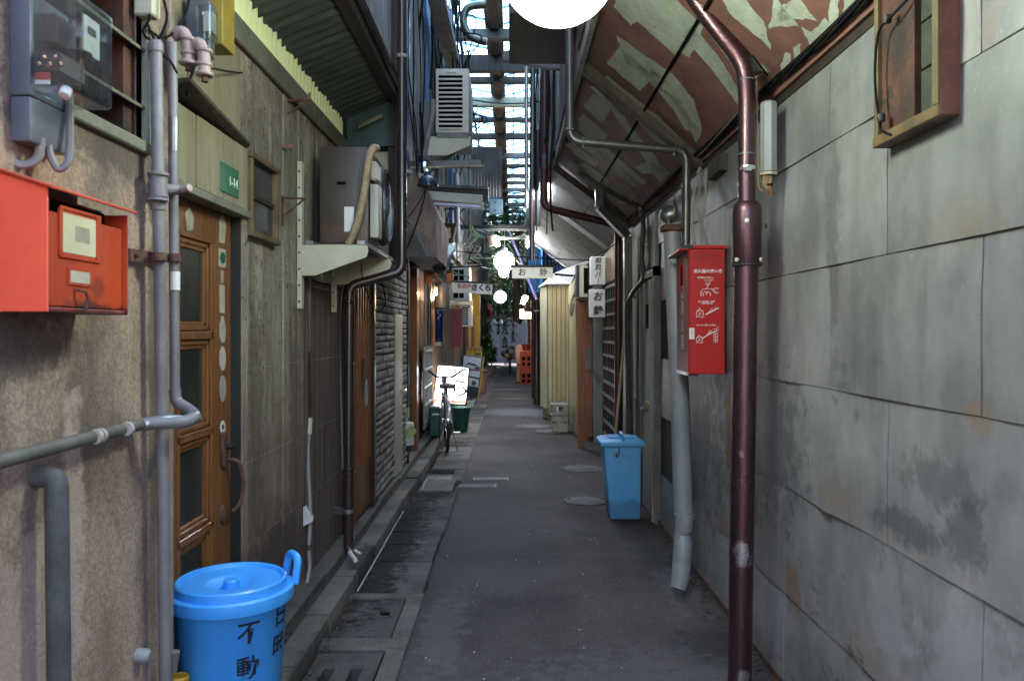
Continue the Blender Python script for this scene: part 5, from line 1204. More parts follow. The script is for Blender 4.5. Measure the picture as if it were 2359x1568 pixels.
def wheel(c_, r_=.325):
    w_ = part('wheel', MB().lathe([(.03,-.03),(.03,.03)], c_, 12, side), M['steel'], t)
    n = 36; rows = []
    def torus(R_, r2, m_, nm, par):
        mb = MB(); k2 = 8; vs_ = []; up = V((0,0,1))
        for i in range(n):
            a = 2*math.pi*i/n; d2 = fwd*math.cos(a)+up*math.sin(a)
            for j in range(k2):
                b_ = 2*math.pi*j/k2; vs_.append(c_+d2*(R_+r2*math.cos(b_))+side*r2*math.sin(b_))
        mb.add(vs_, [(i*k2+j, i*k2+(j+1)%k2, ((i+1)%n)*k2+(j+1)%k2, ((i+1)%n)*k2+j) for i in range(n) for j in range(k2)])
        part(nm, mb, m_, par)
    torus(r_-.012, .019, M['black'], 'tyre', w_); torus(r_-.036, .010, M['chrome'], 'rim', w_)
    sp = MB()
    for i in range(18):
        a = 2*math.pi*i/18; d2 = fwd*math.cos(a)+V((0,0,1))*math.sin(a); s2 = side*(.025 if i%2 else -.025)
        sp.bar(c_+s2+d2*.02, c_+d2*(r_-.04), .003,.003)
    part('spokes', sp, M['chrome'], w_, kind='stuff')
wheel(RW); wheel(FW)
bbk = RW.lerp(FW,.42)+V((0,0,-.03)); st_ = bbk - fwd*.20+V((0,0,.44)); hdt = FW - fwd*.22+V((0,0,.46)); hdb = FW-fwd*.16+V((0,0,.38))
fm = MB().tube([bbk,st_],.015,8).tube([bbk,hdb],.017,8).tube([st_-V((0,0,.06))+fwd*.02,hdt],.015,8).tube([hdb,hdt],.018,8)
for s_ in (-.05,.05):
    fm.tube([RW+side*s_, bbk+side*s_*.5],.009,6).tube([RW+side*s_, st_+side*s_*.3-V((0,0,.08))],.008,6).tube([FW+side*s_, hdb+side*s_*.6],.010,6)
part('frame', fm, M['bellmetal'], t)
part('saddle', MB().prism([st_+side*.09-fwd*.13+V((0,0,.03)), st_+side*.10-fwd*.05+V((0,0,.05)), st_+side*.02+fwd*.15+V((0,0,.05)), st_-side*.02+fwd*.15+V((0,0,.05)), st_-side*.10-fwd*.05+V((0,0,.05)), st_-side*.09-fwd*.13+V((0,0,.03))], (0,0,.045)), M['black'], t, bevel=.015, segs=2)
part('saddle_post', MB().tube([st_,st_+V((0,0,.05))],.012,8), M['chrome'], t)
ht = hdt+V((0,0,.09)) - fwd*.02
hb_ = curve([ht-side*.27-fwd*.20+V((0,0,.09)), ht-side*.24-fwd*.04+V((0,0,.10)), ht-side*.10+fwd*.03+V((0,0,-.0)), ht, ht+side*.10+fwd*.03, ht+side*.24-fwd*.04+V((0,0,.10)), ht+side*.27-fwd*.20+V((0,0,.10))])
hbp = part('handlebar', MB().tube(hb_, .016, 8).tube([hdt,ht],.013,8), M['bellmetal'], t)
part('grip', MB().tube(hb_[:4], .016, 8), M['black'], hbp); part('grip', MB().tube(hb_[-4:], .016, 8), M['black'], hbp)
part('rear_rack', MB().bar(RW+side*.07+V((0,0,.38))-fwd*.2, RW+side*.07+V((0,0,.38))+fwd*.22,.012,.012).bar(RW-side*.07+V((0,0,.38))-fwd*.2, RW-side*.07+V((0,0,.38))+fwd*.22,.012,.012).bar(RW-side*.07+V((0,0,.38))-fwd*.2, RW+side*.07+V((0,0,.38))-fwd*.2,.012,.012).bar(RW-side*.07+V((0,0,.38)), RW+side*.07+V((0,0,.38)),.012,.012).tube([RW+side*.06,RW+side*.07+V((0,0,.38))-fwd*.1],.006,6).tube([RW-side*.06,RW-side*.07+V((0,0,.38))-fwd*.1],.006,6), M['steel'], t)
fd = []
for i in range(15):
    a = R(20+i*12.5); d2 = -fwd*math.cos(a)+V((0,0,1))*math.sin(a); fd.append([RW+d2*.355-side*.03, RW+d2*.365, RW+d2*.355+side*.03])
part('mudguard', MB().sheet(fd, V((0,0,.002))), M['steel'], t)
part('reflector', MB().lathe([(.028,0),(.028,.015),(.001,.02)], RW-fwd*.36+V((0,0,.10)), 12, -fwd), M['chrome'], t)
part('kickstand', MB().tube([RW+side*.05, RW+side*.13+V((0,0,-.32))+fwd*.03],.008,6).tube([RW-side*.05, RW-side*.13+V((0,0,-.32))+fwd*.03],.008,6).tube([RW+side*.12+V((0,0,-.31))+fwd*.03, RW-side*.12+V((0,0,-.31))+fwd*.03],.007,6), M['steel'], t)
part('chain_case', MB().obox(RW.lerp(bbk,.5)+side*.055, (.02,.50,.09), Matrix.Rotation(math.atan2(-fwd.x,fwd.y),4,'Z')), M['bellmetal'], t, bevel=.01)
part('mirror', MB().lathe([(.035,0),(.045,.012),(.001,.02)], ht-side*.27-fwd*.1+V((0,0,.12)), 14, -fwd), M['chrome'], t)
part('pedal', MB().obox(bbk+side*.14+V((0,0,-.12)), (.08,.06,.02)).tube([bbk,bbk+side*.07,bbk+side*.08+V((0,0,-.12))],.009,6), M['steel'], t)
part('pedal', MB().obox(bbk-side*.14+V((0,0,.12)), (.08,.06,.02)).tube([bbk,bbk-side*.07,bbk-side*.08+V((0,0,.12))],.009,6), M['steel'], t)
part('front_lamp', MB().lathe([(.03,0),(.045,.04),(.045,.07),(.001,.08)], FW+V((0,0,.48)), 14, fwd), M['chrome'], t)
part('basket', MB().box(-1.08,-.84,10.62,10.9,.78,.80).box(-1.08,-.84,10.62,10.63,.80,1.0).box(-1.08,-.84,10.89,10.9,.80,1.0), M['steel'], t) if False else None
solo('green_bucket', MB().lathe([(.10,0),(.15,.34),(.16,.36),(.14,.36),(.13,.33),(.001,.32)], P(1062,968,11.6)+V((0,0,-.16)), 20), M['green_pl'], 'dark green plastic bucket behind the bicycle', 'bucket')
solo('green_crate', MB().box(-1.10,-.95,10.3,11.2,.1,.5), M['green_pl'], 'dark green plastic tub between the bicycle and the wall', 'tub', bevel=.02)
# dark stand sign
sy = 16.2
t = thing('dark_stand_sign', 'leaning pale and navy standing signboard behind the glowing one', 'sign', P(1085,920,sy))
fr_ = [P(1066,816,sy),P(1113,823,sy-.05),P(1100,918,sy-.05),P(1060,910,sy)]
part('frame', MB().prism(fr_, (0,.12,0)), M['black'], t, bevel=.01)
gp = mat('pale grey sign face', (.52,.55,.62), (.45,.48,.55), .4, bump=0, rnd=0); nv = mat('navy sign face', (.02,.025,.06), rough=.4, bump=0, rnd=0)
part('top_face', MB().prism([P(1069,819,sy-.02),P(1110,825,sy-.07),P(1105,870,sy-.07),P(1066,862,sy-.02)], (0,.01,0)), gp, t)
part('middle_face', MB().prism([P(1067,866,sy-.02),P(1104,874,sy-.07),P(1102,892,sy-.07),P(1064,884,sy-.02)], (0,.01,0)), gp, t)
part('lower_face', MB().prism([P(1064,887,sy-.02),P(1101,895,sy-.07),P(1098,916,sy-.07),P(1061,908,sy-.02)], (0,.01,0)), nv, t)
part('logo_swoosh', MB().prism([P(1070,843,sy-.05),P(1080,834,sy-.06),P(1095,838,sy-.07),P(1106,846,sy-.08),P(1092,842,sy-.07),P(1080,839,sy-.06)], (0,.01,0)), nv, t)
part('logo_bar', MB().prism([P(1071,847,sy-.05),P(1106,852,sy-.08),P(1106,855,sy-.08),P(1071,850,sy-.05)], (0,.01,0)), mat('purple print',(.2,.02,.13),bump=0,rnd=0), t)
part('logo_letters', MB().prism([P(1094,845,sy-.075),P(1106,847,sy-.085),P(1106,851,sy-.085),P(1094,849,sy-.075)], (0,.01,0)), M['ink'], t)
part('emblem', MB().lathe([(.05,0),(.05,.004),(.001,.004)], P(1092,882,sy-.08), 14, (0,-1,0)), nv, t)
part('emblem', MB().lathe([(.04,0),(.04,.004),(.001,.004)], P(1074,876,sy-.06), 14, (0,-1,0)), M['maroon'], t)
part('side_strip', MB().prism([P(1113,823,sy),P(1116,825,sy),P(1103,918,sy),P(1100,918,sy)], (0,.1,0)), M['yellow'], t)
t = thing('karaoke_sign', 'yellow karaoke panel above the dark standing sign', 'sign', P(1092,820,17))
part('panel', MB().prism([P(1075,801,17),P(1111,799,17),P(1111,824,17),P(1074,820,17)], (0,.06,0)), M['yellow'], t)
text('katakana', 'カラオケ', .095, P(1090,806,16.98), (1,0,0), (0,0,1), M['ink'], t, bold=.003)
text('roman', 'BAR', .075, P(1101,815,16.98), (1,0,0), (0,0,1), M['ink'], t, bold=.003)
# ================================================================== OBJECTS ON THE RIGHT
# ---- big hammered pipe
t = thing('copper_brown_pipe', 'big copper brown hammered metal pipe standing before the grey wall', 'pipe', (.95,3.2,0))
yp = 3.2
top = [P(1570,-60,yp),P(1600,-8,yp),P(1660,70,yp),P(1720,165,yp)]
cpts = rpath([P(1540,-110,yp),P(1600,-2,yp),P(1662,82,yp),P(1716,150,yp),P(1721,230,yp)], .12, 8) + [P(1720,490,yp)]
part('upper_tube', MB().tube(cpts, .0345, 32), M['hammer'], t)
part('lower_tube', MB().tube([P(1719,600,yp),P(1703,1640,yp)], .0485, 36), M['hammer'], t)
part('sleeve', MB().lathe([(.0365,.265),(.045,.262),(.056,.245),(.059,.225),(.059,.004),(.057,0),(.049,0)], P(1720.5,613,yp), 36), M['hammer'], t)
part('sleeve_rim', MB().lathe([(.059,0),(.0605,.002),(.0605,.006),(.059,.008)], P(1720.5,613,yp), 36), M['black'], t)
for (x, y, m_) in ((1711,513,'white'),(1693,600,'ivory'),(1745,600,'ivory'),(1763,520,'rust')):
    dx = (x-1720)/K*yp; dy_ = -math.sqrt(max(0,.059**2-dx*dx)) if abs(dx) < .059 else 0
    c_ = P(x,y,yp)+V((0,dy_,0)); ax = V((dx,dy_,0)).normalized()
    part('bolt', MB().lathe([(.0095,0),(.0095,.006),(.006,.008),(.001,.008)], c_, 6, ax), M[m_], t)
for y_ in (186,356): part('band', MB().lathe([(.035,-.003),(.0375,-.003),(.0375,.003),(.035,.003)], P(1720,y_,yp), 28), M['greyplastic'], t)
wc = part('worm_clamp', MB().lathe([(.035,-.009),(.0372,-.009),(.0372,.009),(.035,.009)], P(1720,389,yp), 28), M['chrome'], t)
part('screw_housing', MB().obox(P(1722,389,yp-.042), (.035,.012,.020)), M['chrome'], wc, bevel=.003)
pb = MB()
for k in range(50):
    a = random.uniform(-2.2,-.9); zz = random.gauss(0,.022); r_ = .0487
    pb.lathe([(random.uniform(.001,.005),0),(.0005,.0008)], P(1710,1275,yp)+V((r_*math.cos(a),r_*math.sin(a),zz)), 5, (math.cos(a),math.sin(a),0))
part('paint_scuff', pb, M['duct'], t, kind='stuff')
t = thing('ballast_case', 'slim grey lamp ballast case strapped beside the copper brown pipe', 'ballast', P(1771,400,yp))
part('case', MB().lathe([(.028,0),(.0345,.006),(.0345,.285),(.028,.292),(.001,.292)], P(1771,399,yp), 8), M['duct'], t)
part('base', MB().lathe([(.0355,0),(.0355,.010),(.001,.010)], P(1771,404,yp), 8), M['cream'], t)
for k in range(4):
    x = 1762+k*5
    part('lead', MB().tube(curve([P(x,402,yp-.01),P(x-3,425,yp-.02),P(1768+k*2,436,yp-.02),P(1764+k*5,446+(k%2)*5,yp)]), .004, 6), M['tanwire'], t)
part('tie', MB().obox(P(1773,426,yp-.02), (.022,.02,.008)), M['cable'], t)
wire(curve([P(1757,440,yp),P(1748,430,yp),P(1747,390,yp),P(1745,300,yp),P(1743,190,yp),P(1744,178,yp-.01),P(1760,172,3.3),P(1790,180,3.4),P(1818,176,3.4),P(1845,155,3.2)]), .0042, 'tanwire', 'tan cord running up the copper brown pipe from the ballast case')
wire([P(1735,130,3.0),P(1800,215,3.6)], .004, 'cable', 'thin black rod reaching from the bent pipe to the cable bundle', nm='rod', cat='rod')
# ---- cable bundle along the eaves
GB = 'twisted cables strung along the eaves board'
for k in range(7):
    ph = k*2*math.pi/7; pts = []
    for i in range(60):
        yy = 1.9+i*.095; rr = .012+.004*math.sin(i*.3+k)
        pts.append(V((XR-.05+rr*math.cos(ph+yy*2.4), yy, 2.545+rr*math.sin(ph+yy*2.4)-.012*math.sin((yy-2)*2.2)**2)))
    wire(pts, .0048, 'cable' if k else 'pipe_grey', 'dark twisted cable of the bundle along the eaves board', GB)
for k in range(3):
    pts = []
    for i in range(30):
        yy = 7.5+i*.16; pts.append(V((1.09+.02*math.sin(k*2+yy*2), yy, 2.44-.03*k-.03*math.sin(yy*1.7+k))))
    wire(pts, .007, 'cable' if k != 1 else 'wirewhite', 'sagging cable along the foot of the grey canopy', 'cables below the grey canopy')
for k, (x, y) in enumerate(((2015+15,45),(2015,272))):
    c_ = PX(x+15, y, XR-.07)
    solo('insulator', MB().lathe([(.001,-.014),(.010,-.011),(.012,0),(.010,.011),(.001,.014)], c_, 12, (0,0,1)), M['black'], ('upper' if k == 0 else 'lower')+' black cable clip on the edge of the box window', 'clip')
wire(curve([PX(2046,46,XR-.075),PX(2024,75,XR-.075),PX(2016,150,XR-.075),PX(2018,220,XR-.075),PX(2026,275,XR-.07),PX(2030,300,XR-.07),PX(2055,312,XR-.06)]), .0042, 'cable', 'black cable looping down the left edge of the box window')
wire(curve([PX(2046,46,XR-.075),PX(2090,0,XR-.06),PX(2110,-25,XR-.05)]), .004, 'cable', 'black cable leading up from the box window to the frame edge')
# ---- extinguisher cabinet
bx0, bx1, by0, by1, bz0, bz1 = .927, 1.118, 4.08, 4.37, 1.262, 1.945
t = thing('extinguisher_cabinet', 'tall red fire extinguisher cabinet with white picture instructions', 'cabinet', (1.02,4.2,bz0))
part('case', MB().box(bx0+.004,bx1,by0,by1,bz0+.012,bz1-.012), M['red_box'], t, bevel=.004)
part('side_face', MB().box(bx0-.001,bx0+.004,by0+.008,by1-.004,bz0+.02,bz1-.02), M['red_dark'], t)
part('top_cap', MB().prism([(bx0-.05,by0-.012,bz1-.022),(bx0-.05,by1+.01,bz1-.04),(bx0-.05,by1+.01,bz1-.028),(bx0-.05,by0-.012,bz1-.008)], (.05,0,0)).box(bx0,bx1+.010,by0-.012,by1+.01,bz1-.014,bz1+.004), M['red_box'], t, bevel=.002)
part('corner_patch', MB().box(bx0-.045,bx0+.02,by0-.0135,by0-.0125,bz1-.014,bz1+.005), M['black'], t)
part('bottom_trim', MB().box(bx0-.004,bx0+.05,by0-.004,by0+.03,bz0,bz0+.011), M['black'], t)
part('bottom_channel', MB().box(bx0-.006,bx0-.001,by0,by1,bz0+.004,bz0+.020), M['steel'], t)
fy = by0-.0012
def F(x, y): # photo point on the cabinet's front face
    p_ = P(x, y, fy); return p_
def tx2(body, x, y, size, m_='white_print', nm='lettering', **kw): return text(nm, body, size, F(x,y), (1,0,0), (0,0,1), M[m_], t, ext=.0004, **kw)
def line(pts, w_=.0030, m_='white_print', nm='drawn_line', closed=False):
    mb = MB(); pts = [F(x,y) for x,y in pts]
    if closed: pts.append(pts[0])
    for a, b in zip(pts, pts[1:]): mb.bar(a, b, .0008 if False else w_, .0008, up=(0,-1,0))
    return part(nm, mb, M[m_], t)
tx2('消火器の使い方', 1631, 625, .0215, bold=.0004)
def rrect(x0, y0, x1, y1, r_=4):
    pts = []
    for (cx, cy_, a0) in ((x1-r_,y0+r_,-90),(x1-r_,y1-r_,0),(x0+r_,y1-r_,90),(x0+r_,y0+r_,180)):
        for k in range(4): a = R(a0+k*30); pts.append((cx+r_*math.cos(a), cy_+r_*math.sin(a)))
    return pts
def cj(x, y): return (1587+ (x-325)*.2996, 565+(y-185)*.2996)     # cabinet crop -> photo units
bx_ = ((602+0,634,657,682),(602,689,656,737),(601,743,656,793))
for x0, y0, x1, y1 in bx_: line(rrect(x0,y0,x1,y1), .0038, nm='picture_frame', closed=True)
tx2('① 安全ピンを抜く。', 1627, 639.5, .0098, bold=.0004); tx2('安全ピンに指をかけ\n上方に引き抜く。', 1634, 645.5, .0062, line=1.0)
tx2('② ノズル(ホース)を\n　火元に向ける。', 1628, 696.5, .0098, bold=.0004, line=.95)
tx2('③ レバーを強くにぎる。', 1629, 749, .0098, bold=.0004)
# pictures: extinguisher head and hands
line([(1615,682),(1615,673),(1618,667),(1626,665),(1640,665),(1644,669)]); line([(1620,682),(1620,676),(1623,672),(1634,672),(1637,676),(1637,682)])
tx2('消', 1628.5, 677, .012, bold=.0006); line([(1626,650),(1627,655),(1631,657),(1635,654),(1636,649)]); line([(1631,650),(1631,662)]); line([(1631,661),(1628,664)])
line([(1640,668),(1646,664),(1656,664)]); line([(1643,670),(1650,676),(1653,674),(1656,674)]); line([(1645,668),(1651,672)])
def flame(cx, cy_, s_):
    line([(cx-7*s_,cy_+6*s_),(cx-9*s_,cy_-1*s_),(cx-6*s_,cy_-8*s_),(cx-4*s_,cy_-4*s_),(cx-1*s_,cy_-13*s_),(cx+2*s_,cy_-5*s_),(cx+5*s_,cy_-8*s_),(cx+8*s_,cy_-1*s_),(cx+6*s_,cy_+6*s_)], .0026)
    line([(cx-10*s_,cy_+9*s_),(cx-4*s_,cy_+6*s_),(cx+3*s_,cy_+9*s_),(cx+10*s_,cy_+7*s_)], .0024)
    tx2('火', cx-.5, cy_+1, .011*s_*1.05, bold=.0006)
flame(1613,722,1); flame(1612,782,.85)
line([(1626,724),(1636,719),(1646,714),(1656,709)], .006); line([(1634,718),(1642,709)], .002); line([(1645,713),(1650,706)], .002)
line([(1618,779),(1628,773),(1641,766),(1650,762)], .0045); line([(1629,771),(1636,760)]); line([(1634,769),(1640,761)]); line([(1643,758),(1650,758),(1656,752)], .0025); line([(1650,762),(1656,759)])
line(rrect(1645,765,1653,788,2), .002, closed=True)
for yy in (770,776,783): tx2('消火器'[int((yy-769)/6.5)], 1649, yy, .0085, bold=.0008)
s3 = part('number_sticker', MB().box(F(1588,0).x, F(1600,0).x, by0-.0016, by0-.0004, Pz(781,by0), Pz(755,by0)), M['paper'], t)
text('numeral', '3', .030, F(1594,766)+V((0,-.0015,0)), (1,0,0), (0,0,1), M['ink'], s3, ext=.0003, sx=.6); text('numeral', 'Y', .016, F(1594,776)+V((0,-.0015,0)), (1,0,0), (0,0,1), M['ink'], s3, ext=.0003, sx=.6)
bk = [[(1594,588),(1596,591),(1594,594)],[(1600,586),(1600,592),(1606,592),(1606,586)],[(1603,586),(1603,592)],[(1608,586),(1613,584),(1613,592),(1609,592)],[(1615,584),(1622,584)],[(1618,584),(1618,592),(1623,592)],[(1624,584),(1624,592),(1630,592),(1630,584),(1624,584)],[(1627,584),(1627,588)],[(1632,592),(1632,586),(1637,586),(1637,592)],[(1641,588),(1639,591),(1642,594)],[(1616,595),(1624,595)]]
for q_ in bk: line(q_, .0022, 'ink', 'faded_mark')
def side_t(ch_, y, size): return text('side_character', ch_, size, V((bx0-.0018, 4.225, Pz(y,4.22))), (0,-1,0), (0,0,1), M['duct'], t, ext=.0004, bold=.002)
side_t('口', 675, .085); side_t('消', 712, .085); side_t('火', 751, .085); side_t('器', 790, .085)
part('oval_rim', MB().tube([V((bx0-.002, 4.24+.035*math.cos(a), Pz(638,4.22)+.075*math.sin(a))) for a in [2*math.pi*k/24 for k in range(25)]], .003, 6), M['red_box'], t)
part('oval_recess', MB().lathe([(.033,0),(.033,.0006),(.001,.0006)], (bx0-.0012,4.24,Pz(638,4.22)), 20, (-1,0,0), sx=2.1), M['void'], t)
# ---- grey plastic pipe behind the cabinet
t = thing('grey_plastic_pipe', 'dented grey plastic pipe leaning at the wall behind the red cabinet', 'pipe', (.97,4.5,0))
part('tube', MB().tube([P(1548,535,4.52),P(1566,900,4.50),P(1575,1180,4.48)], [.050,.054,.056], 22), M['duct'], t)
part('lower_tube', MB().tube([P(1578,1183,4.46),P(1576,1215,4.45),P(1572,1228,4.46),P(1574,1245,4.45),P(1571,1300,4.44)], [.055,.052,.045,.054,.053], 22), M['duct'], t)
part('boot', MB().tube([P(1571,1298,4.44),P(1568,1330,4.42),P(1562,1356,4.40)], [.055,.053,.045], 20), M['duct'], t)
part('collar', MB().lathe([(.054,-.004),(.059,-.004),(.059,.004),(.054,.004)], P(1577,1184,4.46), 22), M['duct'], t)
part('rusty_cap', MB().obox(P(1548,526,4.52), (.115,.115,.035)), M['rust'], t, bevel=.004)
# ---- steel pipe stepping over the canopy
t = thing('steel_pipe', 'olive steel pipe dropping from above then running across to the cabinet', 'pipe', (1.0,4.5,1.9))
part('tube', MB().tube(rpath([P(1312,-40,4.5),P(1313,325,4.5),P(1582,348,4.5),P(1580,575,4.5)], .07, 7), .025, 16), M['pipe_olive'], t)
for (x, y) in ((1313,300),(1345,328),(1555,346)): part('collar', MB().obox(P(x,y,4.5), (.056,.056,.02) if y < 320 else (.02,.056,.056)), M['pipe_olive'], t, bevel=.008)
t = thing('red_brown_pipe', 'thin red brown pipe crossing below the canopy and dropping to the ground', 'pipe', (1.03,7.6,0))
part('tube', MB().tube(rpath([P(1256,150,7.5),P(1253,478,7.5),P(1425,520,7.6),P(1424,1010,7.7)], .08, 6), .037, 14), M['pipe_red'], t)
for y_ in (620,760,860): part('clip', MB().tube([P(1425,y_,7.65),P(1425,y_+8,7.65)], .041, 14), M['pipe_red'], t)
t = thing('square_pipe', 'square grey pipe cranked from the canopy down the wall', 'pipe', (1.0,7.1,0))
sq = [P(1380,436,7.0),P(1381,478,7.0),P(1446,545,7.05),P(1450,1000,7.1)]
mb = MB()
for a, b in zip(sq, sq[1:]): mb.bar(a, b, .07, .07)
part('tube', mb, M['pipe_olive'], t)
t = thing('flexible_conduit', 'dark flexible conduit curving out of the canopy and down the wall', 'conduit', (1.1,6.5,.5))
part('tube', MB().tube(curve([P(1330,400,6.4),P(1385,430,6.4),P(1440,462,6.5),P(1475,480,6.55),P(1482,520,6.5),P(1478,590,6.5),P(1484,640,6.5),P(1455,680,6.7),P(1445,740,6.8),P(1450,1000,6.85)]), .021, 10), M['pipe_olive'], t)
t = thing('vent_hood', 'small round steel vent hood high on the dark wall', 'vent', PX(1545,490,XR))
part('flange', MB().lathe([(.085,0),(.08,.012),(.001,.012)], PX(1551,488,XR), 20, (-1,0,0)), M['steel'], t)
part('hood', MB().lathe([(.062,0),(.06,.04),(.045,.075),(.02,.095),(.001,.10)], PX(1551,492,XR), 20, (-1,0,-.35)), M['steel'], t)
part('thin_pipe', MB().tube([PX(1540,500,XR-.05)+V((0,0,-.02)),PX(1540,520,XR-.05)], .008, 6), M['steel'], t)
for k, (pts, lb) in enumerate(((([P(1612,388,4.62),P(1600,440,4.5),P(1594,500,4.5),P(1600,560,4.4)]),'left'),([P(1618,400,4.6),P(1608,470,4.45),P(1612,500,4.45),P(1622,540,4.35),P(1632,575,4.3)],'middle'),([P(1625,400,4.5),P(1626,450,4.42),P(1618,490,4.42),P(1616,560,4.42)],'right'))):
    wire(curve(pts), .008, 'grimewire', f'{lb} grimy cord hanging above the red cabinet', 'grimy cords above the red cabinet', nm='cord', cat='cord')
t = thing('tied_rag', 'knotted pale rag tied among the cords above the red cabinet', 'rag', P(1622,400,4.5))
for (x, y) in ((1605,398),(1612,385),(1636,392),(1632,412)): part('tail', MB().prism([P(1622,398,4.5),P(x,y-4,4.48),P(x+2,y+5,4.48)], (0,.006,0)), M['grimewire'], t)
solo('grimy_block', MB().bar(P(1645,398,4.35),P(1672,372,4.1),.07,.09), M['dkwood'], 'grimy wooden block under the eaves above the red cabinet', 'block')
solo('garden_stake', MB().tube([P(1505,1202,6.05),P(1505,960,6.2),P(1498,930,6.25),P(1488,925,6.3)], .012, 8), M['tape'], 'thin brown stake leaning on the grey side door', 'stake')
solo('bamboo_pole', MB().tube([P(1418,1003,7.3),P(1440,760,7.5),P(1452,700,7.5)], .014, 8), M['tape'], 'thin tan pole leaning on the wall behind the sky blue bin', 'pole')
# ---- square sky blue bin
Yb = 6.13
a0, a1, b0, b1 = P(1411,1198,Yb), P(1479,1202,Yb), P(1391,1030,Yb), P(1479,1030,Yb)
zb = .005; zt = Pz(1026,Yb); xb0, xb1, xt0, xt1 = Px(1407,Yb), Px(1476,Yb), Px(1391,Yb), Px(1479,Yb)
t = thing('square_bin', 'tall square sky blue plastic bin with lid against the right wall', 'bin', ((xb0+xb1)/2,Yb+.15,0))
dpt = .30
bodyp = MB().add([(xb0,Yb+.02,zb),(xb1,Yb+.02,zb),(xb1,Yb+dpt-.03,zb),(xb0,Yb+dpt-.03,zb),(xt0,Yb,zt),(xt1,Yb,zt),(xt1,Yb+dpt,zt),(xt0,Yb+dpt,zt)],[(0,3,2,1),(4,5,6,7),(0,1,5,4),(1,2,6,5),(2,3,7,6),(3,0,4,7)])
part('body', bodyp, M['bluebin2'], t, bevel=.022, segs=3)
part('lid', MB().add([(xt0-.025,Yb-.025,zt-.005),(xt1+.02,Yb-.025,zt-.005),(xt1+.02,Yb+dpt+.02,zt-.005),(xt0-.025,Yb+dpt+.02,zt-.005),(xt0-.025,Yb-.025,zt+.028),(xt1+.02,Yb-.025,zt+.028),(xt1+.02,Yb+dpt+.02,zt+.028),(xt0-.025,Yb+dpt+.02,zt+.028),(xt0+.01,Yb+.02,zt+.048),(xt1-.015,Yb+.02,zt+.048),(xt1-.015,Yb+dpt-.02,zt+.048),(xt0+.01,Yb+dpt-.02,zt+.048)],
  [(0,3,2,1),(0,1,5,4),(1,2,6,5),(2,3,7,6),(3,0,4,7),(4,5,9,8),(5,6,10,9),(6,7,11,10),(7,4,8,11),(8,9,10,11)]), M['bluebin2'], t, bevel=.008, segs=2)
part('lid_panel', MB().box(xt0+.05,xt1-.05,Yb+.05,Yb+dpt-.05,zt+.048,zt+.058), M['bluebin2'], t, bevel=.006)
part('lid_handle', MB().tube(rpath([((xt0+xt1)/2,Yb+.02,zt+.03),((xt0+xt1)/2,Yb-.0,zt+.085),((xt0+xt1)/2,Yb+.14,zt+.09),((xt0+xt1)/2,Yb+.15,zt+.05)],.02), .013, 8), M['bluebin2'], t)
part('latch_panel', MB().box(xt0+.07,xt1-.09,Yb-.006,Yb+.012,zt-.075,zt-.03).box(xt0+.075,xt0+.082,Yb-.002,Yb+.014,zt-.13,zt-.075).box(xt1-.10,xt1-.093,Yb-.002,Yb+.014,zt-.13,zt-.075), M['bluebin2'], t)
part('wire_hook', MB().tube(curve([V(((xt0+xt1)/2-.03,Yb-.012,zt-.01)),V(((xt0+xt1)/2-.035,Yb-.015,zt-.06)),V(((xt0+xt1)/2-.05,Yb-.015,zt-.085)),V(((xt0+xt1)/2-.055,Yb-.012,zt-.05))]), .005, 6), M['rust'], t)
part('corner_rib', MB().bar((xb1-.004,Yb+.018,.02),(xt1-.016,Yb-.001,zt-.03),.006,.006,up=(0,1,0)), M['bluebin2'], t)
# ---- column signs
def column_sign(x0, y0, x1, y1, body, label, size, line=1.0, bold=.001):
    Yc = 9.0
    t = thing('box_sign', label, 'sign', P((x0+x1)/2,y1,Yc), 'white box signs on the lattice bar')
    part('box', MB().box(Px(x0,Yc),Px(x1,Yc),Yc,Yc+.14,Pz(y1,Yc),Pz(y0,Yc)), M['white'], t, bevel=.006)
    n_ = len(body)
    for k, c_ in enumerate(body):
        text('character', c_, size, P((x0+x1)/2-(1 if n_ == 4 else 0), y0+(y1-y0)*(k+.5)/n_+1.5, Yc-.003), (1,0,0), (0,0,1), M['ink'], t, bold=bold, shear=.15)
    return t
column_sign(1361,591,1396,656,'和風バー' if False else ['和','風','バ','｜'],'upper white box sign with four black brushed characters', .074)
column_sign(1359,666,1395,731,['お','静'],'lower white box sign with two black brushed characters', .115, bold=.002)
t = thing('vent_box', 'cream and black slotted box beside the upper white sign', 'vent', P(1345,685,9.4))
part('case', MB().obox(P(1341,648,9.45), (.15,.2,.38)), M['black'], t); part('frame', MB().obox(P(1345,648,9.33), (.10,.02,.38)), M['cream'], t, bevel=.004)
part('slots', MB().obox(P(1350,646,9.315), (.05,.02,.30)), M['void'], t); part('shelf', MB().obox(P(1345,690,9.4), (.18,.2,.02)), M['dkwood'], t)
solo('thin_tray', MB().obox(P(1340,682,9.9), (.2,.05,.02)), M['rust'], 'small rusty tray below the slotted box', 'tray')
wire(curve([P(1335,620,10.5),P(1332,660,10.5),P(1318,690,10.6),P(1315,722,10.6),P(1318,725,10.6),P(1322,700,10.6)]), .012, 'duct', 'grey hose hooking out of the cream siding near the slotted box', nm='hose', cat='hose')
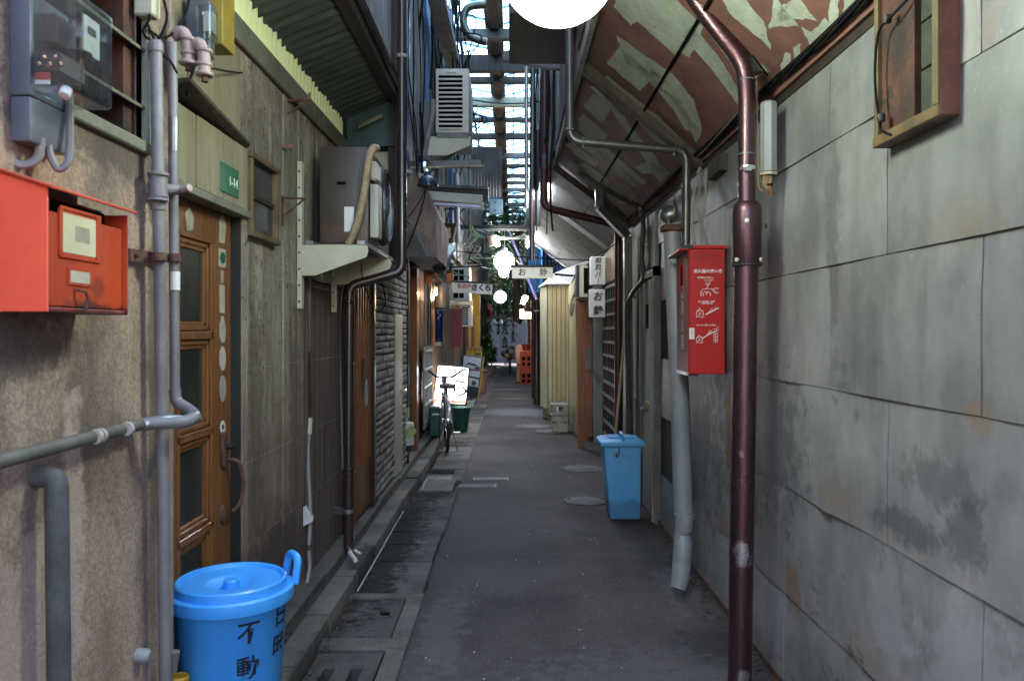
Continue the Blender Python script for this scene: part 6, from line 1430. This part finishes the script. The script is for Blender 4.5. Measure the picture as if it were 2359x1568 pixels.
# horizontal oshizu sign
Yc = 11.4
t = thing('hanging_sign', 'long cream hanging sign with two spaced black characters beside the globe', 'sign', P(1228,640,Yc))
part('panel', MB().box(Px(1180,Yc),Px(1274,Yc),Yc,Yc+.14,Pz(640,Yc),Pz(616,Yc)), mat('lit cream sign', (.6,.58,.48), rough=.35, bump=0, rnd=0, emis=((.95,.93,.8), .035)), t, bevel=.006)
part('roof', MB().box(Px(1176,Yc),Px(1279,Yc),Yc-.03,Yc+.17,Pz(616,Yc)+.002,Pz(612,Yc)+.01), M['beam'], t)
text('character', 'お', .12, P(1203,628,Yc-.004), (1,0,0), (0,0,1), M['ink'], t, bold=.003); text('character', '静', .12, P(1252,628,Yc-.004), (1,0,0), (0,0,1), M['ink'], t, bold=.001)
part('bar', MB().bar(P(1279,632,Yc),P(1330,636,Yc),.02,.03), M['black'], t)
# stacked grey boxes
def tubx(zz0, zz1, body, label):
    Y0 = 11.45; x0, x1 = Px(1271,Y0), Px(1310,Y0)
    t = thing('foam_box', label, 'box', ((x0+x1)/2,Y0+.15,zz0), 'grey boxes stacked by the cream shed')
    part('box', MB().add([(x0+.02,Y0+.02,zz0),(x1-.01,Y0+.02,zz0),(x1-.01,Y0+.26,zz0),(x0+.02,Y0+.26,zz0),(x0,Y0,zz1),(x1,Y0,zz1),(x1,Y0+.28,zz1),(x0,Y0+.28,zz1)],[(0,3,2,1),(4,5,6,7),(0,1,5,4),(1,2,6,5),(2,3,7,6),(3,0,4,7)]), M['sticker'], t, bevel=.008)
    part('lid', MB().box(x0-.008,x1+.006,Y0-.008,Y0+.288,zz1,zz1+.018), M['duct'], t, bevel=.005)
    return t, x0, x1, Y0
zg = 0.0
t1, x0, x1, Y0 = tubx(.005, .245, '', 'lower grey box of the stack lettered with four black characters')
for k, c_ in enumerate('居酒屋和'): text('character', c_, .052 if k < 3 else .075, (x0+.035+k*.062,Y0+.008,.165), (1,0,0), (0,0,1), M['ink'], t1, bold=.003)
t2, x0, x1, Y0 = tubx(.265, .40, '', 'upper grey box of the stack with one character and a white slip')
text('character', '和', .075, ((x0+x1)/2+.015,Y0-.001,.345), (1,0,0), (0,0,1), M['ink'], t2, bold=.004)
part('slip', MB().box(x0+.075,x0+.105,Y0-.002,Y0+.002,.31,.385), M['paper'], t2)
# ---- brown pole far right
t = thing('brown_downpipe', 'far dark brown double downpipe at the corner past the cream shed', 'downpipe', P(1237,930,15.9))
part('tube', MB().tube([P(1237,930,15.9),P(1237,520,15.9)], .065, 14), M['pipe_brown'], t)
part('thin_tube', MB().tube([P(1229,918,16.1),P(1228,560,16.1)], .035, 10), M['black'], t)
part('collar', MB().obox(P(1240,716,15.8), (.16,.12,.03)), M['steel'], t)
# beer crates
Yk = 21.6
def crate(z_, label):
    x0, x1 = Px(1199,Yk), Px(1227,Yk); h_ = .465
    t = thing('beer_crate', label, 'crate', ((x0+x1)/2,Yk+.2,z_), 'orange red crates stacked on the far right')
    part('top_band', MB().box(x0,x1,Yk,Yk+.42,z_+.30,z_+h_-.01), M['crate'], t, bevel=.008)
    part('bottom_band', MB().box(x0+.004,x1-.004,Yk+.004,Yk+.416,z_,z_+.045), M['crate'], t)
    part('middle_band', MB().box(x0+.004,x1-.004,Yk+.004,Yk+.416,z_+.15,z_+.185), M['crate'], t)
    for k in range(3): xx = x0+(x1-x0-.05)*k/2; part('post', MB().box(xx,xx+.05,Yk,Yk+.42,z_+.045,z_+.30), M['crate'], t)
    part('inside', MB().box(x0+.03,x1-.03,Yk+.03,Yk+.39,z_+.03,z_+.30), M['void'], t)
crate(.01,'lower orange red slatted crate of the far stack'); crate(.48,'upper orange red slatted crate of the far stack')
solo('flower_pot', MB().lathe([(.09,0),(.13,.16),(.14,.18),(.001,.17)], P(1213,808,21.8)+V((0,0,.01)), 16), M['red_dark'], 'dark red pot standing on top of the orange crates', 'pot')
t = thing('covered_stack', 'pale cloth covered stack left of the orange crates', 'stack', P(1193,880,22.3))
part('cloth', MB().prism([P(1188,838,22.3),P(1188,800,22.3),P(1194,794,22.3),P(1211,796,22.3),P(1214,840,22.3)], (0,.5,0)), mat('peach cloth',(.55,.33,.24),(.4,.22,.16),.9,bump=.2), t, bevel=.05, segs=2)
part('crate_side', MB().box(Px(1191,22.4),Px(1199,22.4),22.4,22.9,.05,.55), M['palewood'], t)
part('base', MB().box(Px(1188,22.3),Px(1203,22.3),22.2,22.9,0,.06), M['dkwood'], t)
t = thing('stool_bundle', 'single legged stand topped with crumpled peach cloth bundles in mid alley', 'stand', PG(1175,880))
c_ = P(1174,815,26)
for k in range(9):
    o_ = V((random.uniform(-.2,.2),random.uniform(-.15,.15),random.uniform(-.18,.18))); part('bundle', MB().lathe([(.001,-.1),(.07,-.08),(.11,0),(.08,.07),(.001,.1)], c_+o_, 9, (random.uniform(-1,1),random.uniform(-1,1),1)), random.choice((M['palewood'],M['dkwood'],M['mouldy'] if 'mouldy' in M else M['ivory'])), t)
part('leg', MB().tube([P(1175,832,26),P(1175,864,26)], .05, 8), M['black'], t); part('foot', MB().lathe([(.28,0),(.25,.05),(.03,.07),(.001,.07)], V((P(1175,0,26).x,26,.01)), 18), M['dkwood'], t)
# warm lamps and pinkish sign at the far right
t = thing('warm_lamp', 'glowing warm far lamp slanting above a pinkish lit sign', 'lamp', P(1208,695,20))
part('tube', MB().tube([P(1204,700,20),P(1208,690,20),P(1214,682,20)], [.05,.07,.06], 10), M['lamp_warm'], t); part('arm', MB().tube([P(1208,700,20),P(1214,712,20)], .015, 6), M['black'], t)
t = thing('lit_box_sign', 'small pinkish lit sign box beside the brown far pole', 'sign', P(1213,730,20))
part('box', MB().obox(P(1214,723,20), (.36,.2,.24)), mat('warm lit box',(.8,.5,.35),bump=0,rnd=0,emis=((1,.6,.4),.35)), t)
t = thing('spotlight', 'dark clip spotlight over the pinkish lit sign', 'lamp', P(1216,715,19.5))
part('body', MB().tube([P(1208,712,19.5),P(1226,715,19.5)], [.06,.035], 10), M['black'], t)
# ---- globe lamps
def globe(x, y, Y, label, m_='glow', r_=.175, stem=None):
    c_ = P(x,y,Y)
    t = thing('globe_lamp', label, 'lamp', c_, 'round globe lamps over the alley')
    n = 14; pr = [(max(.001,r_*math.sin(math.pi*k/n)), -r_*math.cos(math.pi*k/n)) for k in range(n+1)]
    part('globe', MB().lathe(pr, c_, 40), M[m_], t, smooth=80)
    part('neck', MB().lathe([(.055,0),(.055,.05),(.03,.07),(.001,.07)], c_+V((0,0,r_-.012)), 16), M['greyplastic'], t)
    part('stem', MB().tube([c_+V((0,0,r_+.05)), c_+(stem or V((0,0,.5)))], .011, 8), M['black'], t)
    part('drain_screw', MB().lathe([(.008,0),(.006,.006),(.001,.007)], c_-V((0,0,r_-.002)), 8, (0,0,-1)), M['steel'], t)
globe(1287,-80,2.28,'huge near globe lamp cut off by the top edge of the view')
globe(1162,602,13.0,'middle globe lamp above the long cream sign','glow_far')
globe(1161,627,17.2,'globe lamp half hidden behind the middle one','glow_far', .115)
globe(1153,684,21.0,'farthest small globe lamp before the vines','glow_far', .165)
solo('lamp_bracket', MB().box(-.02,.40,2.25,2.31,3.02,3.06), M['dkwood'], 'dark arm carrying the huge near globe lamp', 'bracket')
# fluorescent tubes at the canopy edges
def tubelamp(x, y, Y, dx, L_, label):
    c_ = P(x,y,Y); t = thing('fluorescent_lamp', label, 'lamp', c_, 'lit tubes at the canopy edges')
    part('tube', MB().tube([c_, c_+V((dx,L_,0))], .018, 10), M['tube_on'], t)
    part('housing', MB().bar(c_+V((-.01,0,.05)), c_+V((dx-.01,L_,.05)), .08,.045), M['white'], t, bevel=.004)
    part('socket', MB().obox(c_+V((0,-.015,.01)), (.045,.025,.07)), M['white'], t)
tubelamp(1263,418,8.0,.0,1.0,'nearer lit fluorescent tube at the edge of the painted boards')
tubelamp(1219,553,12.3,.0,1.0,'farther lit fluorescent tube under the grey canopy')
t = thing('floodlight', 'lit square floodlight on a cross bar above the middle globe', 'lamp', P(1140,555,12))
part('body', MB().obox(P(1133,553,12), (.14,.2,.17), Matrix.Rotation(R(-20),4,'Y')), M['dkwood'], t, bevel=.01)
part('lens', MB().obox(P(1144,556,11.95), (.07,.16,.15), Matrix.Rotation(R(-20),4,'Y')), M['lamp_bulb'], t, bevel=.01)
solo('cross_bar', MB().bar(P(1055,523,12.2),P(1228,524,12.2),.05,.06), M['black'], 'long black cross bar holding the floodlight', 'bar')
solo('cross_bar', MB().bar(P(1050,528,12.4),P(1215,530,12.4),.03,.035), M['upper_white'], 'thin pale bar just behind the black cross bar', 'bar')
t = thing('junction_box', 'blue grey junction box with two knobs hanging against the skylight', 'junction box', P(1145,495,9.5))
part('case', MB().obox(P(1144,477,9.5), (.165,.08,.185)), mat('blue grey enamel',(.16,.26,.33),(.12,.2,.26),.45,bump=.05,rnd=0), t, bevel=.015, segs=2)
for y_ in (466,484): part('knob', MB().lathe([(.017,0),(.014,.01),(.001,.012)], P(1142,y_,9.45), 14, (0,-1,0)), M['greyplastic'], t)
solo('grey_box', MB().obox(P(1136,395,11.5), (.12,.10,.20)), mat('pale blue grey box',(.22,.25,.33),rough=.5,bump=.05), 'pale blue grey box fixed under the skylight beam', 'box', bevel=.01)
t = thing('diagonal_tube', 'pale purple pole slanting down beside the middle globe', 'pole', P(1200,600,13.8))
part('tube', MB().tube([P(1168,520,14),P(1236,690,14)], .022, 8), mat('pale purple pole',(.32,.27,.55),rough=.3,bump=0), t)
t = thing('diagonal_tube', 'pale green cord slanting beside the purple pole', 'pole', P(1200,600,13.9))
part('tube', MB().tube([P(1170,560,14.4),P(1240,690,14.4)], .016, 8), M['wirepale'], t)
# ---- wires across
random.seed(21)
GW = 'thin wires strung across the alley'
specs = [((1015,575),(1360,600),10.8,.02,'cable','black wire strung level with the middle globe',.008),((1062,590),(1150,592),11.5,.03,'wirepale','pale green wire left of the middle globe',.010),
 ((1066,597),(1140,620),11.5,.03,'wirewhite','pale wire sagging to the left of the long cream sign',.010),((1100,528),(1215,548),12,.06,'wirewhite','upper of the pale wires behind the floodlight',.012),((1090,540),(1212,540),12,.08,'wirewhite','lower of the pale wires behind the floodlight',.012),
 ((960,618),(1110,613),9.5,.0,'cable','straight black wire over the white condenser',.010),((1190,600),(1245,640),13.5,.05,'wirepale','pale green cord behind the long cream sign',.012),((1212,560),(1205,600),11,.0,'wirewhite','white lead hanging from the farther lit tube',.009),
 ((1240,545),(1345,630),12.9,.02,'wirewhite','pale cord along the end edge of the grey canopy',.012),((1230,590),(1330,630),12.9,-.02,'cable','black cord along the end edge of the grey canopy',.010)]
for a, b, Y, s_, m_, lb, r_ in specs: wire(sag(P(*a,Y),P(*b,Y+.3),s_), r_, m_, lb, None)
for k in range(9):
    x0, y0 = random.uniform(1040,1075), random.uniform(20,260); Y = 8.5+random.random()*2
    wire(curve([P(1046+k*2,-30,Y),P(x0,y0,Y),P(x0+random.uniform(10,60),y0+random.uniform(10,60),Y),P(x0+random.uniform(-10,20),y0+random.uniform(70,140),Y),P(1060,y0+170,Y)]), .009, 'cable', 'black cable dangling in loops against the skylight', 'black cables dangling against the skylight')
for k in range(12):
    x0, y0 = random.uniform(1040,1095), random.uniform(470,600); Y = 9.5+random.random()*3
    wire(curve([P(x0,y0,Y),P(x0+random.uniform(-25,25),y0+random.uniform(-20,30),Y),P(x0+random.uniform(-30,35),y0+random.uniform(10,50),Y),P(x0+random.uniform(-20,35),y0+random.uniform(30,70),Y)]), .010, random.choice(('wirepale','wirewhite','cable','grimewire')), 'short tangled cord above the white condensers on the left', 'tangled cords above the white condensers')
for k in range(5):
    x = 935+k*9; wire(curve([P(x,-20,6.2),P(x+random.uniform(-8,8),150,6.2),P(x+random.uniform(0,22),300,6.2),P(x+random.uniform(0,30),400,6.2)]), .005, 'cable', 'thin black cable trailing down the left upper posts', 'thin cables on the left upper posts')
wire(curve([P(1262,0,6.5),P(1262,120,6.5),P(1266,250,6.5),P(1256,330,6.5)]), .010, 'cable', 'black cable down the upper right boards', nm='cable')
solo('thick_hose', MB().tube(curve([P(1120,12,8.8),P(1080,18,8.8),P(1068,50,8.8),P(1085,85,8.8),P(1122,98,8.8)]), .045, 12), M['pipe_olive'], 'thick bent hose looped against the top of the skylight', 'hose')
for (x0_, y0_, x1_, y1_, m_, r_, lb) in ((1213,20,1213,480,'steel',.022,'bright thin steel pipe down the upper right edge of the skylight'),(1228,60,1226,600,'pipe_brown',.03,'brown pipe right of the bright steel pipe'),(1240,300,1240,520,'black',.03,'black pipe left of the red brown crossing pipe')):
    solo('upper_pipe', MB().tube([P(x0_,y0_,8.6),P(x1_,y1_,8.6+ (.2 if r_ < .03 else 0))], r_, 10), M[m_], lb, 'pipe')
random.seed(77)
for k in range(10):
    Y = random.uniform(6.5,11); xs = 1180-.84/Y*K; 
    wire(curve([P(xs+random.uniform(-6,10),-40+60*j+random.uniform(-10,10),Y) for j in range(random.randint(5,9))]), random.choice((.005,.008,.012)), random.choice(('cable','cable','wirewhite')), 'slack cable hanging down the left side of the skylight gap', 'slack cables on the left of the skylight')
for k in range(6):
    Y = random.uniform(6.5,12); wire(curve([P(1180+.36/Y*K+random.uniform(-5,4),-20+80*j+random.uniform(-15,15),Y) for j in range(random.randint(5,8))]), random.choice((.006,.010)), 'cable', 'slack cable hanging down the right side of the skylight gap', 'slack cables on the right of the skylight')
for k in range(5):
    Y = random.uniform(9,14); y_ = random.uniform(30,440)
    wire(sag(P(1180-.85/Y*K,y_,Y),P(1180+.4/Y*K,y_+random.uniform(-25,25),Y),.08), .008, 'cable', 'thin black cable sagging across the skylight gap', 'cables sagging across the skylight')
# ---- far end: block wall, vines, plants, trees
bw = thing('block_wall', 'grey concrete block wall closing the far end of the alley', 'wall', (0,36.5,0))
bm_ = cube_mesh('block', M['block'], .02)
for j in range(9):
    for i in range(-6, 7):
        piece('block', bm_, bw, (i*.4+(.2 if j%2 else 0), 36.5, .1+j*.195), (.392, .15, .187))
for k, xx in enumerate((-1.05,.45)): part('pierced_block', MB().box(xx-.19,xx+.19,36.42,36.58,1.76,1.94) , M['soffit'], bw)
part('coping', MB().box(-2.6,2.8,36.4,36.6,1.80,1.86), M['block'], bw)
part('core', MB().box(-2.6,2.8,36.46,36.54,0,1.8), M['mortar'], bw)
def leaves(n, fn, size, seed=3):
    random.seed(seed); mb = MB()
    for _ in range(n):
        c_ = fn(); s_ = size*random.uniform(.6,1.4); d1 = V((random.gauss(0,1),random.gauss(0,1),random.gauss(0,.6)-.4)).normalized(); d2 = d1.cross(V((random.random(),random.random(),1))).normalized()
        a = c_-d1*s_; b = c_+d1*s_; m1 = c_+d2*s_*.45; m2 = c_-d2*s_*.45
        n0 = len(mb.v); mb.v += [a, m1+V((0,0,.1*s_)), b, m2]; mb.f.append((n0,n0+1,n0+2,n0+3))
    return mb
g = random.gauss; u = random.uniform
iv = thing('ivy_curtain', 'mass of ivy and branches hanging over the far block wall', 'vine', (0,33,2.5))
part('foliage', leaves(5200, lambda: V((u(-1.6,1.2), u(30,34), 2.0+abs(g(0,1.0))+u(0,.6))), .07, 1), M['leaf'], iv, kind='stuff')
part('upper_foliage', leaves(6500, lambda: V((u(-1.6,1.4), u(31.5,34.5), u(3.2,8.5))), .10, 9), M['leaf'], iv, kind='stuff')
part('pale_foliage', leaves(1500, lambda: V((u(-1.4,1.0), u(29,33), 1.9+abs(g(0,.7)))), .06, 2), M['leaf2'], iv, kind='stuff')
br = MB(); random.seed(5)
for k in range(26):
    a = V((u(-1.4,1.2),u(29,33),u(2.2,4.5))); br.tube(curve([a, a+V((g(0,.3),g(0,.3),g(0,.3))), a+V((g(0,.7),g(0,.3),g(0,.6)))],3), .02, 5)
part('twigs', br, M['bark'], iv, kind='stuff')
for k, (x, y0, y1) in enumerate(((1166,735,845),(1182,720,790),(1148,720,770),(1127,700,760),(1160,700,800))):
    tv = thing('hanging_vine', ['long pale vine hanging centrally before the block wall','short vine just right of the central one','short vine left of centre','vine close to the left edge of the opening','bushy vine above the central strand'][k], 'vine', P(x,y0,30.5), 'vines hanging before the block wall')
    part('foliage', leaves(260, lambda: P(x+g(0,2.6), u(y0-40,y1), 30.5)+V((0,g(0,.15),0)), .05, 10+k), M['leaf2'] if k%2 == 0 else M['leaf'], tv, kind='stuff')
    part('stem', MB().tube([P(x,y0-60,30.5),P(x+2,y1,30.5)], .012, 5), M['bark'], tv)
for k, (x, y0, y1, Y, m_) in enumerate(((1125,775,825,26,'leaf2'),(1133,800,835,27,'leaf'),(1120,745,800,26.5,'leaf'))):
    tv = thing('potted_shrub', ['bright green leafy potted shrub at the left foot of the block wall','low dark shrub just right of the bright potted one','tall dark shrub behind the bright potted one'][k], 'plant', P(x,y1+10,Y), 'plants by the far left corner')
    part('foliage', leaves(420, lambda: P(x+g(0,5), u(y0,y1), Y)+V((0,g(0,.2),0)), .07, 30+k), M[m_], tv, kind='stuff')
    part('pot', MB().lathe([(.12,0),(.17,.28),(.18,.3),(.001,.29)], V((P(x,0,Y).x,Y,.01)), 16), M['duct'], tv)
    part('stem', MB().tube([V((P(x,0,Y).x,Y,.29)), P(x,y0+15,Y)], .02, 6), M['bark'], tv)
for k, (x, Y, r_, h_) in enumerate(((.15,27.5,.16,5.5),(2.6,39,.2,6),(-2.3,40,.2,6),(.1,38.8,.2,5.2))):
    tv = thing('tree', ['brown tree trunk rising behind the warm lamps on the right','tree beyond the block wall to the right','tree beyond the block wall to the left','tall tree beyond the middle of the block wall'][k], 'tree', (x,Y,0))
    part('trunk', MB().tube([V((x,Y,1.8 if k == 0 else 0)),V((x+.1,Y,2)),V((x-.05,Y,h_*.7)),V((x+.1,Y,h_))], [r_*1.2,r_,r_*.8,r_*.5], 10), M['bark'], tv)
    for j in range(5):
        a = V((x,Y,h_*(.55+.09*j))); part('limb', MB().tube([a, a+V((g(0,.8),g(0,.8),.6)), a+V((g(0,1.4),g(0,1.4),1.1))], [r_*.4,r_*.25,r_*.08], 6), M['bark'], tv)
    cx = (x,Y,h_)
    cl = [V((cx[0]+g(0,1.0 if k else .6),cx[1]+g(0,1.2),cx[2]+g(0,1.0)+ (1.5 if k == 0 else 0))) for _ in range(26)]
    def f_():
        c_ = random.choice(cl); return c_+V((g(0,.35),g(0,.35),g(0,.3)))
    part('crown', leaves(9000 if k else 3500, f_, .09, 50+k), M['leaf'], tv, kind='stuff')
lt = thing('red_lantern', 'small red lantern at the far left among the vines', 'lantern', P(1131,715,29))
part('shade', MB().lathe([(.05,-.12),(.10,-.08),(.11,0),(.10,.08),(.05,.12)], P(1132,722,29), 14), M['crate'], lt); part('plate', MB().obox(P(1128,707,29), (.12,.03,.18)), M['red_box'], lt)
t = thing('terracotta_pot', 'peach plastic drum by the dark standing sign', 'drum', P(1108,890,18.5))
part('body', MB().lathe([(.13,0),(.15,.5),(.13,.55),(.001,.55)], V((P(1109,0,18.8).x,18.8,.01)), 16), mat('peach plastic',(.45,.2,.11),rough=.5,bump=.05), t)
part('rim', MB().lathe([(.155,.48),(.165,.5),(.155,.53)], V((P(1109,0,18.8).x,18.8,.01)), 16), M['redwood'], t)
solo('traffic_cone', MB().lathe([(.13,0),(.13,.03),(.09,.04),(.02,.36),(.001,.36)], V((P(1098,0,18).x,18.0,.0)), 16), M['crate'], 'small orange cone at the foot of the dark standing sign', 'cone')
solo('low_box', MB().box(P(1075,0,15.2).x,P(1094,0,15.2).x,15.2,15.4,.0,.13), M['steel'], 'low grey box at the foot of the dark standing sign', 'box', bevel=.01)
fh = thing('horizon_blocker', 'added dark house beyond the block wall hiding the bright horizon', 'building', (0,46,0))  # house added to darken the far end against the bright horizon
part('wall', MB().box(-9,9,46,50,0,4.5), M['beam'], fh)
part('roof', MB().prism([(-9.5,45.6,4.5),(-9.5,50.4,4.5),(-9.5,48,6.4)], (19,0,0)), M['awn_dark'], fh)
for i in range(-2,3):
    wv = part('window', MB().box(i*2.5-.6,i*2.5+.6,45.95,46,1.6,2.8), M['ivory'], fh); part('pane', MB().box(i*2.5-.52,i*2.5+.52,45.94,45.95,1.68,2.72), M['glassdk'], wv)
# ---- unseen building added behind the viewer to bounce warm light into the alley
sf = thing('bounce_facade', 'unseen pale building added behind the viewer to bounce warm light', 'building', (0,-13,0))
part('wall', MB().box(-12,12,-16,-13,-.02,4.6), mat('pale bounce facade',(.62,.50,.38),(.52,.42,.32),.8,bump=.1), sf)
for i in range(-3,4):
    for j in range(1):
        wv = part('window', MB().box(i*3-.6,i*3+.6,-13.0,-12.96,1+j*3,2.5+j*3), M['white'], sf); part('pane', MB().box(i*3-.52,i*3+.52,-12.96,-12.95,1.08+j*3,2.42+j*3), M['glassdk'], wv)
